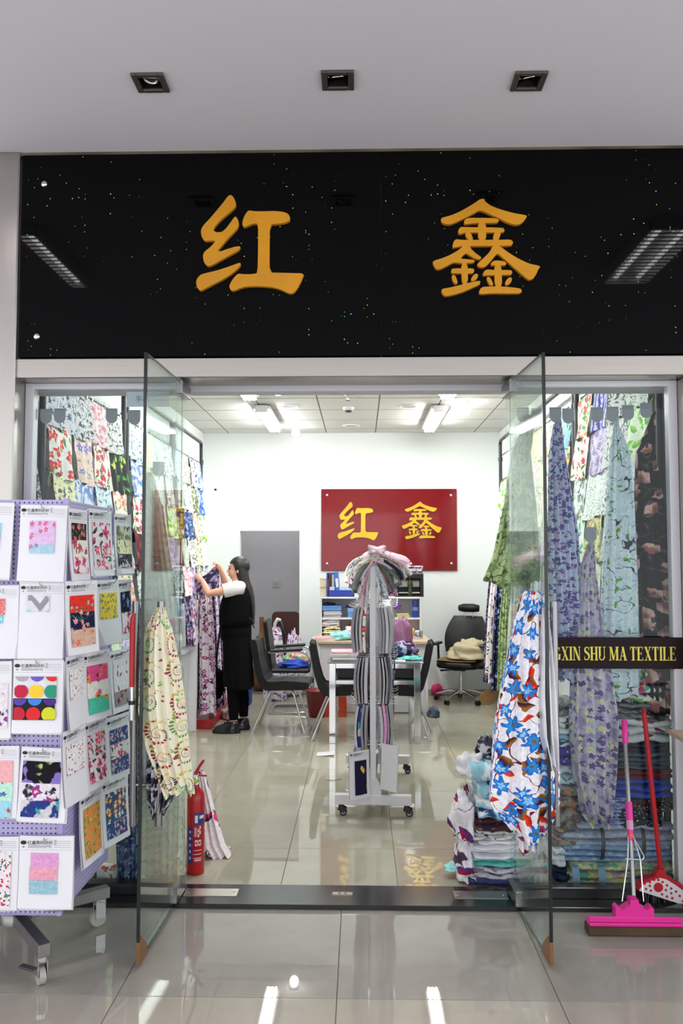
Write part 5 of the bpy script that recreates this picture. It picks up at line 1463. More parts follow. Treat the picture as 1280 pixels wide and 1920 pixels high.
# ================================================================== FOLDED PILES
def fold_px(nm, px0, px1, py0, py1, Y, d, layers, label, seed, k=1.3, mess=.012, group=None, tilt=0.0, cat='folded fabric'):
    a = at(px0, py1, Y); b = at(px1, py0, Y)
    w = b.x - a.x; h = b.z - a.z
    t = thing('folded_fabric', label, cat, ((a.x + b.x) / 2, Y + d / 2, max(.0, a.z)), group=group)
    folded(w, d, h, layers, seed, mess).build('cloth', print_mat(nm, k), t)
    t.rotation_euler = (0, tilt, 0)
    return t
GP = 'folded fabrics piled behind the lettered window'
YP = 4.27
piles = [
 ('lemon and pink peony', 1066, 1262, 1622, 1664, .34, 3, 'lemon and pink peony bundle at the bottom of the window pile'),
 ('plain navy', 1040, 1066, 1630, 1668, .3, 3, 'dark navy folded cloth on the floor beside the peony bundle'),
 ('dusty blue paisley', 1060, 1266, 1588, 1622, .36, 3, 'dusty blue paisley bundle resting on the peony bundle'),
 ('grey lilac paisley', 1054, 1268, 1548, 1588, .34, 3, 'grey lilac paisley bundle tied with a grey strap'),
 ('plain white', 1036, 1060, 1592, 1630, .26, 3, 'white folded cloth wedged beside the paisley bundles'),
 ('blue white pencil', 1086, 1178, 1492, 1548, .34, 8, 'thin blue and white sheets stacked on the paisley bundle'),
 ('red and rust paisley', 1038, 1086, 1472, 1592, .30, 5, 'red and rust paisley heap beside the blue sheets'),
 ('navy polka dot', 1160, 1240, 1520, 1556, .34, 2, 'navy polka dot cloth folded on the paisley bundle'),
 ('maroon polka dot', 1182, 1272, 1498, 1522, .32, 2, 'maroon polka dot cloth folded over the navy dots'),
 ('plain royal blue', 1156, 1262, 1462, 1498, .34, 3, 'royal blue folded cloth under a maroon one'),
 ('plain maroon', 1150, 1262, 1447, 1462, .34, 2, 'maroon folded cloth between blue cloths'),
 ('plain slate', 1152, 1260, 1412, 1447, .34, 4, 'slate blue folded cloths lying flat in the tall pile'),
 ('plain navy', 1152, 1256, 1396, 1412, .34, 2, 'navy folded cloth under the butterfly print'),
 ('white with ink butterflies', 1150, 1262, 1350, 1396, .34, 3, 'white fabric with ink butterflies in the tall pile'),
 ('grey stone', 1156, 1256, 1318, 1350, .34, 3, 'grey stone print fabric under the magenta orchid cloth'),
 ('magenta orchid on white', 1152, 1250, 1256, 1318, .32, 4, 'white fabric with magenta orchids on top of the pile'),
 ('sky blue sprig', 1040, 1086, 1438, 1472, .26, 2, 'light blue folded cloth on the paisley heap'),
 ('violet planet', 1040, 1084, 1402, 1438, .26, 2, 'violet planet print folded on the light blue cloth'),
 ('white with aqua smoke', 1040, 1084, 1368, 1402, .26, 3, 'white and aqua folded cloth on the planet print'),
 ('white black leaf', 1040, 1084, 1344, 1368, .26, 2, 'white cloth with black leaves on the narrow pile'),
 ('grey stone', 1040, 1084, 1316, 1344, .26, 2, 'grey stone cloth on top of the narrow pile'),
]
for k, (nm, x0, x1, y0, y1, d, ly, lab) in enumerate(piles):
    z_up = fold_px(nm, x0, x1, y0, y1, YP + (.02 if y0 > 1580 else .04), d, ly, lab, 500 + k, group=GP)
for (px, y0, y1, m_, lab) in ((1129, 1552, 1612, 'darkgrey', 'dark grey strap tied round the lilac paisley bundle'), (1205, 1552, 1612, 'darkgrey', 'second grey strap tied round the lilac paisley bundle, beside the broom'), (1127, 1620, 1672, 'strap', 'pale blue cloth strap tied round the peony bundle'), (1078, 1620, 1676, 'strap', 'loose pale blue cloth strap end hanging off the peony bundle')):
    if m_ == 'strap' and 'strap' not in M: M['strap'] = basic('pale blue strap', (128, 158, 186), .8)
    t = thing('tie_strap', lab, 'strap', at(px, y1, YP + .01))
    pts = [at(px - 2, y0, YP + .05), at(px, y0 + 6, YP - .004), at(px + 3, (y0 + y1) / 2, YP - .022), at(px, y1 - 4, YP - .004), at(px - 2, y1, YP + .04)]
    mb = MB()
    hw = .010 if m_ == 'darkgrey' else .018
    pp = bend(pts, .03, 4)
    V_ = []
    for q_ in pp: V_ += [q_ + Vector((-hw, 0, 0)), q_ + Vector((hw, 0, 0))]
    mb.add(V_, [[2 * i, 2 * i + 1, 2 * i + 3, 2 * i + 2] for i in range(len(pp) - 1)], smooth=True)
    mb.build('band', M[m_], t, True)
# heap just inside the door with the blue flowers
GH = 'heap of fabrics inside the doorway'
heap = [
 ('navy fleece', 876, 972, 1650, 1667, .36, 1, 'navy fleece at the bottom of the heap by the hinge'),
 ('grey snow camouflage', 882, 968, 1630, 1650, .34, 2, 'grey camouflage cloth on the navy fleece'),
 ('plain teal', 888, 968, 1611, 1630, .34, 2, 'teal cloth folded in the heap by the hinge'),
 ('plain white', 892, 966, 1578, 1611, .32, 4, 'white towelling folded on the teal cloth'),
 ('grey vine', 890, 966, 1562, 1578, .32, 2, 'pale grey vine cloth under the brown bandana print'),
 ('brown bandana', 898, 962, 1538, 1562, .30, 2, 'brown bandana print rolled in the heap'),
 ('white with aqua smoke', 893, 958, 1500, 1538, .30, 2, 'white and aqua smoke cloth slumped on the bandana print'),
 ('white with aqua smoke', 890, 950, 1440, 1500, .28, 2, 'white and aqua smoke cloth bulging high on the heap'),
]
YQ = 4.34
for k, (nm, x0, x1, y0, y1, d, ly, lab) in enumerate(heap):
    fold_px(nm, x0, x1, y0, y1, YQ, d, ly, lab, 560 + k, 1.2, .02, GH)
for k, (nm, px, py, r3, Y, lab) in enumerate([
    ('white with plum sprays', 874, 1615, (.055, .12, .16), 4.48, 'white cloth with plum sprays standing against the heap'),
    ('white with plum sprays', 872, 1520, (.065, .12, .17), 4.5, 'white cloth with plum sprays slung high over the heap'),
    ('plain white', 884, 1428, (.075, .10, .075), 4.52, 'white crumpled cloth on top of the heap'),
    ('dark grey mountain', 912, 1395, (.05, .08, .08), 4.56, 'grey mottled cloth tucked on top of the heap'),
    ('plain aqua', 855, 1622, (.06, .05, .02), 4.5, 'aqua scrap lying on the floor beside the heap')]):
    p = at(px, py, Y); z = max(0, p.z - r3[2] * .8)
    t = thing('crumpled_fabric', lab, 'fabric', (p.x, Y, z), group=GH)
    crumple(*r3, 70 + k, rough=.45).build('cloth', print_mat(nm, 1.3), t)
# trailing cloth behind the extinguisher and rolls behind the stand
p = onz(398, 1603)
drape('trailing_fabric', 'white and pink cloth trailing on the floor behind the fire extinguisher', [(Vector((p.x - .12, p.y + .2, .42)), .03), (Vector((p.x - .06, p.y + .1, .2)), .06), (Vector((p.x - .02, p.y + .02, .05)), .09), (Vector((p.x + .03, p.y - .02, .015)), .08)], print_mat('white pink trailing', 1.3), .16, 5, 77)
p = at(196, 1650, 4.30)
t = thing('fabric_roll', 'rolled red check fabric lying behind the sample stand', 'fabric', (p.x, 4.30, .06))
MB().tube([(-.14, .05, 0), (.07, -.01, 0)], .055, 20).build('roll', print_mat('red poppy on white', 2.2), t)
MB().tube([(.06, -.008, 0), (.075, -.012, 0)], [.056, .03], 20).build('roll_end', M['white'], t)

# corner of a small wooden table standing in the arcade beside the window
p = at(1252, 1368, 3.97)
t = thing('side_table', 'pale wooden side table by the window next to the broom', 'table', (p.x + .3, 3.75, 0))
wood_ = basic('pale board', (196, 170, 146), .5, vary=.1)
MB().bx(p.x, p.x + .6, 3.50, 3.97, p.z - .022, p.z, .003).build('table_top', wood_, t, True)
for (xx, yy) in ((p.x + .25, 3.54), (p.x + .25, 3.93), (p.x + .56, 3.54), (p.x + .56, 3.93)):
    MB().box((xx, yy, (p.z - .022) / 2), (.03, .03, p.z - .022), bev=.002).build('leg', wood_, t, True)
# ================================================================== ROLLING RACK OF SAMPLE BOOKLETS
A_ = onz(700, 1530); B_ = onz(716, 1449)
ra = Vector((.083, A_.y, 0)); rb = Vector((.135, B_.y + .0, 0))
ax = (rb - ra).normalized(); ang_r = math.atan2(ax.y, ax.x) - PI / 2
LR_ = (rb - ra).length
t = thing('rolling_rack', 'white wheeled display rack hung full of sample booklets', 'rack', ra, ang_r)
RZ = 1.635
for k, yy in enumerate((0, LR_)):
    MB().bx(-.02, .02, yy - .0125, yy + .0125, .13, RZ, .004).build('post', M['white'], t)
    fb_ = MB().bx(-.25, .25, yy - .025, yy + .025, .075, .14, .004).build('foot_bar', M['white'], t)
    MB().prism([(-.055, .14), (.055, .14), (.052, .18), (.042, .215), (.025, .245), (0, .255), (-.025, .245), (-.042, .215), (-.052, .18)], (0, yy - .018, 0), (1, 0, 0), (0, 0, 1), -.006).build('gusset', M['white'], t)
    for s_ in (-1, 1):
        fk = MB().cyl((s_ * .215, yy, .058), (s_ * .215, yy, .076), .014, 12)
        for q_ in (-1, 1): fk.box((s_ * .215 + .012, yy + q_ * .014, .045), (.05, .004, .04), shrot('Y', .5), .002)
        fk.build('caster_fork', M['black'], fb_)
        MB().cyl((s_ * .215 + .02, yy - .010, .025), (s_ * .215 + .02, yy + .010, .025), .025, 20).build('caster_wheel', M['black'], fb_)
        MB().cyl((s_ * .215 + .02, yy - .0112, .025), (s_ * .215 + .02, yy + .0112, .025), .013, 16).build('caster_hub', M['white'], fb_)
MB().bx(-.012, .012, 0, LR_, RZ - .03, RZ - .005, .003).build('top_rail', M['white'], t)
MB().bx(-.012, .012, 0, LR_, .16, .185, .003).build('bottom_rail', M['white'], t)
for z in (1.30, .98, .66, .40):
    MB().bx(-.006, .006, 0, LR_, z - .006, z + .006).build('cross_rail', M['chrome'], t)
ROWZ = [1.36, 1.03, .72, .45]
def slab(w, h, x, thk, bulge, seed):
    """one thick wad of pages, curved outwards; local +x is away from the rack"""
    rnd = random.Random(seed); dy = rnd.uniform(-.006, .006); dz = rnd.uniform(-.012, .004)
    mb = MB(); n = 8
    f = lambda v, o: x + o + bulge * math.sin(PI * min(1, v * 1.05)) + .008 * v
    V_ = []; F_ = []
    for i in range(n + 1):
        v = i / n
        for (o, yy) in ((0, -w / 2), (thk, -w / 2), (thk, w / 2), (0, w / 2)): V_.append((f(v, o), yy + dy, -v * h + dz))
    for i in range(n):
        for c_ in range(4): F_.append([i * 4 + c_, i * 4 + (c_ + 1) % 4, i * 4 + 4 + (c_ + 1) % 4, i * 4 + 4 + c_])
    F_ += [[0, 1, 2, 3], [n * 4 + 3, n * 4 + 2, n * 4 + 1, n * 4]]
    return mb.add(V_, F_)
PG = [basic('booklet page grey', (160, 156, 160), .6), basic('booklet page white', (206, 203, 208), .6), basic('clear sleeve', (140, 140, 146), .15, spec=.8), basic('booklet page mauve', (158, 148, 160), .5)]
n_ = 0
for r_, z in enumerate(ROWZ):
    for j in range(4):
        for s_ in (-1, 1):
            yy = .10 + .265 * j
            w0 = ra + ax * yy
            b = thing('sample_booklet', f'{NTH[r_]} row sample booklet on the wheeled rack, {NTH[j]} from the shop front, ' + ('doorway' if s_ < 0 else 'office chair') + ' side', 'booklet', (w0.x, w0.y, z), ang_r if s_ > 0 else ang_r + PI, group='sample booklets on the wheeled rack')
            rnd = random.Random(n_)
            x_ = .03 + rnd.uniform(-.006, .012)
            for q_ in range(4):
                tk = rnd.uniform(.010, .022)
                slab(.21, .30 if r_ < 3 else .27, x_, tk, .004 + rnd.uniform(.0, .008) + .003 * q_, n_ * 9 + q_).build('page_wad', PG[(n_ * 3 + q_ * 5 + r_) % 4] if (n_ + q_) % 6 else print_mat(PL[(n_ * 5) % len(PL)], 1.6), b)
                x_ += tk + rnd.uniform(.002, .008)
            for q_ in (-.05, .05):
                MB().tube([(.006, q_, .0), (.15, q_, .0), (.165, q_, .014)], .0022, 6).build('prong', M['chrome'], b)
            n_ += 1
# turned pages at the near end
p = at(673, 1408, 5.40)
card('sample card with a golden bird on navy turned out from the wheeled rack', p, .155, .30, .62, [('golden bird on navy', .25, .2, .85, .92)], 871, .01, 3)
p = at(730, 1396, 5.42)
card('plain white page turned out from the wheeled rack', p, .14, .29, -.75, [], 872, .015, 2, hdr=False)
# fan of fabric strips thrown over the top of the rack
fan = ['white black leaf', 'pink ribbon check', 'white black leaf', 'pink ribbon check', 'plain navy', 'multicolour painterly', 'pale yellow sprig', 'green grey check', 'plain blush', 'white with jewel flowers', 'green grey check', 'plain white', 'coral polka', 'sky blue sprig', 'white black leaf', 'pink ribbon check']
t = thing('swatch_bundle', 'bundle of folded fabric swatches thrown over the wheeled rack', 'fabric swatches', (ra.x, ra.y + .1, RZ))
rnd = random.Random(12)
for k in range(34):
    s_ = -1 if k % 2 == 0 else 1
    f = (k // 2) / 16.0
    reach = (.15 if s_ < 0 else .16) * (1 - .80 * f) + .015 + rnd.uniform(-.015, .02)
    top = RZ + .115 - .115 * f + rnd.uniform(-.012, .012)
    drop = (.20 if s_ < 0 else .17) + .07 * f + rnd.uniform(-.045, .045)
    yy = ra.y - .03 + rnd.uniform(-.02, .10) * (1 - f * .8)
    if f > .6: yy = ra.y + .035 + .02 * (k % 3)
    hw = rnd.uniform(.022, .045); th = rnd.uniform(.008, .016)
    y0 = yy; tw = rnd.uniform(-.9, .9)
    pts = []
    for i in range(9):
        u = i / 8
        x = ra.x + .03 * (1 - f) + s_ * (reach * math.sin(min(1, u * 1.1) * PI / 2) + .035 * u * (1 - f) - .06 * (1 - f) * (1 - u))
        z = top - drop * (u ** 1.35) + .012 * math.sin(5 * u + k)
        pts.append(Vector((x, y0 + .03 * math.sin(3 * u + k) * (1 - f), z)))
    mb = MB(); V_ = []
    for i, q_ in enumerate(pts):
        d = (pts[min(8, i + 1)] - pts[max(0, i - 1)]).normalized(); nn = Vector((0, 1, 0)).cross(d).normalized()
        yv = (Vector((0, 1, 0)) * math.cos(tw * i / 8) + nn * math.sin(tw * i / 8)); nv_ = yv.cross(d)
        for (a, b) in ((-hw, -th), (hw, -th), (hw, th), (-hw, th)): V_.append(q_ + yv * a + nv_ * b)
    F_ = []
    U_ = []
    for i in range(9):
        for c_ in range(4): U_.append((c_ * .05 + k, i * .03))
    for i in range(8):
        for c_ in range(4): F_.append([i * 4 + c_, i * 4 + (c_ + 1) % 4, i * 4 + 4 + (c_ + 1) % 4, i * 4 + 4 + c_])
    F_ += [[0, 1, 2, 3], [35, 34, 33, 32]]
    mb.add(V_, F_, U_, True)
    mb.build('fabric_strip', print_mat(fan[(k // 2) % 16], 2.0), t, True)

# ================================================================== GLASS TABLE
l0 = onz(624, 1393); TY = l0.y
TX0, TX1, TY1, TZ = -.30, .575, TY + .95, .735
t = thing('glass_table', 'glass topped table with square chrome legs', 'table', ((TX0 + TX1) / 2, TY + .45, 0))
MB().bx(TX0, TX1, TY - .05, TY1 + .05, TZ - .01, TZ, .003).build('glass_top', basic('smoked glass', (120, 128, 128), .06, spec=.7), t, True)
for (x, y) in ((TX0 + .045, TY), (TX1 - .055, TY), (TX0 + .045, TY1), (TX1 - .055, TY1)):
    MB().box((x, y, (TZ - .012) / 2), (.058, .058, TZ - .012), bev=.003).build('leg', M['chrome'], t, True)
for y in (TY, TY1):
    MB().bx(TX0 + .075, TX1 - .085, y - .02, y + .02, TZ - .06, TZ - .012, .003).build('apron_rail', M['chrome'], t, True)
    MB().bx(TX0 + .075, TX1 - .085, y - .015, y + .015, .53, .57, .003).build('shelf_rail', M['chrome'], t, True)
for x in (TX0 + .045, TX1 - .055):
    MB().bx(x - .02, x + .02, TY + .03, TY1 - .03, TZ - .06, TZ - .012, .003).build('apron_rail', M['chrome'], t, True)
MB().bx(TX0 + .07, TX1 - .08, TY + .02, TY1 - .02, .565, .575).build('lower_shelf', basic('black glass shelf', (18, 18, 20), .1), t, True)
MB().bx(TX0 + .09, TX1 - .10, TY + .05, TY1 - .05, .577, .668, .004).build('drawer_box', M['black'], t, True)
# things on and in the table
def bookpile(name, label, x, y, z, w, d, n, th, cols, seed, cat='paper stack'):
    rnd = random.Random(seed)
    t = thing(name, label, cat, (x, y, z))
    for k in range(n):
        MB().box((rnd.uniform(-.01, .01), rnd.uniform(-.01, .01), th * (k + .5)), (w * rnd.uniform(.94, 1), d, th * .86), Matrix.Rotation(rnd.uniform(-.06, .06), 3, 'Z'), .001).build('sheet_pad', cols[k % len(cols)], t)
    return t
paperA = basic('paper white', (228, 226, 228), .6); paperB = basic('paper grey', (176, 174, 176), .6); paperC = basic('paper pink', (226, 170, 178), .6)
bookpile('magazine_stack', 'stack of thick sample books on the glass table', -.13, TY + .12, TZ, .29, .26, 5, .018, [paperB, paperA, paperB, paperA, paperC], 3)
bookpile('paper_sheet', 'white sheet lying on the glass table', .35, TY + .08, TZ, .15, .12, 1, .004, [paperA], 4, 'paper')
def lump(name, label, cat, x, y, z, r3, seed, mat, rough=.4, grp=None):
    t = thing(name, label, cat, (x, y, z), group=grp)
    crumple(*r3, seed, rough=rough).build('cloth', mat, t); return t
lump('clothes_heap', 'dark purple and navy clothes heaped on the glass table', 'clothes', .40, TY + .45, TZ, (.15, .18, .10), 81, print_mat('plum night floral', .6))
lump('clothes_heap', 'black crumpled jacket on the glass table beside the purple clothes', 'clothes', .30, TY + .30, TZ, (.10, .14, .08), 82, print_mat('plain navy'))
lump('folded_cloth', 'flat teal cloth spread on the glass table', 'fabric', .46, TY + .25, TZ, (.13, .14, .016), 83, print_mat('plain teal'))
t = thing('plastic_bag', 'translucent mauve plastic bag standing on the glass table', 'bag', (.40, TY + .62, TZ))
crumple(.11, .10, .26, 84, rough=.4).build('bag', basic('mauve plastic', (150, 96, 130), .15, spec=.8), t)
# ================================================================== CHAIRS
def leather_chair(name, label, x, y, rotz):
    """armless chair of bent padded leather on a chrome frame; faces local +x"""
    t = thing(name, label, 'chair', (x, y, 0), rotz, group='black leather meeting chairs')
    W = .40
    prof = [(.26, .475), (.275, .465), (.27, .435), (.24, .425), (-.12, .415), (-.165, .43), (-.20, .48), (-.235, .60), (-.275, .80), (-.285, .86), (-.27, .885), (-.245, .875), (-.235, .82), (-.205, .66), (-.17, .53), (-.14, .485), (-.10, .475), (.05, .485)]
    seat = MB(); n = len(prof)
    V_ = []
    for s_, k in ((-1, .0), (-1, 1), (1, 1), (1, .0)):
        yy = s_ * (W / 2 - (.0 if k else -.0)); 
    ys_ = [-W / 2, -W / 2 + .025, W / 2 - .025, W / 2]
    cxp = sum(p[0] for p in prof) / n; czp = sum(p[1] for p in prof) / n
    for j, yy in enumerate(ys_):
        for i, p in enumerate(prof):
            if j in (0, 3):
                a = prof[i - 1]; b = prof[(i + 1) % n]
                dx, dz = b[0] - a[0], b[1] - a[1]; L_ = math.hypot(dx, dz)
                V_.append((p[0] - (-dz / L_) * -.012, yy, p[1] - (dx / L_) * -.012))
            else: V_.append((p[0], yy, p[1]))
    F_ = []
    for j in range(3):
        for i in range(n): F_.append([j * n + i, j * n + (i + 1) % n, (j + 1) * n + (i + 1) % n, (j + 1) * n + i])
    F_ += [list(range(n))[::-1], [3 * n + i for i in range(n)]]
    seat.add(V_, F_, None, False)
    ss_ = seat.build('seat_shell', M['leather'], t)
    for (x0, z0, x1, z1) in ((-.02, .484, -.02, .487), (.10, .483, .10, .487)):
        MB().bx(x0 - .003, x0 + .003, -W / 2 + .01, W / 2 - .01, z0 - .004, z1).build('seat_seam', M['black'], ss_)
    for s_ in (-1, 1):
        yb = s_ * .15
        MB().tube(bend([(-.27, yb * 1.35, .0), (-.10, yb, .405), (.12, yb, .405), (.24, yb * 1.35, .0)], .05), .0115, 10).build('leg_frame', M['chrome'], t)
    MB().cyl((0, -.15, .405), (0, .15, .405), .010, 10).build('cross_bar', M['chrome'], t)
    return t
c1 = onz(525, 1374); leather_chair('leather_chair', 'black leather chair standing clear of the table next to the woman', c1.x + .01, c1.y + .18, -.06)
c2 = onz(640, 1391); leather_chair('leather_chair', 'black leather chair tucked under the glass table on the doorway side', -.19, TY + .30, .05)
c3 = onz(770, 1391); leather_chair('leather_chair', 'black leather chair tucked under the glass table on the office chair side', .40, TY + .33, PI - .12)

# cantilever armchair
x0, y0 = -.775, 9.22
t = thing('cantilever_armchair', 'black cantilever armchair with chrome sled base by the doorway', 'chair', (x0, y0, 0), 0)
MB().box((0, 0, .46), (.46, .46, .05), bev=.02).build('seat', M['leather'], t)
MB().box((-.23, 0, .72), (.045, .46, .56), shrot('Y', -.12), .015).build('backrest', M['leather'], t)
for s_ in (-1, 1):
    MB().tube(bend([(-.22, s_ * .24, .66), (.16, s_ * .24, .68), (.24, s_ * .24, .60), (.24, s_ * .24, .02), (-.20, s_ * .24, .012)], .05), .0125, 10).build('sled_tube', M['chrome'], t)
    MB().tube([(-.20, s_ * .24, .675), (.15, s_ * .24, .695)], [.016, .02], 10).build('armrest', M['black'], t)
MB().cyl((-.20, -.24, .012), (-.20, .24, .012), .0125, 10).build('base_bar', M['chrome'], t)
lump('blue_cloth', 'blue cloth lying on the cantilever armchair seat', 'fabric', x0 + .05, y0 - .08, .486, (.16, .12, .05), 85, print_mat('plain royal blue'))
lump('pale_cloth', 'pale green cloth with orange spot on the cantilever armchair', 'fabric', x0 + .07, y0 + .05, .52, (.15, .11, .07), 86, print_mat('lemon and pink peony'))

# office chair
oc = onz(866, 1318)
OX, OY = oc.x, oc.y + .08
t = thing('office_chair', 'black swivel office chair with headrest by the back wall', 'chair', (OX, OY, 0), -.42)
# local: faces -y
for k in range(5):
    a = PI / 2 + .35 + k * 2 * PI / 5; e = Vector((math.cos(a) * .30, math.sin(a) * .30, .075))
    MB().tube([(0, 0, .13), e * .5 + Vector((0, 0, .075)), e], [.022, .018, .013], 10).build('base_arm', M['chrome'], t)
    w = MB()
    for s_ in (-1, 1): w.cyl(Vector((e.x, e.y, .028)) + Vector((-math.sin(a), math.cos(a), 0)) * (.006 * s_), Vector((e.x, e.y, .028)) + Vector((-math.sin(a), math.cos(a), 0)) * (.024 * s_), .027, 18)
    o = w.build('caster', M['black'], t); o['kind'] = 'stuff'
MB().cyl((0, 0, .10), (0, 0, .30), .03, 16).cyl((0, 0, .30), (0, 0, .40), .018, 14).build('gas_lift', M['chrome'], t)
MB().box((0, 0, .385), (.16, .22, .03), bev=.008).build('seat_plate', M['black'], t)
MB().tube([(-.09, -.02, .37), (-.24, -.04, .355)], [.006, .012], 8).build('lever', M['black'], t)
mb = MB(); mb.grid(14, 14, lambda u, v: ((u - .5) * .50 * (1 - .1 * (2 * v - 1) ** 4), (v - .5) * .48 * (1 - .08 * (2 * u - 1) ** 4), .475 + .012 * (2 * u - 1) ** 2 - .035 * max(0, .25 - v) * 4 * .5))
mb.grid(14, 14, lambda u, v: ((.5 - u) * .50 * (1 - .1 * (2 * v - 1) ** 4), (v - .5) * .48 * (1 - .08 * (2 * u - 1) ** 4), .405 + .02 * (2 * u - 1) ** 4))
def seat_rim(u, v):
    a = 2 * PI * u; cx, cy = math.cos(a), math.sin(a)
    k = (abs(cx) ** 6 + abs(cy) ** 6) ** (-1 / 6)
    zz = .405 + .07 * v; b = .018 * math.sin(PI * v)
    return ((.232 + b) * cx * k, (.222 + b) * cy * k, zz)
mb.grid(40, 4, seat_rim)
mb.build('seat', M['leather'], t)
mb = MB()
def backp(sg):
    def fn(u, v):
        w = .21 + .06 * math.sin(PI * (v * .8 + .1)) - .05 * v ** 3
        x = (u - .5) * 2 * w
        y = .225 + .13 * v + .05 * (2 * u - 1) ** 2 * -1 - .03 * math.sin(PI * v) + sg * .02 * (1 - (2 * u - 1) ** 4) * (1 - (2 * v - 1) ** 6)
        return (x, y, .52 + .46 * v)
    return fn
mb.grid(16, 16, backp(-1)); mb.grid(16, 16, backp(1))
mb.build('backrest', M['leather'], t)
mb = MB()
mb.tube([(-.12, .37, 1.07), (-.06, .345, 1.075), (.06, .345, 1.075), (.12, .37, 1.07)], [.04, .052, .052, .04], 14)
mb.build('headrest', M['leather'], t)
for s_ in (-.05, .05): MB().cyl((s_, .345, .95), (s_, .36, 1.05), .007, 8).build('headrest_stem', M['chrome'], t)
for s_ in (-1, 1):
    MB().tube(bend([(s_ * .20, .05, .395), (s_ * .29, .05, .41), (s_ * .29, .03, .66)], .05), [.014] * 8, 8).build('arm_post', M['black'], t)
    MB().box((s_ * .29, -.02, .67), (.075, .25, .03), bev=.012).build('armrest', M['black'], t)
MB().tube([(0, .10, .385), (0, .24, .40), (0, .27, .56)], .02, 10).build('back_bracket', M['black'], t)
o = MB().grid(10, 10, lambda u, v: ((u - .5) * .46, (v - .5) * .42 - .01, .494 + .01 * (2 * u - 1) ** 2 - .02 * max(0, .25 - v))).build('seat_cushion', basic('tan cushion', (142, 110, 66), .85), t)
lump('beige_jacket', 'beige jacket thrown over the seat and arm of the office chair', 'jacket', OX + .12, OY - .05, .50, (.24, .16, .15), 87, basic('beige cotton', (206, 192, 158), .85), .5)
p = onz(820, 1306)
t = thing('pink_ball', 'pink rubber basketball on the floor by the office chair', 'ball', (p.x, p.y + .07, 0))
MB().sph((0, 0, .072), .072, 24, 16).build('ball_shell', basic('pink rubber', (226, 40, 120), .5, bump=.4, bscale=200), t)
g = MB()
for R_ in (Matrix.Rotation(.3, 3, 'X'), Matrix.Rotation(1.5, 3, 'X') @ Matrix.Rotation(.4, 3, 'Z'), Matrix.Rotation(1.6, 3, 'Y')):
    g.tube([Vector((0, 0, .072)) + R_ @ Vector((.0722 * math.cos(2 * PI * i / 28), .0722 * math.sin(2 * PI * i / 28), 0)) for i in range(28)], .0012, 5, closed=True)
g.build('seam', basic('dark pink', (120, 20, 66), .6), t)

# ================================================================== DESK AND SHELF AT THE BACK
DY = 8.98
t = thing('white_desk', 'white panelled desk with wood edged top in front of the wall shelf', 'desk', (.13, DY + .4, 0))
MB().bx(-.50, .76, DY, DY + .88, .755, .785, .003).build('desk_top', basic('pale wood', (206, 180, 150), .5), t, True)
for (a, b) in ((-.46, -.43), (.70, .73)): MB().bx(a, b, DY + .03, DY + .85, 0, .755, .002).build('side_panel', M['white'], t, True)
MB().bx(-.43, .70, DY + .05, DY + .07, .02, .755, .002).build('front_panel', M['white'], t, True)
SY0, SY1 = 9.52, 9.84
sx0, sx1 = at(600, 1150, SY0).x, at(790, 1150, SY0).x
z_top = at(690, 1121, SY0).z; z_mid = at(690, 1160, SY0).z
t = thing('wall_shelf', 'open white shelf unit standing on the desk', 'shelf', ((sx0 + sx1) / 2, (SY0 + SY1) / 2, .786))
MB().bx(sx0, sx0 + .02, SY0, SY1, .786, z_top, .002).build('side_panel', M['white'], t, True)
MB().bx(sx1 - .02, sx1, SY0, SY1, .786, z_top, .002).build('side_panel', M['white'], t, True)
MB().bx(sx0 + .02, sx1 - .02, SY1 - .008, SY1, .786, z_top - .01).build('back_panel', M['white'], t, True)
MB().bx(sx0 - .005, sx1 + .005, SY0, SY1, z_top - .01, z_top + .012, .002).build('shelf_board', M['white'], t, True)
MB().bx(sx0 + .02, sx1 - .02, SY0, SY1 - .008, z_mid - .01, z_mid + .01, .002).build('shelf_board', M['white'], t, True)
xm = at(712, 1150, SY0).x
MB().bx(xm - .01, xm + .01, SY0 + .01, SY1 - .01, .786, z_top - .01, .002).build('divider', M['white'], t, True)
ZT2 = z_top + .012; ZM2 = z_mid + .01; ZB2 = .786
def sxp(px): return at(px, 1100, SY0 + .1).x
def simple(name, label, cat, parts, loc):
    t = thing(name, label, cat, loc)
    for nm, mb, m_ in parts: mb.build(nm, m_, t)
    return t
cream = basic('cream tin', (220, 204, 176), .5); blueb = basic('blue card box', (96, 142, 206), .5); bluet = basic('blue plastic', (40, 62, 160), .4)
for k, (zz, lab) in enumerate(((0, 'cream printed tin standing on the shelf top under its twin'), (.105, 'cream printed tin stacked on its twin on the shelf'))):
    simple('printed_tin', lab, 'tin', [('body', MB().box((0, 0, .05), (.10, .10, .098), bev=.006), cream), ('lid', MB().box((0, 0, .095), (.104, .104, .014), bev=.003), basic('tin lid', (190, 170, 140), .4))], (sxp(608), SY0 + .1, ZT2 + zz))
simple('file_holder', 'dark blue file holder with folders on the shelf top', 'file holder', [('holder', MB().bx(-.06, -.045, -.11, .11, 0, .27).bx(.045, .06, -.11, .11, 0, .27).bx(-.06, .06, .10, .11, 0, .27).bx(-.06, .06, -.11, .11, 0, .008), bluet), ('folder', MB().box((-.02, -.01, .135), (.02, .2, .25), bev=.002), basic('brown folder', (90, 50, 40), .6)), ('folder', MB().box((.015, -.01, .13), (.03, .2, .24), bev=.002), paperB)], (sxp(622), SY0 + .14, ZT2))
simple('blue_binder', 'leaning bright blue binder on the shelf top', 'binder', [('cover', MB().box((0, 0, .145), (.05, .21, .28), shrot('Y', -.10), .005), basic('bright blue binder', (60, 110, 190), .3)), ('spine_label', MB().box((0, -.107, .16), (.03, .003, .1), shrot('Y', -.10)), paperA)], (sxp(632), SY0 + .12, ZT2))
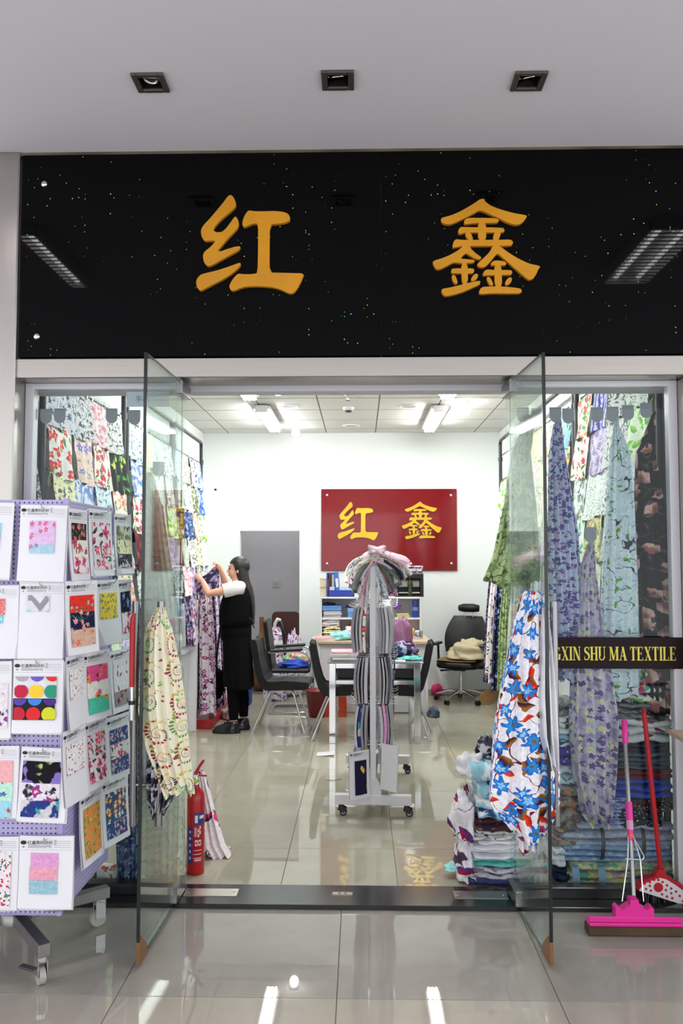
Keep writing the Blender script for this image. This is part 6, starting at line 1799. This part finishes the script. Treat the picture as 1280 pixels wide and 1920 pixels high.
t = thing('blue_tray', 'blue tray of small packets on the shelf top', 'tray', (sxp(640), SY0 + .055, ZT2))
MB().bx(-.15, .15, -.05, .05, 0, .006).bx(-.15, .15, -.05, -.044, 0, .075).bx(-.15, .15, .044, .05, 0, .075).bx(-.15, -.144, -.05, .05, 0, .075).bx(.144, .15, -.05, .05, 0, .075).build('tray_shell', bluet, t)
for k in range(4): MB().box((-.105 + .07 * k, 0, .062), (.06, .075, .10), bev=.003).build('packet', basic('pale blue packet', (188, 206, 238), .4) if k == 0 else bpy.data.materials['pale blue packet'], t)
# printer
pxx = (sxp(742) + sxp(791)) / 2
t = thing('printer', 'black and grey laser printer on the shelf top', 'printer', (pxx, SY0 + .16, ZT2))
pw = sxp(791) - sxp(742) + .02
MB().box((0, 0, .24), (pw, .32, .07), bev=.012).bx(-pw / 2, -pw / 2 + .03, -.15, .15, .0, .21).bx(pw / 2 - .035, pw / 2, -.16, .15, 0, .21).bx(-pw / 2, pw / 2, .0, .15, 0, .21).bx(-pw / 2, pw / 2, -.15, .15, .0, .02).build('casing', M['black'], t)
MB().box((0, -.05, .15), (pw - .08, .09, .08), bev=.006).build('paper_feed', basic('light grey plastic', (176, 176, 170), .4), t)
MB().box((0, -.08, .045), (pw - .08, .14, .012), bev=.003).build('paper_tray', basic('light grey plastic', (176, 176, 170), .4), t)
MB().box((0, -.162, .25), (.06, .004, .02)).build('panel', M['darkgrey'], t)
simple('drink_bottle', 'green capped dark drink bottle in front of the printer', 'bottle', [('bottle', MB().lathe([(.0, 0), (.03, 0), (.032, .01), (.032, .07), (.026, .10), (.032, .13), (.030, .16), (.012, .20), (.012, .21)], 18), basic('dark green drink', (40, 56, 26), .15, spec=.8)), ('cap', MB().lathe([(.015, .207), (.015, .228), (0, .229)], 16), basic('green cap', (60, 190, 50), .4))], (sxp(768), SY0 + .035, ZT2 + .0))
bookpile('fabric_samples', 'messy stack of printed sheets lying on the printer', pxx + .01, SY0 + .14, ZT2 + .276, .30, .24, 5, .016, [print_mat('dark grey mountain', 2), print_mat('white with jewel flowers', 2), paperA], 9)
simple('shallow_box', 'shallow blue card box on the middle shelf', 'box', [('box', MB().box((0, 0, .03), (.22, .2, .055), bev=.003), blueb), ('lid_rim', MB().box((0, 0, .052), (.225, .205, .015), bev=.002), blueb)], ((sxp(603) + sxp(642)) / 2, SY0 + .12, ZM2 + .075))
bookpile('paper_stack', 'grey papers stacked under the shallow blue box', (sxp(603) + sxp(642)) / 2, SY0 + .12, ZM2, .21, .2, 6, .012, [paperB, paperA], 10)
simple('deep_box', 'deep blue card box on the middle shelf', 'box', [('box', MB().box((0, 0, .05), (.2, .2, .098), bev=.003), blueb), ('lid', MB().box((0, 0, .085), (.205, .205, .045), bev=.003), basic('blue lid', (120, 164, 222), .5))], (sxp(668), SY0 + .12, ZM2))
lump('grey_cloth', 'grey crumpled cloth on the deep blue box', 'fabric', sxp(668), SY0 + .12, ZM2 + .11, (.12, .08, .03), 88, print_mat('dark grey mountain', 2))
lump('dark_cloth', 'dark cloth on the shallow blue box', 'fabric', sxp(616), SY0 + .12, ZM2 + .135, (.07, .07, .025), 89, print_mat('plain navy'))
lump('purple_plush', 'small purple plush on the middle shelf', 'plush toy', sxp(742), SY0 + .05, ZM2 + .10, (.045, .04, .05), 90, basic('purple plush', (110, 60, 160), .9), .5)
bookpile('paper_stack', 'thin pile of papers beside the blue roll on the middle shelf', sxp(755), SY0 + .1, ZM2, .15, .18, 4, .012, [paperB, basic('yellow pad', (220, 210, 120), .6)], 11)
simple('blue_canister', 'tall blue cylinder canister on the middle shelf', 'canister', [('body', MB().lathe([(0, 0), (.034, 0), (.035, .005), (.035, .19), (.033, .195), (0, .196)], 20), basic('blue canister paint', (36, 70, 150), .25)), ('band', MB().lathe([(.0355, .08), (.0355, .12)], 20), basic('pale band', (110, 140, 200), .3))], (sxp(778), SY0 + .08, ZM2))
for k, (nm, lab) in enumerate((('pale yellow sprig', 'yellow folded cloths at the bottom of the shelf pile'), ('plain white', 'white folded cloths on the yellow ones in the shelf'))):
    t = thing('folded_cloth', lab, 'folded fabric', ((sxp(603) + sxp(640)) / 2, SY0 + .12, ZB2 + .10 * k))
    folded(.20, .2, .098, 4, 700 + k).build('cloth', print_mat(nm), t)
lump('brown_bag', 'brown cloth bag stuffed on the bottom shelf', 'bag', sxp(662), SY0 + .14, ZB2, (.09, .08, .09), 91, basic('brown cloth', (140, 84, 36), .8))
lump('pink_cloth', 'pale pink cloth heaped on the desk', 'fabric', at(673, 1200, DY + .25).x, DY + .25, .786, (.16, .15, .10), 92, print_mat('plain blush'))
lump('aqua_cloth', 'aqua cloth heaped on the desk beside the pink cloth', 'fabric', at(640, 1203, DY + .2).x, DY + .18, .786, (.12, .12, .06), 93, print_mat('plain aqua'))
bookpile('paper_stack', 'white papers spread on the end of the desk', at(608, 1203, DY + .15).x, DY + .16, .786, .25, .22, 3, .010, [paperA, paperA, paperC], 12)
t = thing('small_ornament', 'small gold ornament on the end of the desk', 'ornament', (at(775, 1195, DY + .3).x, DY + .3, .786))
MB().lathe([(.0, 0), (.03, 0), (.03, .01), (.012, .025), (.02, .05), (.024, .07), (.010, .09), (.012, .11), (0, .115)], 16).build('figure', M['goldbright'], t)
t = thing('steel_canister', 'steel canister at the end of the desk beside the ornament', 'canister', (.64, DY + .25, .786))
MB().lathe([(.05, 0), (.052, .01), (.052, .09), (.045, .1), (0, .102)], 22).build('body', M['chrome'], t)
MB().lathe([(.02, .102), (.02, .11), (0, .112)], 14).build('lid_knob', M['black'], t)

# floor things round the desk
p = onz(590, 1345)
t = thing('red_bucket', 'dark red plastic bucket beside the desk', 'bucket', (p.x + .02, DY - .12, 0))
MB().lathe([(0, .0), (.085, .0), (.12, .27), (.128, .275), (.128, .285), (.116, .285), (.082, .012), (0, .012)], 24).build('bucket_shell', basic('dark red plastic', (120, 22, 24), .4), t)
MB().tube(arc((0, 0, .27), .125, PI * 1.0, PI * 2.0, 12, (1, 0, 0), (0, -.35, .95)), .003, 6).build('bail', M['chrome'], t)
a = onz(626, 1349)
t = thing('orange_bag', 'orange paper carrier bag standing in front of the desk', 'bag', (a.x, DY - .1, 0))
MB().prism([(-.13, 0), (.13, 0), (.125, .26), (.06, .255), (-.125, .26)], (0, .05, 0), (1, 0, 0), (0, 0, 1), .09).build('bag_body', basic('orange paper', (216, 74, 26), .55), t)
MB().tube(arc((0, -.04, .255), .05, 0, PI, 10, (1, 0, 0), (0, 0, 1)), .004, 6).build('carry_loop', basic('orange cord', (206, 70, 30), .6), t)
MB().box((0, -.0415, .10), (.1, .001, .006)).build('printed_line', paperA, t)
MB().box((0, -.0415, .085), (.12, .001, .006)).build('printed_line', paperA, t)
p = onz(808, 1345)
lump('blue_shoe_cloth', 'blue and white cloth lying at the foot of the desk', 'fabric', p.x + .03, p.y + .05, 0, (.06, .08, .07), 94, print_mat('plain slate'))
p = onz(610, 1415)
t = thing('paper_scrap', 'scrap of white paper lying on the shop floor', 'paper', (p.x, p.y, .001))
MB().grid(6, 4, lambda u, v: ((u - .5) * .15, (v - .5) * .12, .002 + .012 * u * u + .006 * v)).build('sheet', paperA, t)
p = onz(625, 1464)
t = thing('thread_scrap', 'thin dark thread lying on the shop floor', 'thread', (p.x, p.y, .002))
MB().tube([(-.06, .01, .002), (0, 0, .002), (.04, .02, .002), (.06, .05, .002)], .002, 6).build('strand', M['darkgrey'], t)

# ================================================================== DOORWAY THINGS
t = thing('light_switch', 'grey light switch plate on the lobby wall through the doorway', 'switch', at(518, 1095, YB + 1.49))
MB().box((0, 0, 0), (.10, .012, .10), bev=.004).build('plate', basic('switch plate', (206, 206, 198), .4), t)
MB().box((0, -.008, 0), (.05, .008, .05), bev=.002).build('rocker', basic('switch rocker', (190, 190, 180), .4), t)
t = thing('brown_chair', 'brown chair with rounded back standing in the doorway', 'chair', (-.98, YB + .45, 0))
bn = basic('brown leather', (74, 36, 30), .4)
MB().prism([(-.17, .48), (.17, .48), (.185, .6), (.185, .92), (.165, .96), (.13, .975), (-.13, .975), (-.165, .96), (-.185, .92), (-.185, .6)], (0, .2, 0), (1, 0, 0), (0, 0, 1), .04).build('backrest', bn, t)
MB().box((0, 0, .45), (.40, .40, .06), bev=.02).build('seat', bn, t)
for sx in (-1, 1):
    for sy in (-1, 1): MB().box((sx * .17, sy * .17, .21), (.03, .03, .42), bev=.003).build('leg', M['black'], t)
for k, (px, zz) in enumerate(((490, .9), (560, .9))):
    p = at(px, 1200, YB + .7)
    t = thing('timber_plank', 'brown timber plank leaning in the doorway ' + ('beside the canvas bag' if k == 0 else 'behind the plastic bag'), 'plank', (p.x, YB + .7, 0))
    MB().box((0, 0, zz / 2), (.055, .03, zz), bev=.002).build('plank', basic('brown timber', (132, 82, 52), .7), t)
lump('canvas_bag', 'brown canvas bag slumped in the doorway beside the floral bag', 'bag', -1.24, YB + .3, .0, (.12, .1, .5), 95, basic('brown canvas', (108, 78, 42), .85), .3)
t = thing('floral_bag', 'tall white bag with purple tulip print standing by the doorway', 'bag', (-1.01, 9.86, 0))
gather([(Vector((0, 0, .86)), .07), (Vector((0, 0, .78)), .115), (Vector((0, 0, .4)), .135), (Vector((0, 0, .03)), .14), (Vector((0, 0, .0)), .13)], .2, 3, 97, amp=.05).build('bag_body', print_mat('white with purple tulips', 1.5), t)
MB().tube([(.0, -.03, .85), (.03, -.04, .93), (.07, -.04, .92), (.10, -.04, .80), (.13, -.04, .35)], [.012, .02, .024, .022, .012], 10).build('strap', M['black'], t)
MB().tube([(-.01, -.045, .80), (.0, -.045, .90), (.03, -.05, .955), (.07, -.05, .945)], [.01, .022, .026, .015], 10).build('handle_wrap', basic('white wrap', (214, 210, 204), .6), t)
t = thing('plastic_parcel', 'clear plastic parcel of purple tulip fabric behind the floral bag', 'parcel', (-.82, YB - .12, 0))
crumple(.12, .1, .58, 98, rough=.25).build('parcel', print_mat('white with purple tulips', 1.6, .25), t)
t = thing('blue_box', 'blue box standing behind the woman by the doorway', 'box', (-1.36, 9.6, 0))
MB().box((0, 0, .22), (.2, .2, .44), bev=.006).build('box_body', basic('blue board', (30, 66, 170), .5), t)
MB().box((0, 0, .445), (.206, .206, .02), bev=.003).build('lid', basic('blue board lid', (40, 80, 190), .5), t)
lump('white_bag', 'white plastic bag on the floor at the end of the red plinth', 'bag', -1.34, 8.75, 0, (.10, .12, .10), 99, basic('white plastic bag', (226, 222, 220), .3), .4)
p = at(404, 918, YB)
t = thing('wall_hook', 'tiny black hook on the white back wall above the doorway', 'hook', p)
MB().lathe([(.014, 0), (.014, .006), (.006, .01), (.006, .03), (.010, .035), (0, .04)], 12, Matrix.Rotation(PI / 2, 4, 'X')).build('peg', M['black'], t)
# unseen bulb, added to brighten the lobby wall
t = thing('added_lobby_bulb', 'added unseen bulb brightening the lobby behind the doorway', 'light bulb', (-1.0, YB + .8, ZC))
MB().lathe([(.055, 0), (.05, -.02), (.03, -.03)], 20).build('holder', M['white'], t)
MB().lathe([(.028, -.028), (.045, -.05), (.05, -.085), (.04, -.115), (.02, -.13), (0, -.133)], 20).build('globe', M['bulb_lobby_added'], t)

p = onz(916, 1322)
t = thing('cardboard_flap', 'flattened brown cardboard leaning low beside the office chair', 'cardboard', (p.x, p.y, 0))
MB().box((0, 0, .09), (.16, .012, .2), shrot('Y', .9), .002).build('board', basic('brown cardboard', (150, 112, 70), .8), t)
# ================================================================== THE WOMAN SORTING FABRICS
PXM = 8.08 / FPX * 1.012
pf = onz(440, 1372)
PO = Vector((pf.x, pf.y + .02, 0))
def pl(px, py, y=0.0):
    """photo pixel -> point local to the woman (she faces local -x), y towards the back of the shop"""
    q = at(px, py, PO.y + y) - PO
    return Vector((q.x, y, q.z))
woman = thing('person', 'woman with long black hair in a black tunic sorting fabrics', 'person', PO)
skin = basic('skin', (222, 168, 140), .5)
blackc = basic('black cloth', (7, 7, 8), .85, spec=.1, bump=.3, bscale=90); blackk = basic('black knit', (9, 9, 10), .9, spec=.1)
whitec = basic('white cotton', (228, 224, 226), .8)
def loft(mb, rings, n=24, cap=True):
    """rings = (cx, cy, cz, rx, ry): stacked ellipses"""
    V_ = []; F_ = []
    for (cx, cy, cz, rx, ry) in rings:
        for k in range(n):
            a = 2 * PI * k / n; V_.append((cx + rx * math.cos(a), cy + ry * math.sin(a), cz))
    for i in range(len(rings) - 1):
        for k in range(n): F_.append([i * n + k, i * n + (k + 1) % n, (i + 1) * n + (k + 1) % n, (i + 1) * n + k])
    if cap: F_ += [list(range(n))[::-1], [(len(rings) - 1) * n + k for k in range(n)]]
    return mb.add(V_, F_, None, True)
b = MB()
# legs and feet
for s_ in (-1, 1):
    yy = s_ * .085
    dx = .035 * s_
    b.tube([(.01, yy, .93), (.02 + dx * .3, yy, .70), (.015 + dx * .6, yy, .50), (.03 + dx, yy, .30), (.035 + dx, yy, .115)], [.088, .075, .055, .050, .034], 16)
    b.sph((.0 + dx, yy, .062), (.075, .030, .03), 14, 8)
# trunk, neck
loft(b, [(.01, 0, .84, .10, .15), (.015, 0, .93, .115, .165), (.01, 0, 1.05, .095, .135), (.0, 0, 1.18, .105, .145), (.0, 0, 1.30, .105, .165), (.01, 0, 1.38, .085, .17), (.012, 0, 1.43, .055, .10), (.008, 0, 1.47, .046, .05), (-.005, 0, 1.54, .045, .047)], 28)
# head: skull, jaw, nose, brow, lips, ears
hc = pl(446, 1068)
b.sph((hc.x + .012, 0, hc.z + .025), (.092, .073, .092), 22, 16)
b.sph((hc.x - .028, 0, hc.z - .025), (.062, .056, .075), 18, 12)
b.sph((hc.x - .045, 0, hc.z - .068), (.036, .034, .03), 14, 10)
b.tube([(hc.x - .078, 0, hc.z + .028), (hc.x - .090, 0, hc.z + .0), (hc.x - .104, 0, hc.z - .018), (hc.x - .088, 0, hc.z - .026)], [.008, .011, .0125, .010], 10)
b.sph((hc.x - .079, 0, hc.z - .045), (.014, .022, .0075), 12, 8)
b.sph((hc.x - .077, 0, hc.z - .057), (.014, .020, .008), 12, 8)
b.tube([(hc.x - .080, -.035, hc.z + .036), (hc.x - .086, 0, hc.z + .034), (hc.x - .080, .035, hc.z + .036)], .0085, 8)
for s_ in (-1, 1): b.sph((hc.x + .012, s_ * .074, hc.z - .01), (.018, .008, .030), 10, 8)
# arms (near one on -y), each closing on the cloth with five fingers
def arm(sh, el, wr, tip_dir, up, side):
    sh, el, wr = Vector(sh), Vector(el), Vector(wr)
    b.tube([sh, sh.lerp(el, .5), el, el.lerp(wr, .35), wr], [.050, .044, .036, .036, .023], 14)
    d = Vector(tip_dir).normalized(); u = Vector(up); u = (u - d * u.dot(d)).normalized(); w = d.cross(u)
    pc = wr + d * .048
    b.tube([wr, wr + d * .03, pc + d * .02, pc + d * .042], [.022, .027, .030, .022], 12)
    for k, (off, L_) in enumerate(((-.027, .058), (-.009, .070), (.009, .066), (.026, .052))):
        p0 = pc + d * .022 + u * off
        p1 = p0 + d * L_ * .5 - w * (.004 * side); p2 = p1 + d * L_ * .22 + w * (.022 * side); p3 = p2 - d * L_ * .1 + w * (.022 * side)
        b.tube([p0, p1, p2, p3], [.0088, .0085, .0078, .0065], 8)
    t0 = wr + d * .02 + u * -.024; t1 = t0 + d * .030 - u * .016 + w * (.012 * side); t2 = t1 + d * .026 + u * .006 + w * (.016 * side)
    b.tube([t0, t1, t2], [.0115, .0095, .0075], 8)
SH1 = pl(449, 1102, -.155); EL1 = pl(391, 1113, -.20); WR1 = pl(380, 1090, -.10)
arm(SH1, EL1, WR1, (-.06, .035, .045), (0, .3, 1), 1)
SH2 = pl(448, 1102, .155); EL2 = pl(424, 1100, .24); WR2 = pl(415, 1072, .17)
arm(SH2, EL2, WR2, (-.03, -.02, .06), (0, -1, .2), -1)
body = b.build('body', skin, woman)
md = body.modifiers.new('remesh', 'REMESH'); md.mode = 'VOXEL'; md.voxel_size = .0055; md.use_smooth_shade = True
sm = body.modifiers.new('smooth', 'SMOOTH'); sm.iterations = 3; sm.factor = .5
# face details
for s_ in (-1, 1):
    MB().sph((hc.x - .079, s_ * .030, hc.z + .008), (.008, .013, .0065), 12, 8).build('eye', basic('eye dark', (26, 18, 16), .2) if s_ < 0 else bpy.data.materials['eye dark'], woman)
    MB().tube([(hc.x - .078, s_ * .046, hc.z + .030), (hc.x - .088, s_ * .032, hc.z + .036), (hc.x - .0915, s_ * .014, hc.z + .032)], .0035, 6).build('eyebrow', M['black'], woman)
MB().sph((hc.x - .0915, 0, hc.z - .050), (.004, .019, .008), 12, 8).build('lips', basic('lips', (176, 92, 86), .5), woman)
# hair: cap plus a long fall down the back
hm = NT('black hair'); tc_ = hm.node('ShaderNodeTexCoord')
mp2 = hm.node('ShaderNodeMapping', None, Vector=tc_.outputs['Object'], Scale=(160, 160, 4))
nn_ = hm.node('ShaderNodeTexNoise', None, Vector=mp2.outputs[0], Scale=1.0, Detail=2.0)
hb = hm.bsdf(Base_Color=hm.mix(nn_.outputs[0], (.002, .0018, .0016, 1), (.010, .008, .007, 1)), Roughness=.38)
hm.set(hb.inputs['Normal'], hm.node('ShaderNodeBump', None, Strength=.5, Distance=.004, Height=nn_.outputs[0]).outputs[0])
h = MB()
def cap(u, v):
    a = 2 * PI * u; ph = PI * .62 * v
    x = math.sin(ph) * math.cos(a); y = math.sin(ph) * math.sin(a); z = math.cos(ph)
    r = Vector((.104, .085, .104))
    px = hc.x + .014 + r.x * x; 
    front = max(0, -x)
    zz = hc.z + .028 + r.z * z
    if front > .35: zz = max(zz, hc.z + .052 + .01 * abs(y))
    return (px + (.012 * front if zz < hc.z + .06 else 0), r.y * y, zz)
h.grid(36, 18, cap)
bx_ = lambda px, py: pl(px, py).x
loft(h, [(hc.x + .03, 0, hc.z + .07, .075, .075), (hc.x + .035, 0, hc.z + .0, .068, .084), (hc.x + .045, 0, hc.z - .06, .062, .088), (hc.x + .065, 0, hc.z - .12, .055, .085), (hc.x + .105, 0, hc.z - .18, .040, .085), (hc.x + .135, 0, hc.z - .26, .028, .08), (hc.x + .150, 0, hc.z - .36, .022, .072), (hc.x + .155, 0, hc.z - .45, .016, .06), (hc.x + .16, 0, hc.z - .53, .006, .03)], 24)
h.build('hair', hm.m, woman)
# clothes
def zof(py): return pl(440, py).z
def row(xl, xr, py, ry):
    a = pl(xl, py).x; c = pl(xr, py).x
    return ((a + c) / 2, 0, zof(py), (c - a) / 2, ry)
v = MB()
loft(v, [row(436, 458, 1091, .075), row(428, 466, 1099, .165), row(421, 471, 1112, .19), row(415, 474, 1126, .195), row(411, 474, 1145, .195), row(411, 474, 1158, .20), row(411, 473, 1171, .205), row(416, 470, 1171.6, .19)], 32)
v.build('vest', blackc, woman)
v = MB(); rings_ = [row(415, 471, 1160, .18), row(414, 471, 1180, .19), row(415, 471, 1199, .195), row(419, 469, 1200, .185)]
loft(v, rings_, 32); v.build('tunic_layer', blackk, woman)
sk = MB()
def skirt(u, vv):
    a = 2 * PI * u
    xl = 417 + 3 * vv; xr = 470 + 5 * vv
    c = (pl(xl, 1250).x + pl(xr, 1250).x) / 2; rx = (pl(xr, 1250).x - pl(xl, 1250).x) / 2
    f = 1 + .035 * vv * math.sin(9 * a) + .02 * vv * math.sin(14 * a + 1)
    z = zof(1192 + 95 * vv) + (.012 * math.sin(2 * a) if vv > .95 else 0)
    return (c + rx * f * math.cos(a), .20 * f * math.sin(a), z)
sk.grid(54, 14, skirt); sk.build('skirt', blackk, woman)
MB().tube([pl(466, 1158, -.20), pl(473, 1163, -.17), pl(474, 1172, -.16), pl(477, 1178, -.16)], [.008, .008, .007, .005], 6).build('waist_tie', M['black'], woman)
for s_ in (-1, 1):
    dx = .035 * s_
    MB().tube([(.02 + dx * .3, s_ * .085, .72), (.015 + dx * .6, s_ * .085, .50), (.03 + dx, s_ * .085, .30), (.035 + dx, s_ * .085, .13)], [.083, .064, .058, .043], 18).build('legging', blackk, woman)
    sh_ = MB(); xo = -.035 + dx
    loft(sh_, [(xo, s_ * .085, .0, .135, .046), (xo, s_ * .085, .028, .138, .048), (xo + .002, s_ * .085, .032, .130, .044), (xo + .012, s_ * .085, .065, .115, .042), (xo + .045, s_ * .085, .090, .078, .038), (xo + .065, s_ * .085, .108, .052, .036)], 24)
    so_ = sh_.build('shoe', basic('black patent leather', (16, 16, 18), .12) if s_ < 0 else bpy.data.materials['black patent leather'], woman)
    MB().tube([(xo - .01, s_ * .085 - .02, .098), (xo - .025, s_ * .085, .108), (xo - .01, s_ * .085 + .02, .098)], .004, 6).tube([(xo + .01, s_ * .085 - .02, .11), (xo - .005, s_ * .085, .122), (xo + .01, s_ * .085 + .02, .11)], .004, 6).build('lace', M['black'], so_)
for (S1, E1, k) in ((SH1, EL1, 0), (SH2, EL2, 1)):
    S1 = Vector(S1); E1 = Vector(E1); c0 = S1 + Vector((.012, (.05, -.05)[k], .022))
    pts = [c0, S1, S1.lerp(E1, .3), S1.lerp(E1, .52)]
    MB().tube(pts, [.045, .072, .070, .066], 18, caps=True).build('sleeve', whitec, woman)
# the cloth she holds
hA = WR1 + Vector((-.07, .03, .03)) + PO; hB = WR2 + Vector((-.03, -.02, .075)) + PO
t = thing('held_fabric', 'dark plum print cloth stretched between the hands of the woman', 'fabric', (hA.x, hA.y, hA.z))
g = MB()
def cl(u, vv):
    top = hA.lerp(hB, u) + Vector((0, 0, -.02 * math.sin(PI * u)))
    drop = .16 + .10 * u
    return (top.x + .015 * math.sin(6 * u + 3 * vv) - .10 * (1 - u) * vv, top.y + .02 * math.sin(9 * u + 2 * vv) * vv, top.z - drop * vv)
g.grid(20, 12, cl, lambda u, vv: (u * .3, vv * .25)); g.build('cloth', print_mat('plum night floral', 1.3), t, True)
# black bag hanging beside her
t = thing('black_bag', 'black cloth bag hanging in front of the woman', 'bag', pl(408, 1304, .22) + PO)
p = pl(408, 1280, .22) + PO
MB().tube([pl(414, 1172, .20) + PO, pl(408, 1215, .24) + PO, pl(404, 1252, .24) + PO], [.012, .010, .014], 8).build('strap', M['black'], t, True)
m3 = crumple(.075, .07, .14, 33, flat=False, rough=.3); m3.v = [(q[0] + p.x, q[1] + p.y, q[2] + p.z) for q in m3.v]
m3.build('bag_body', blackc, t, True)
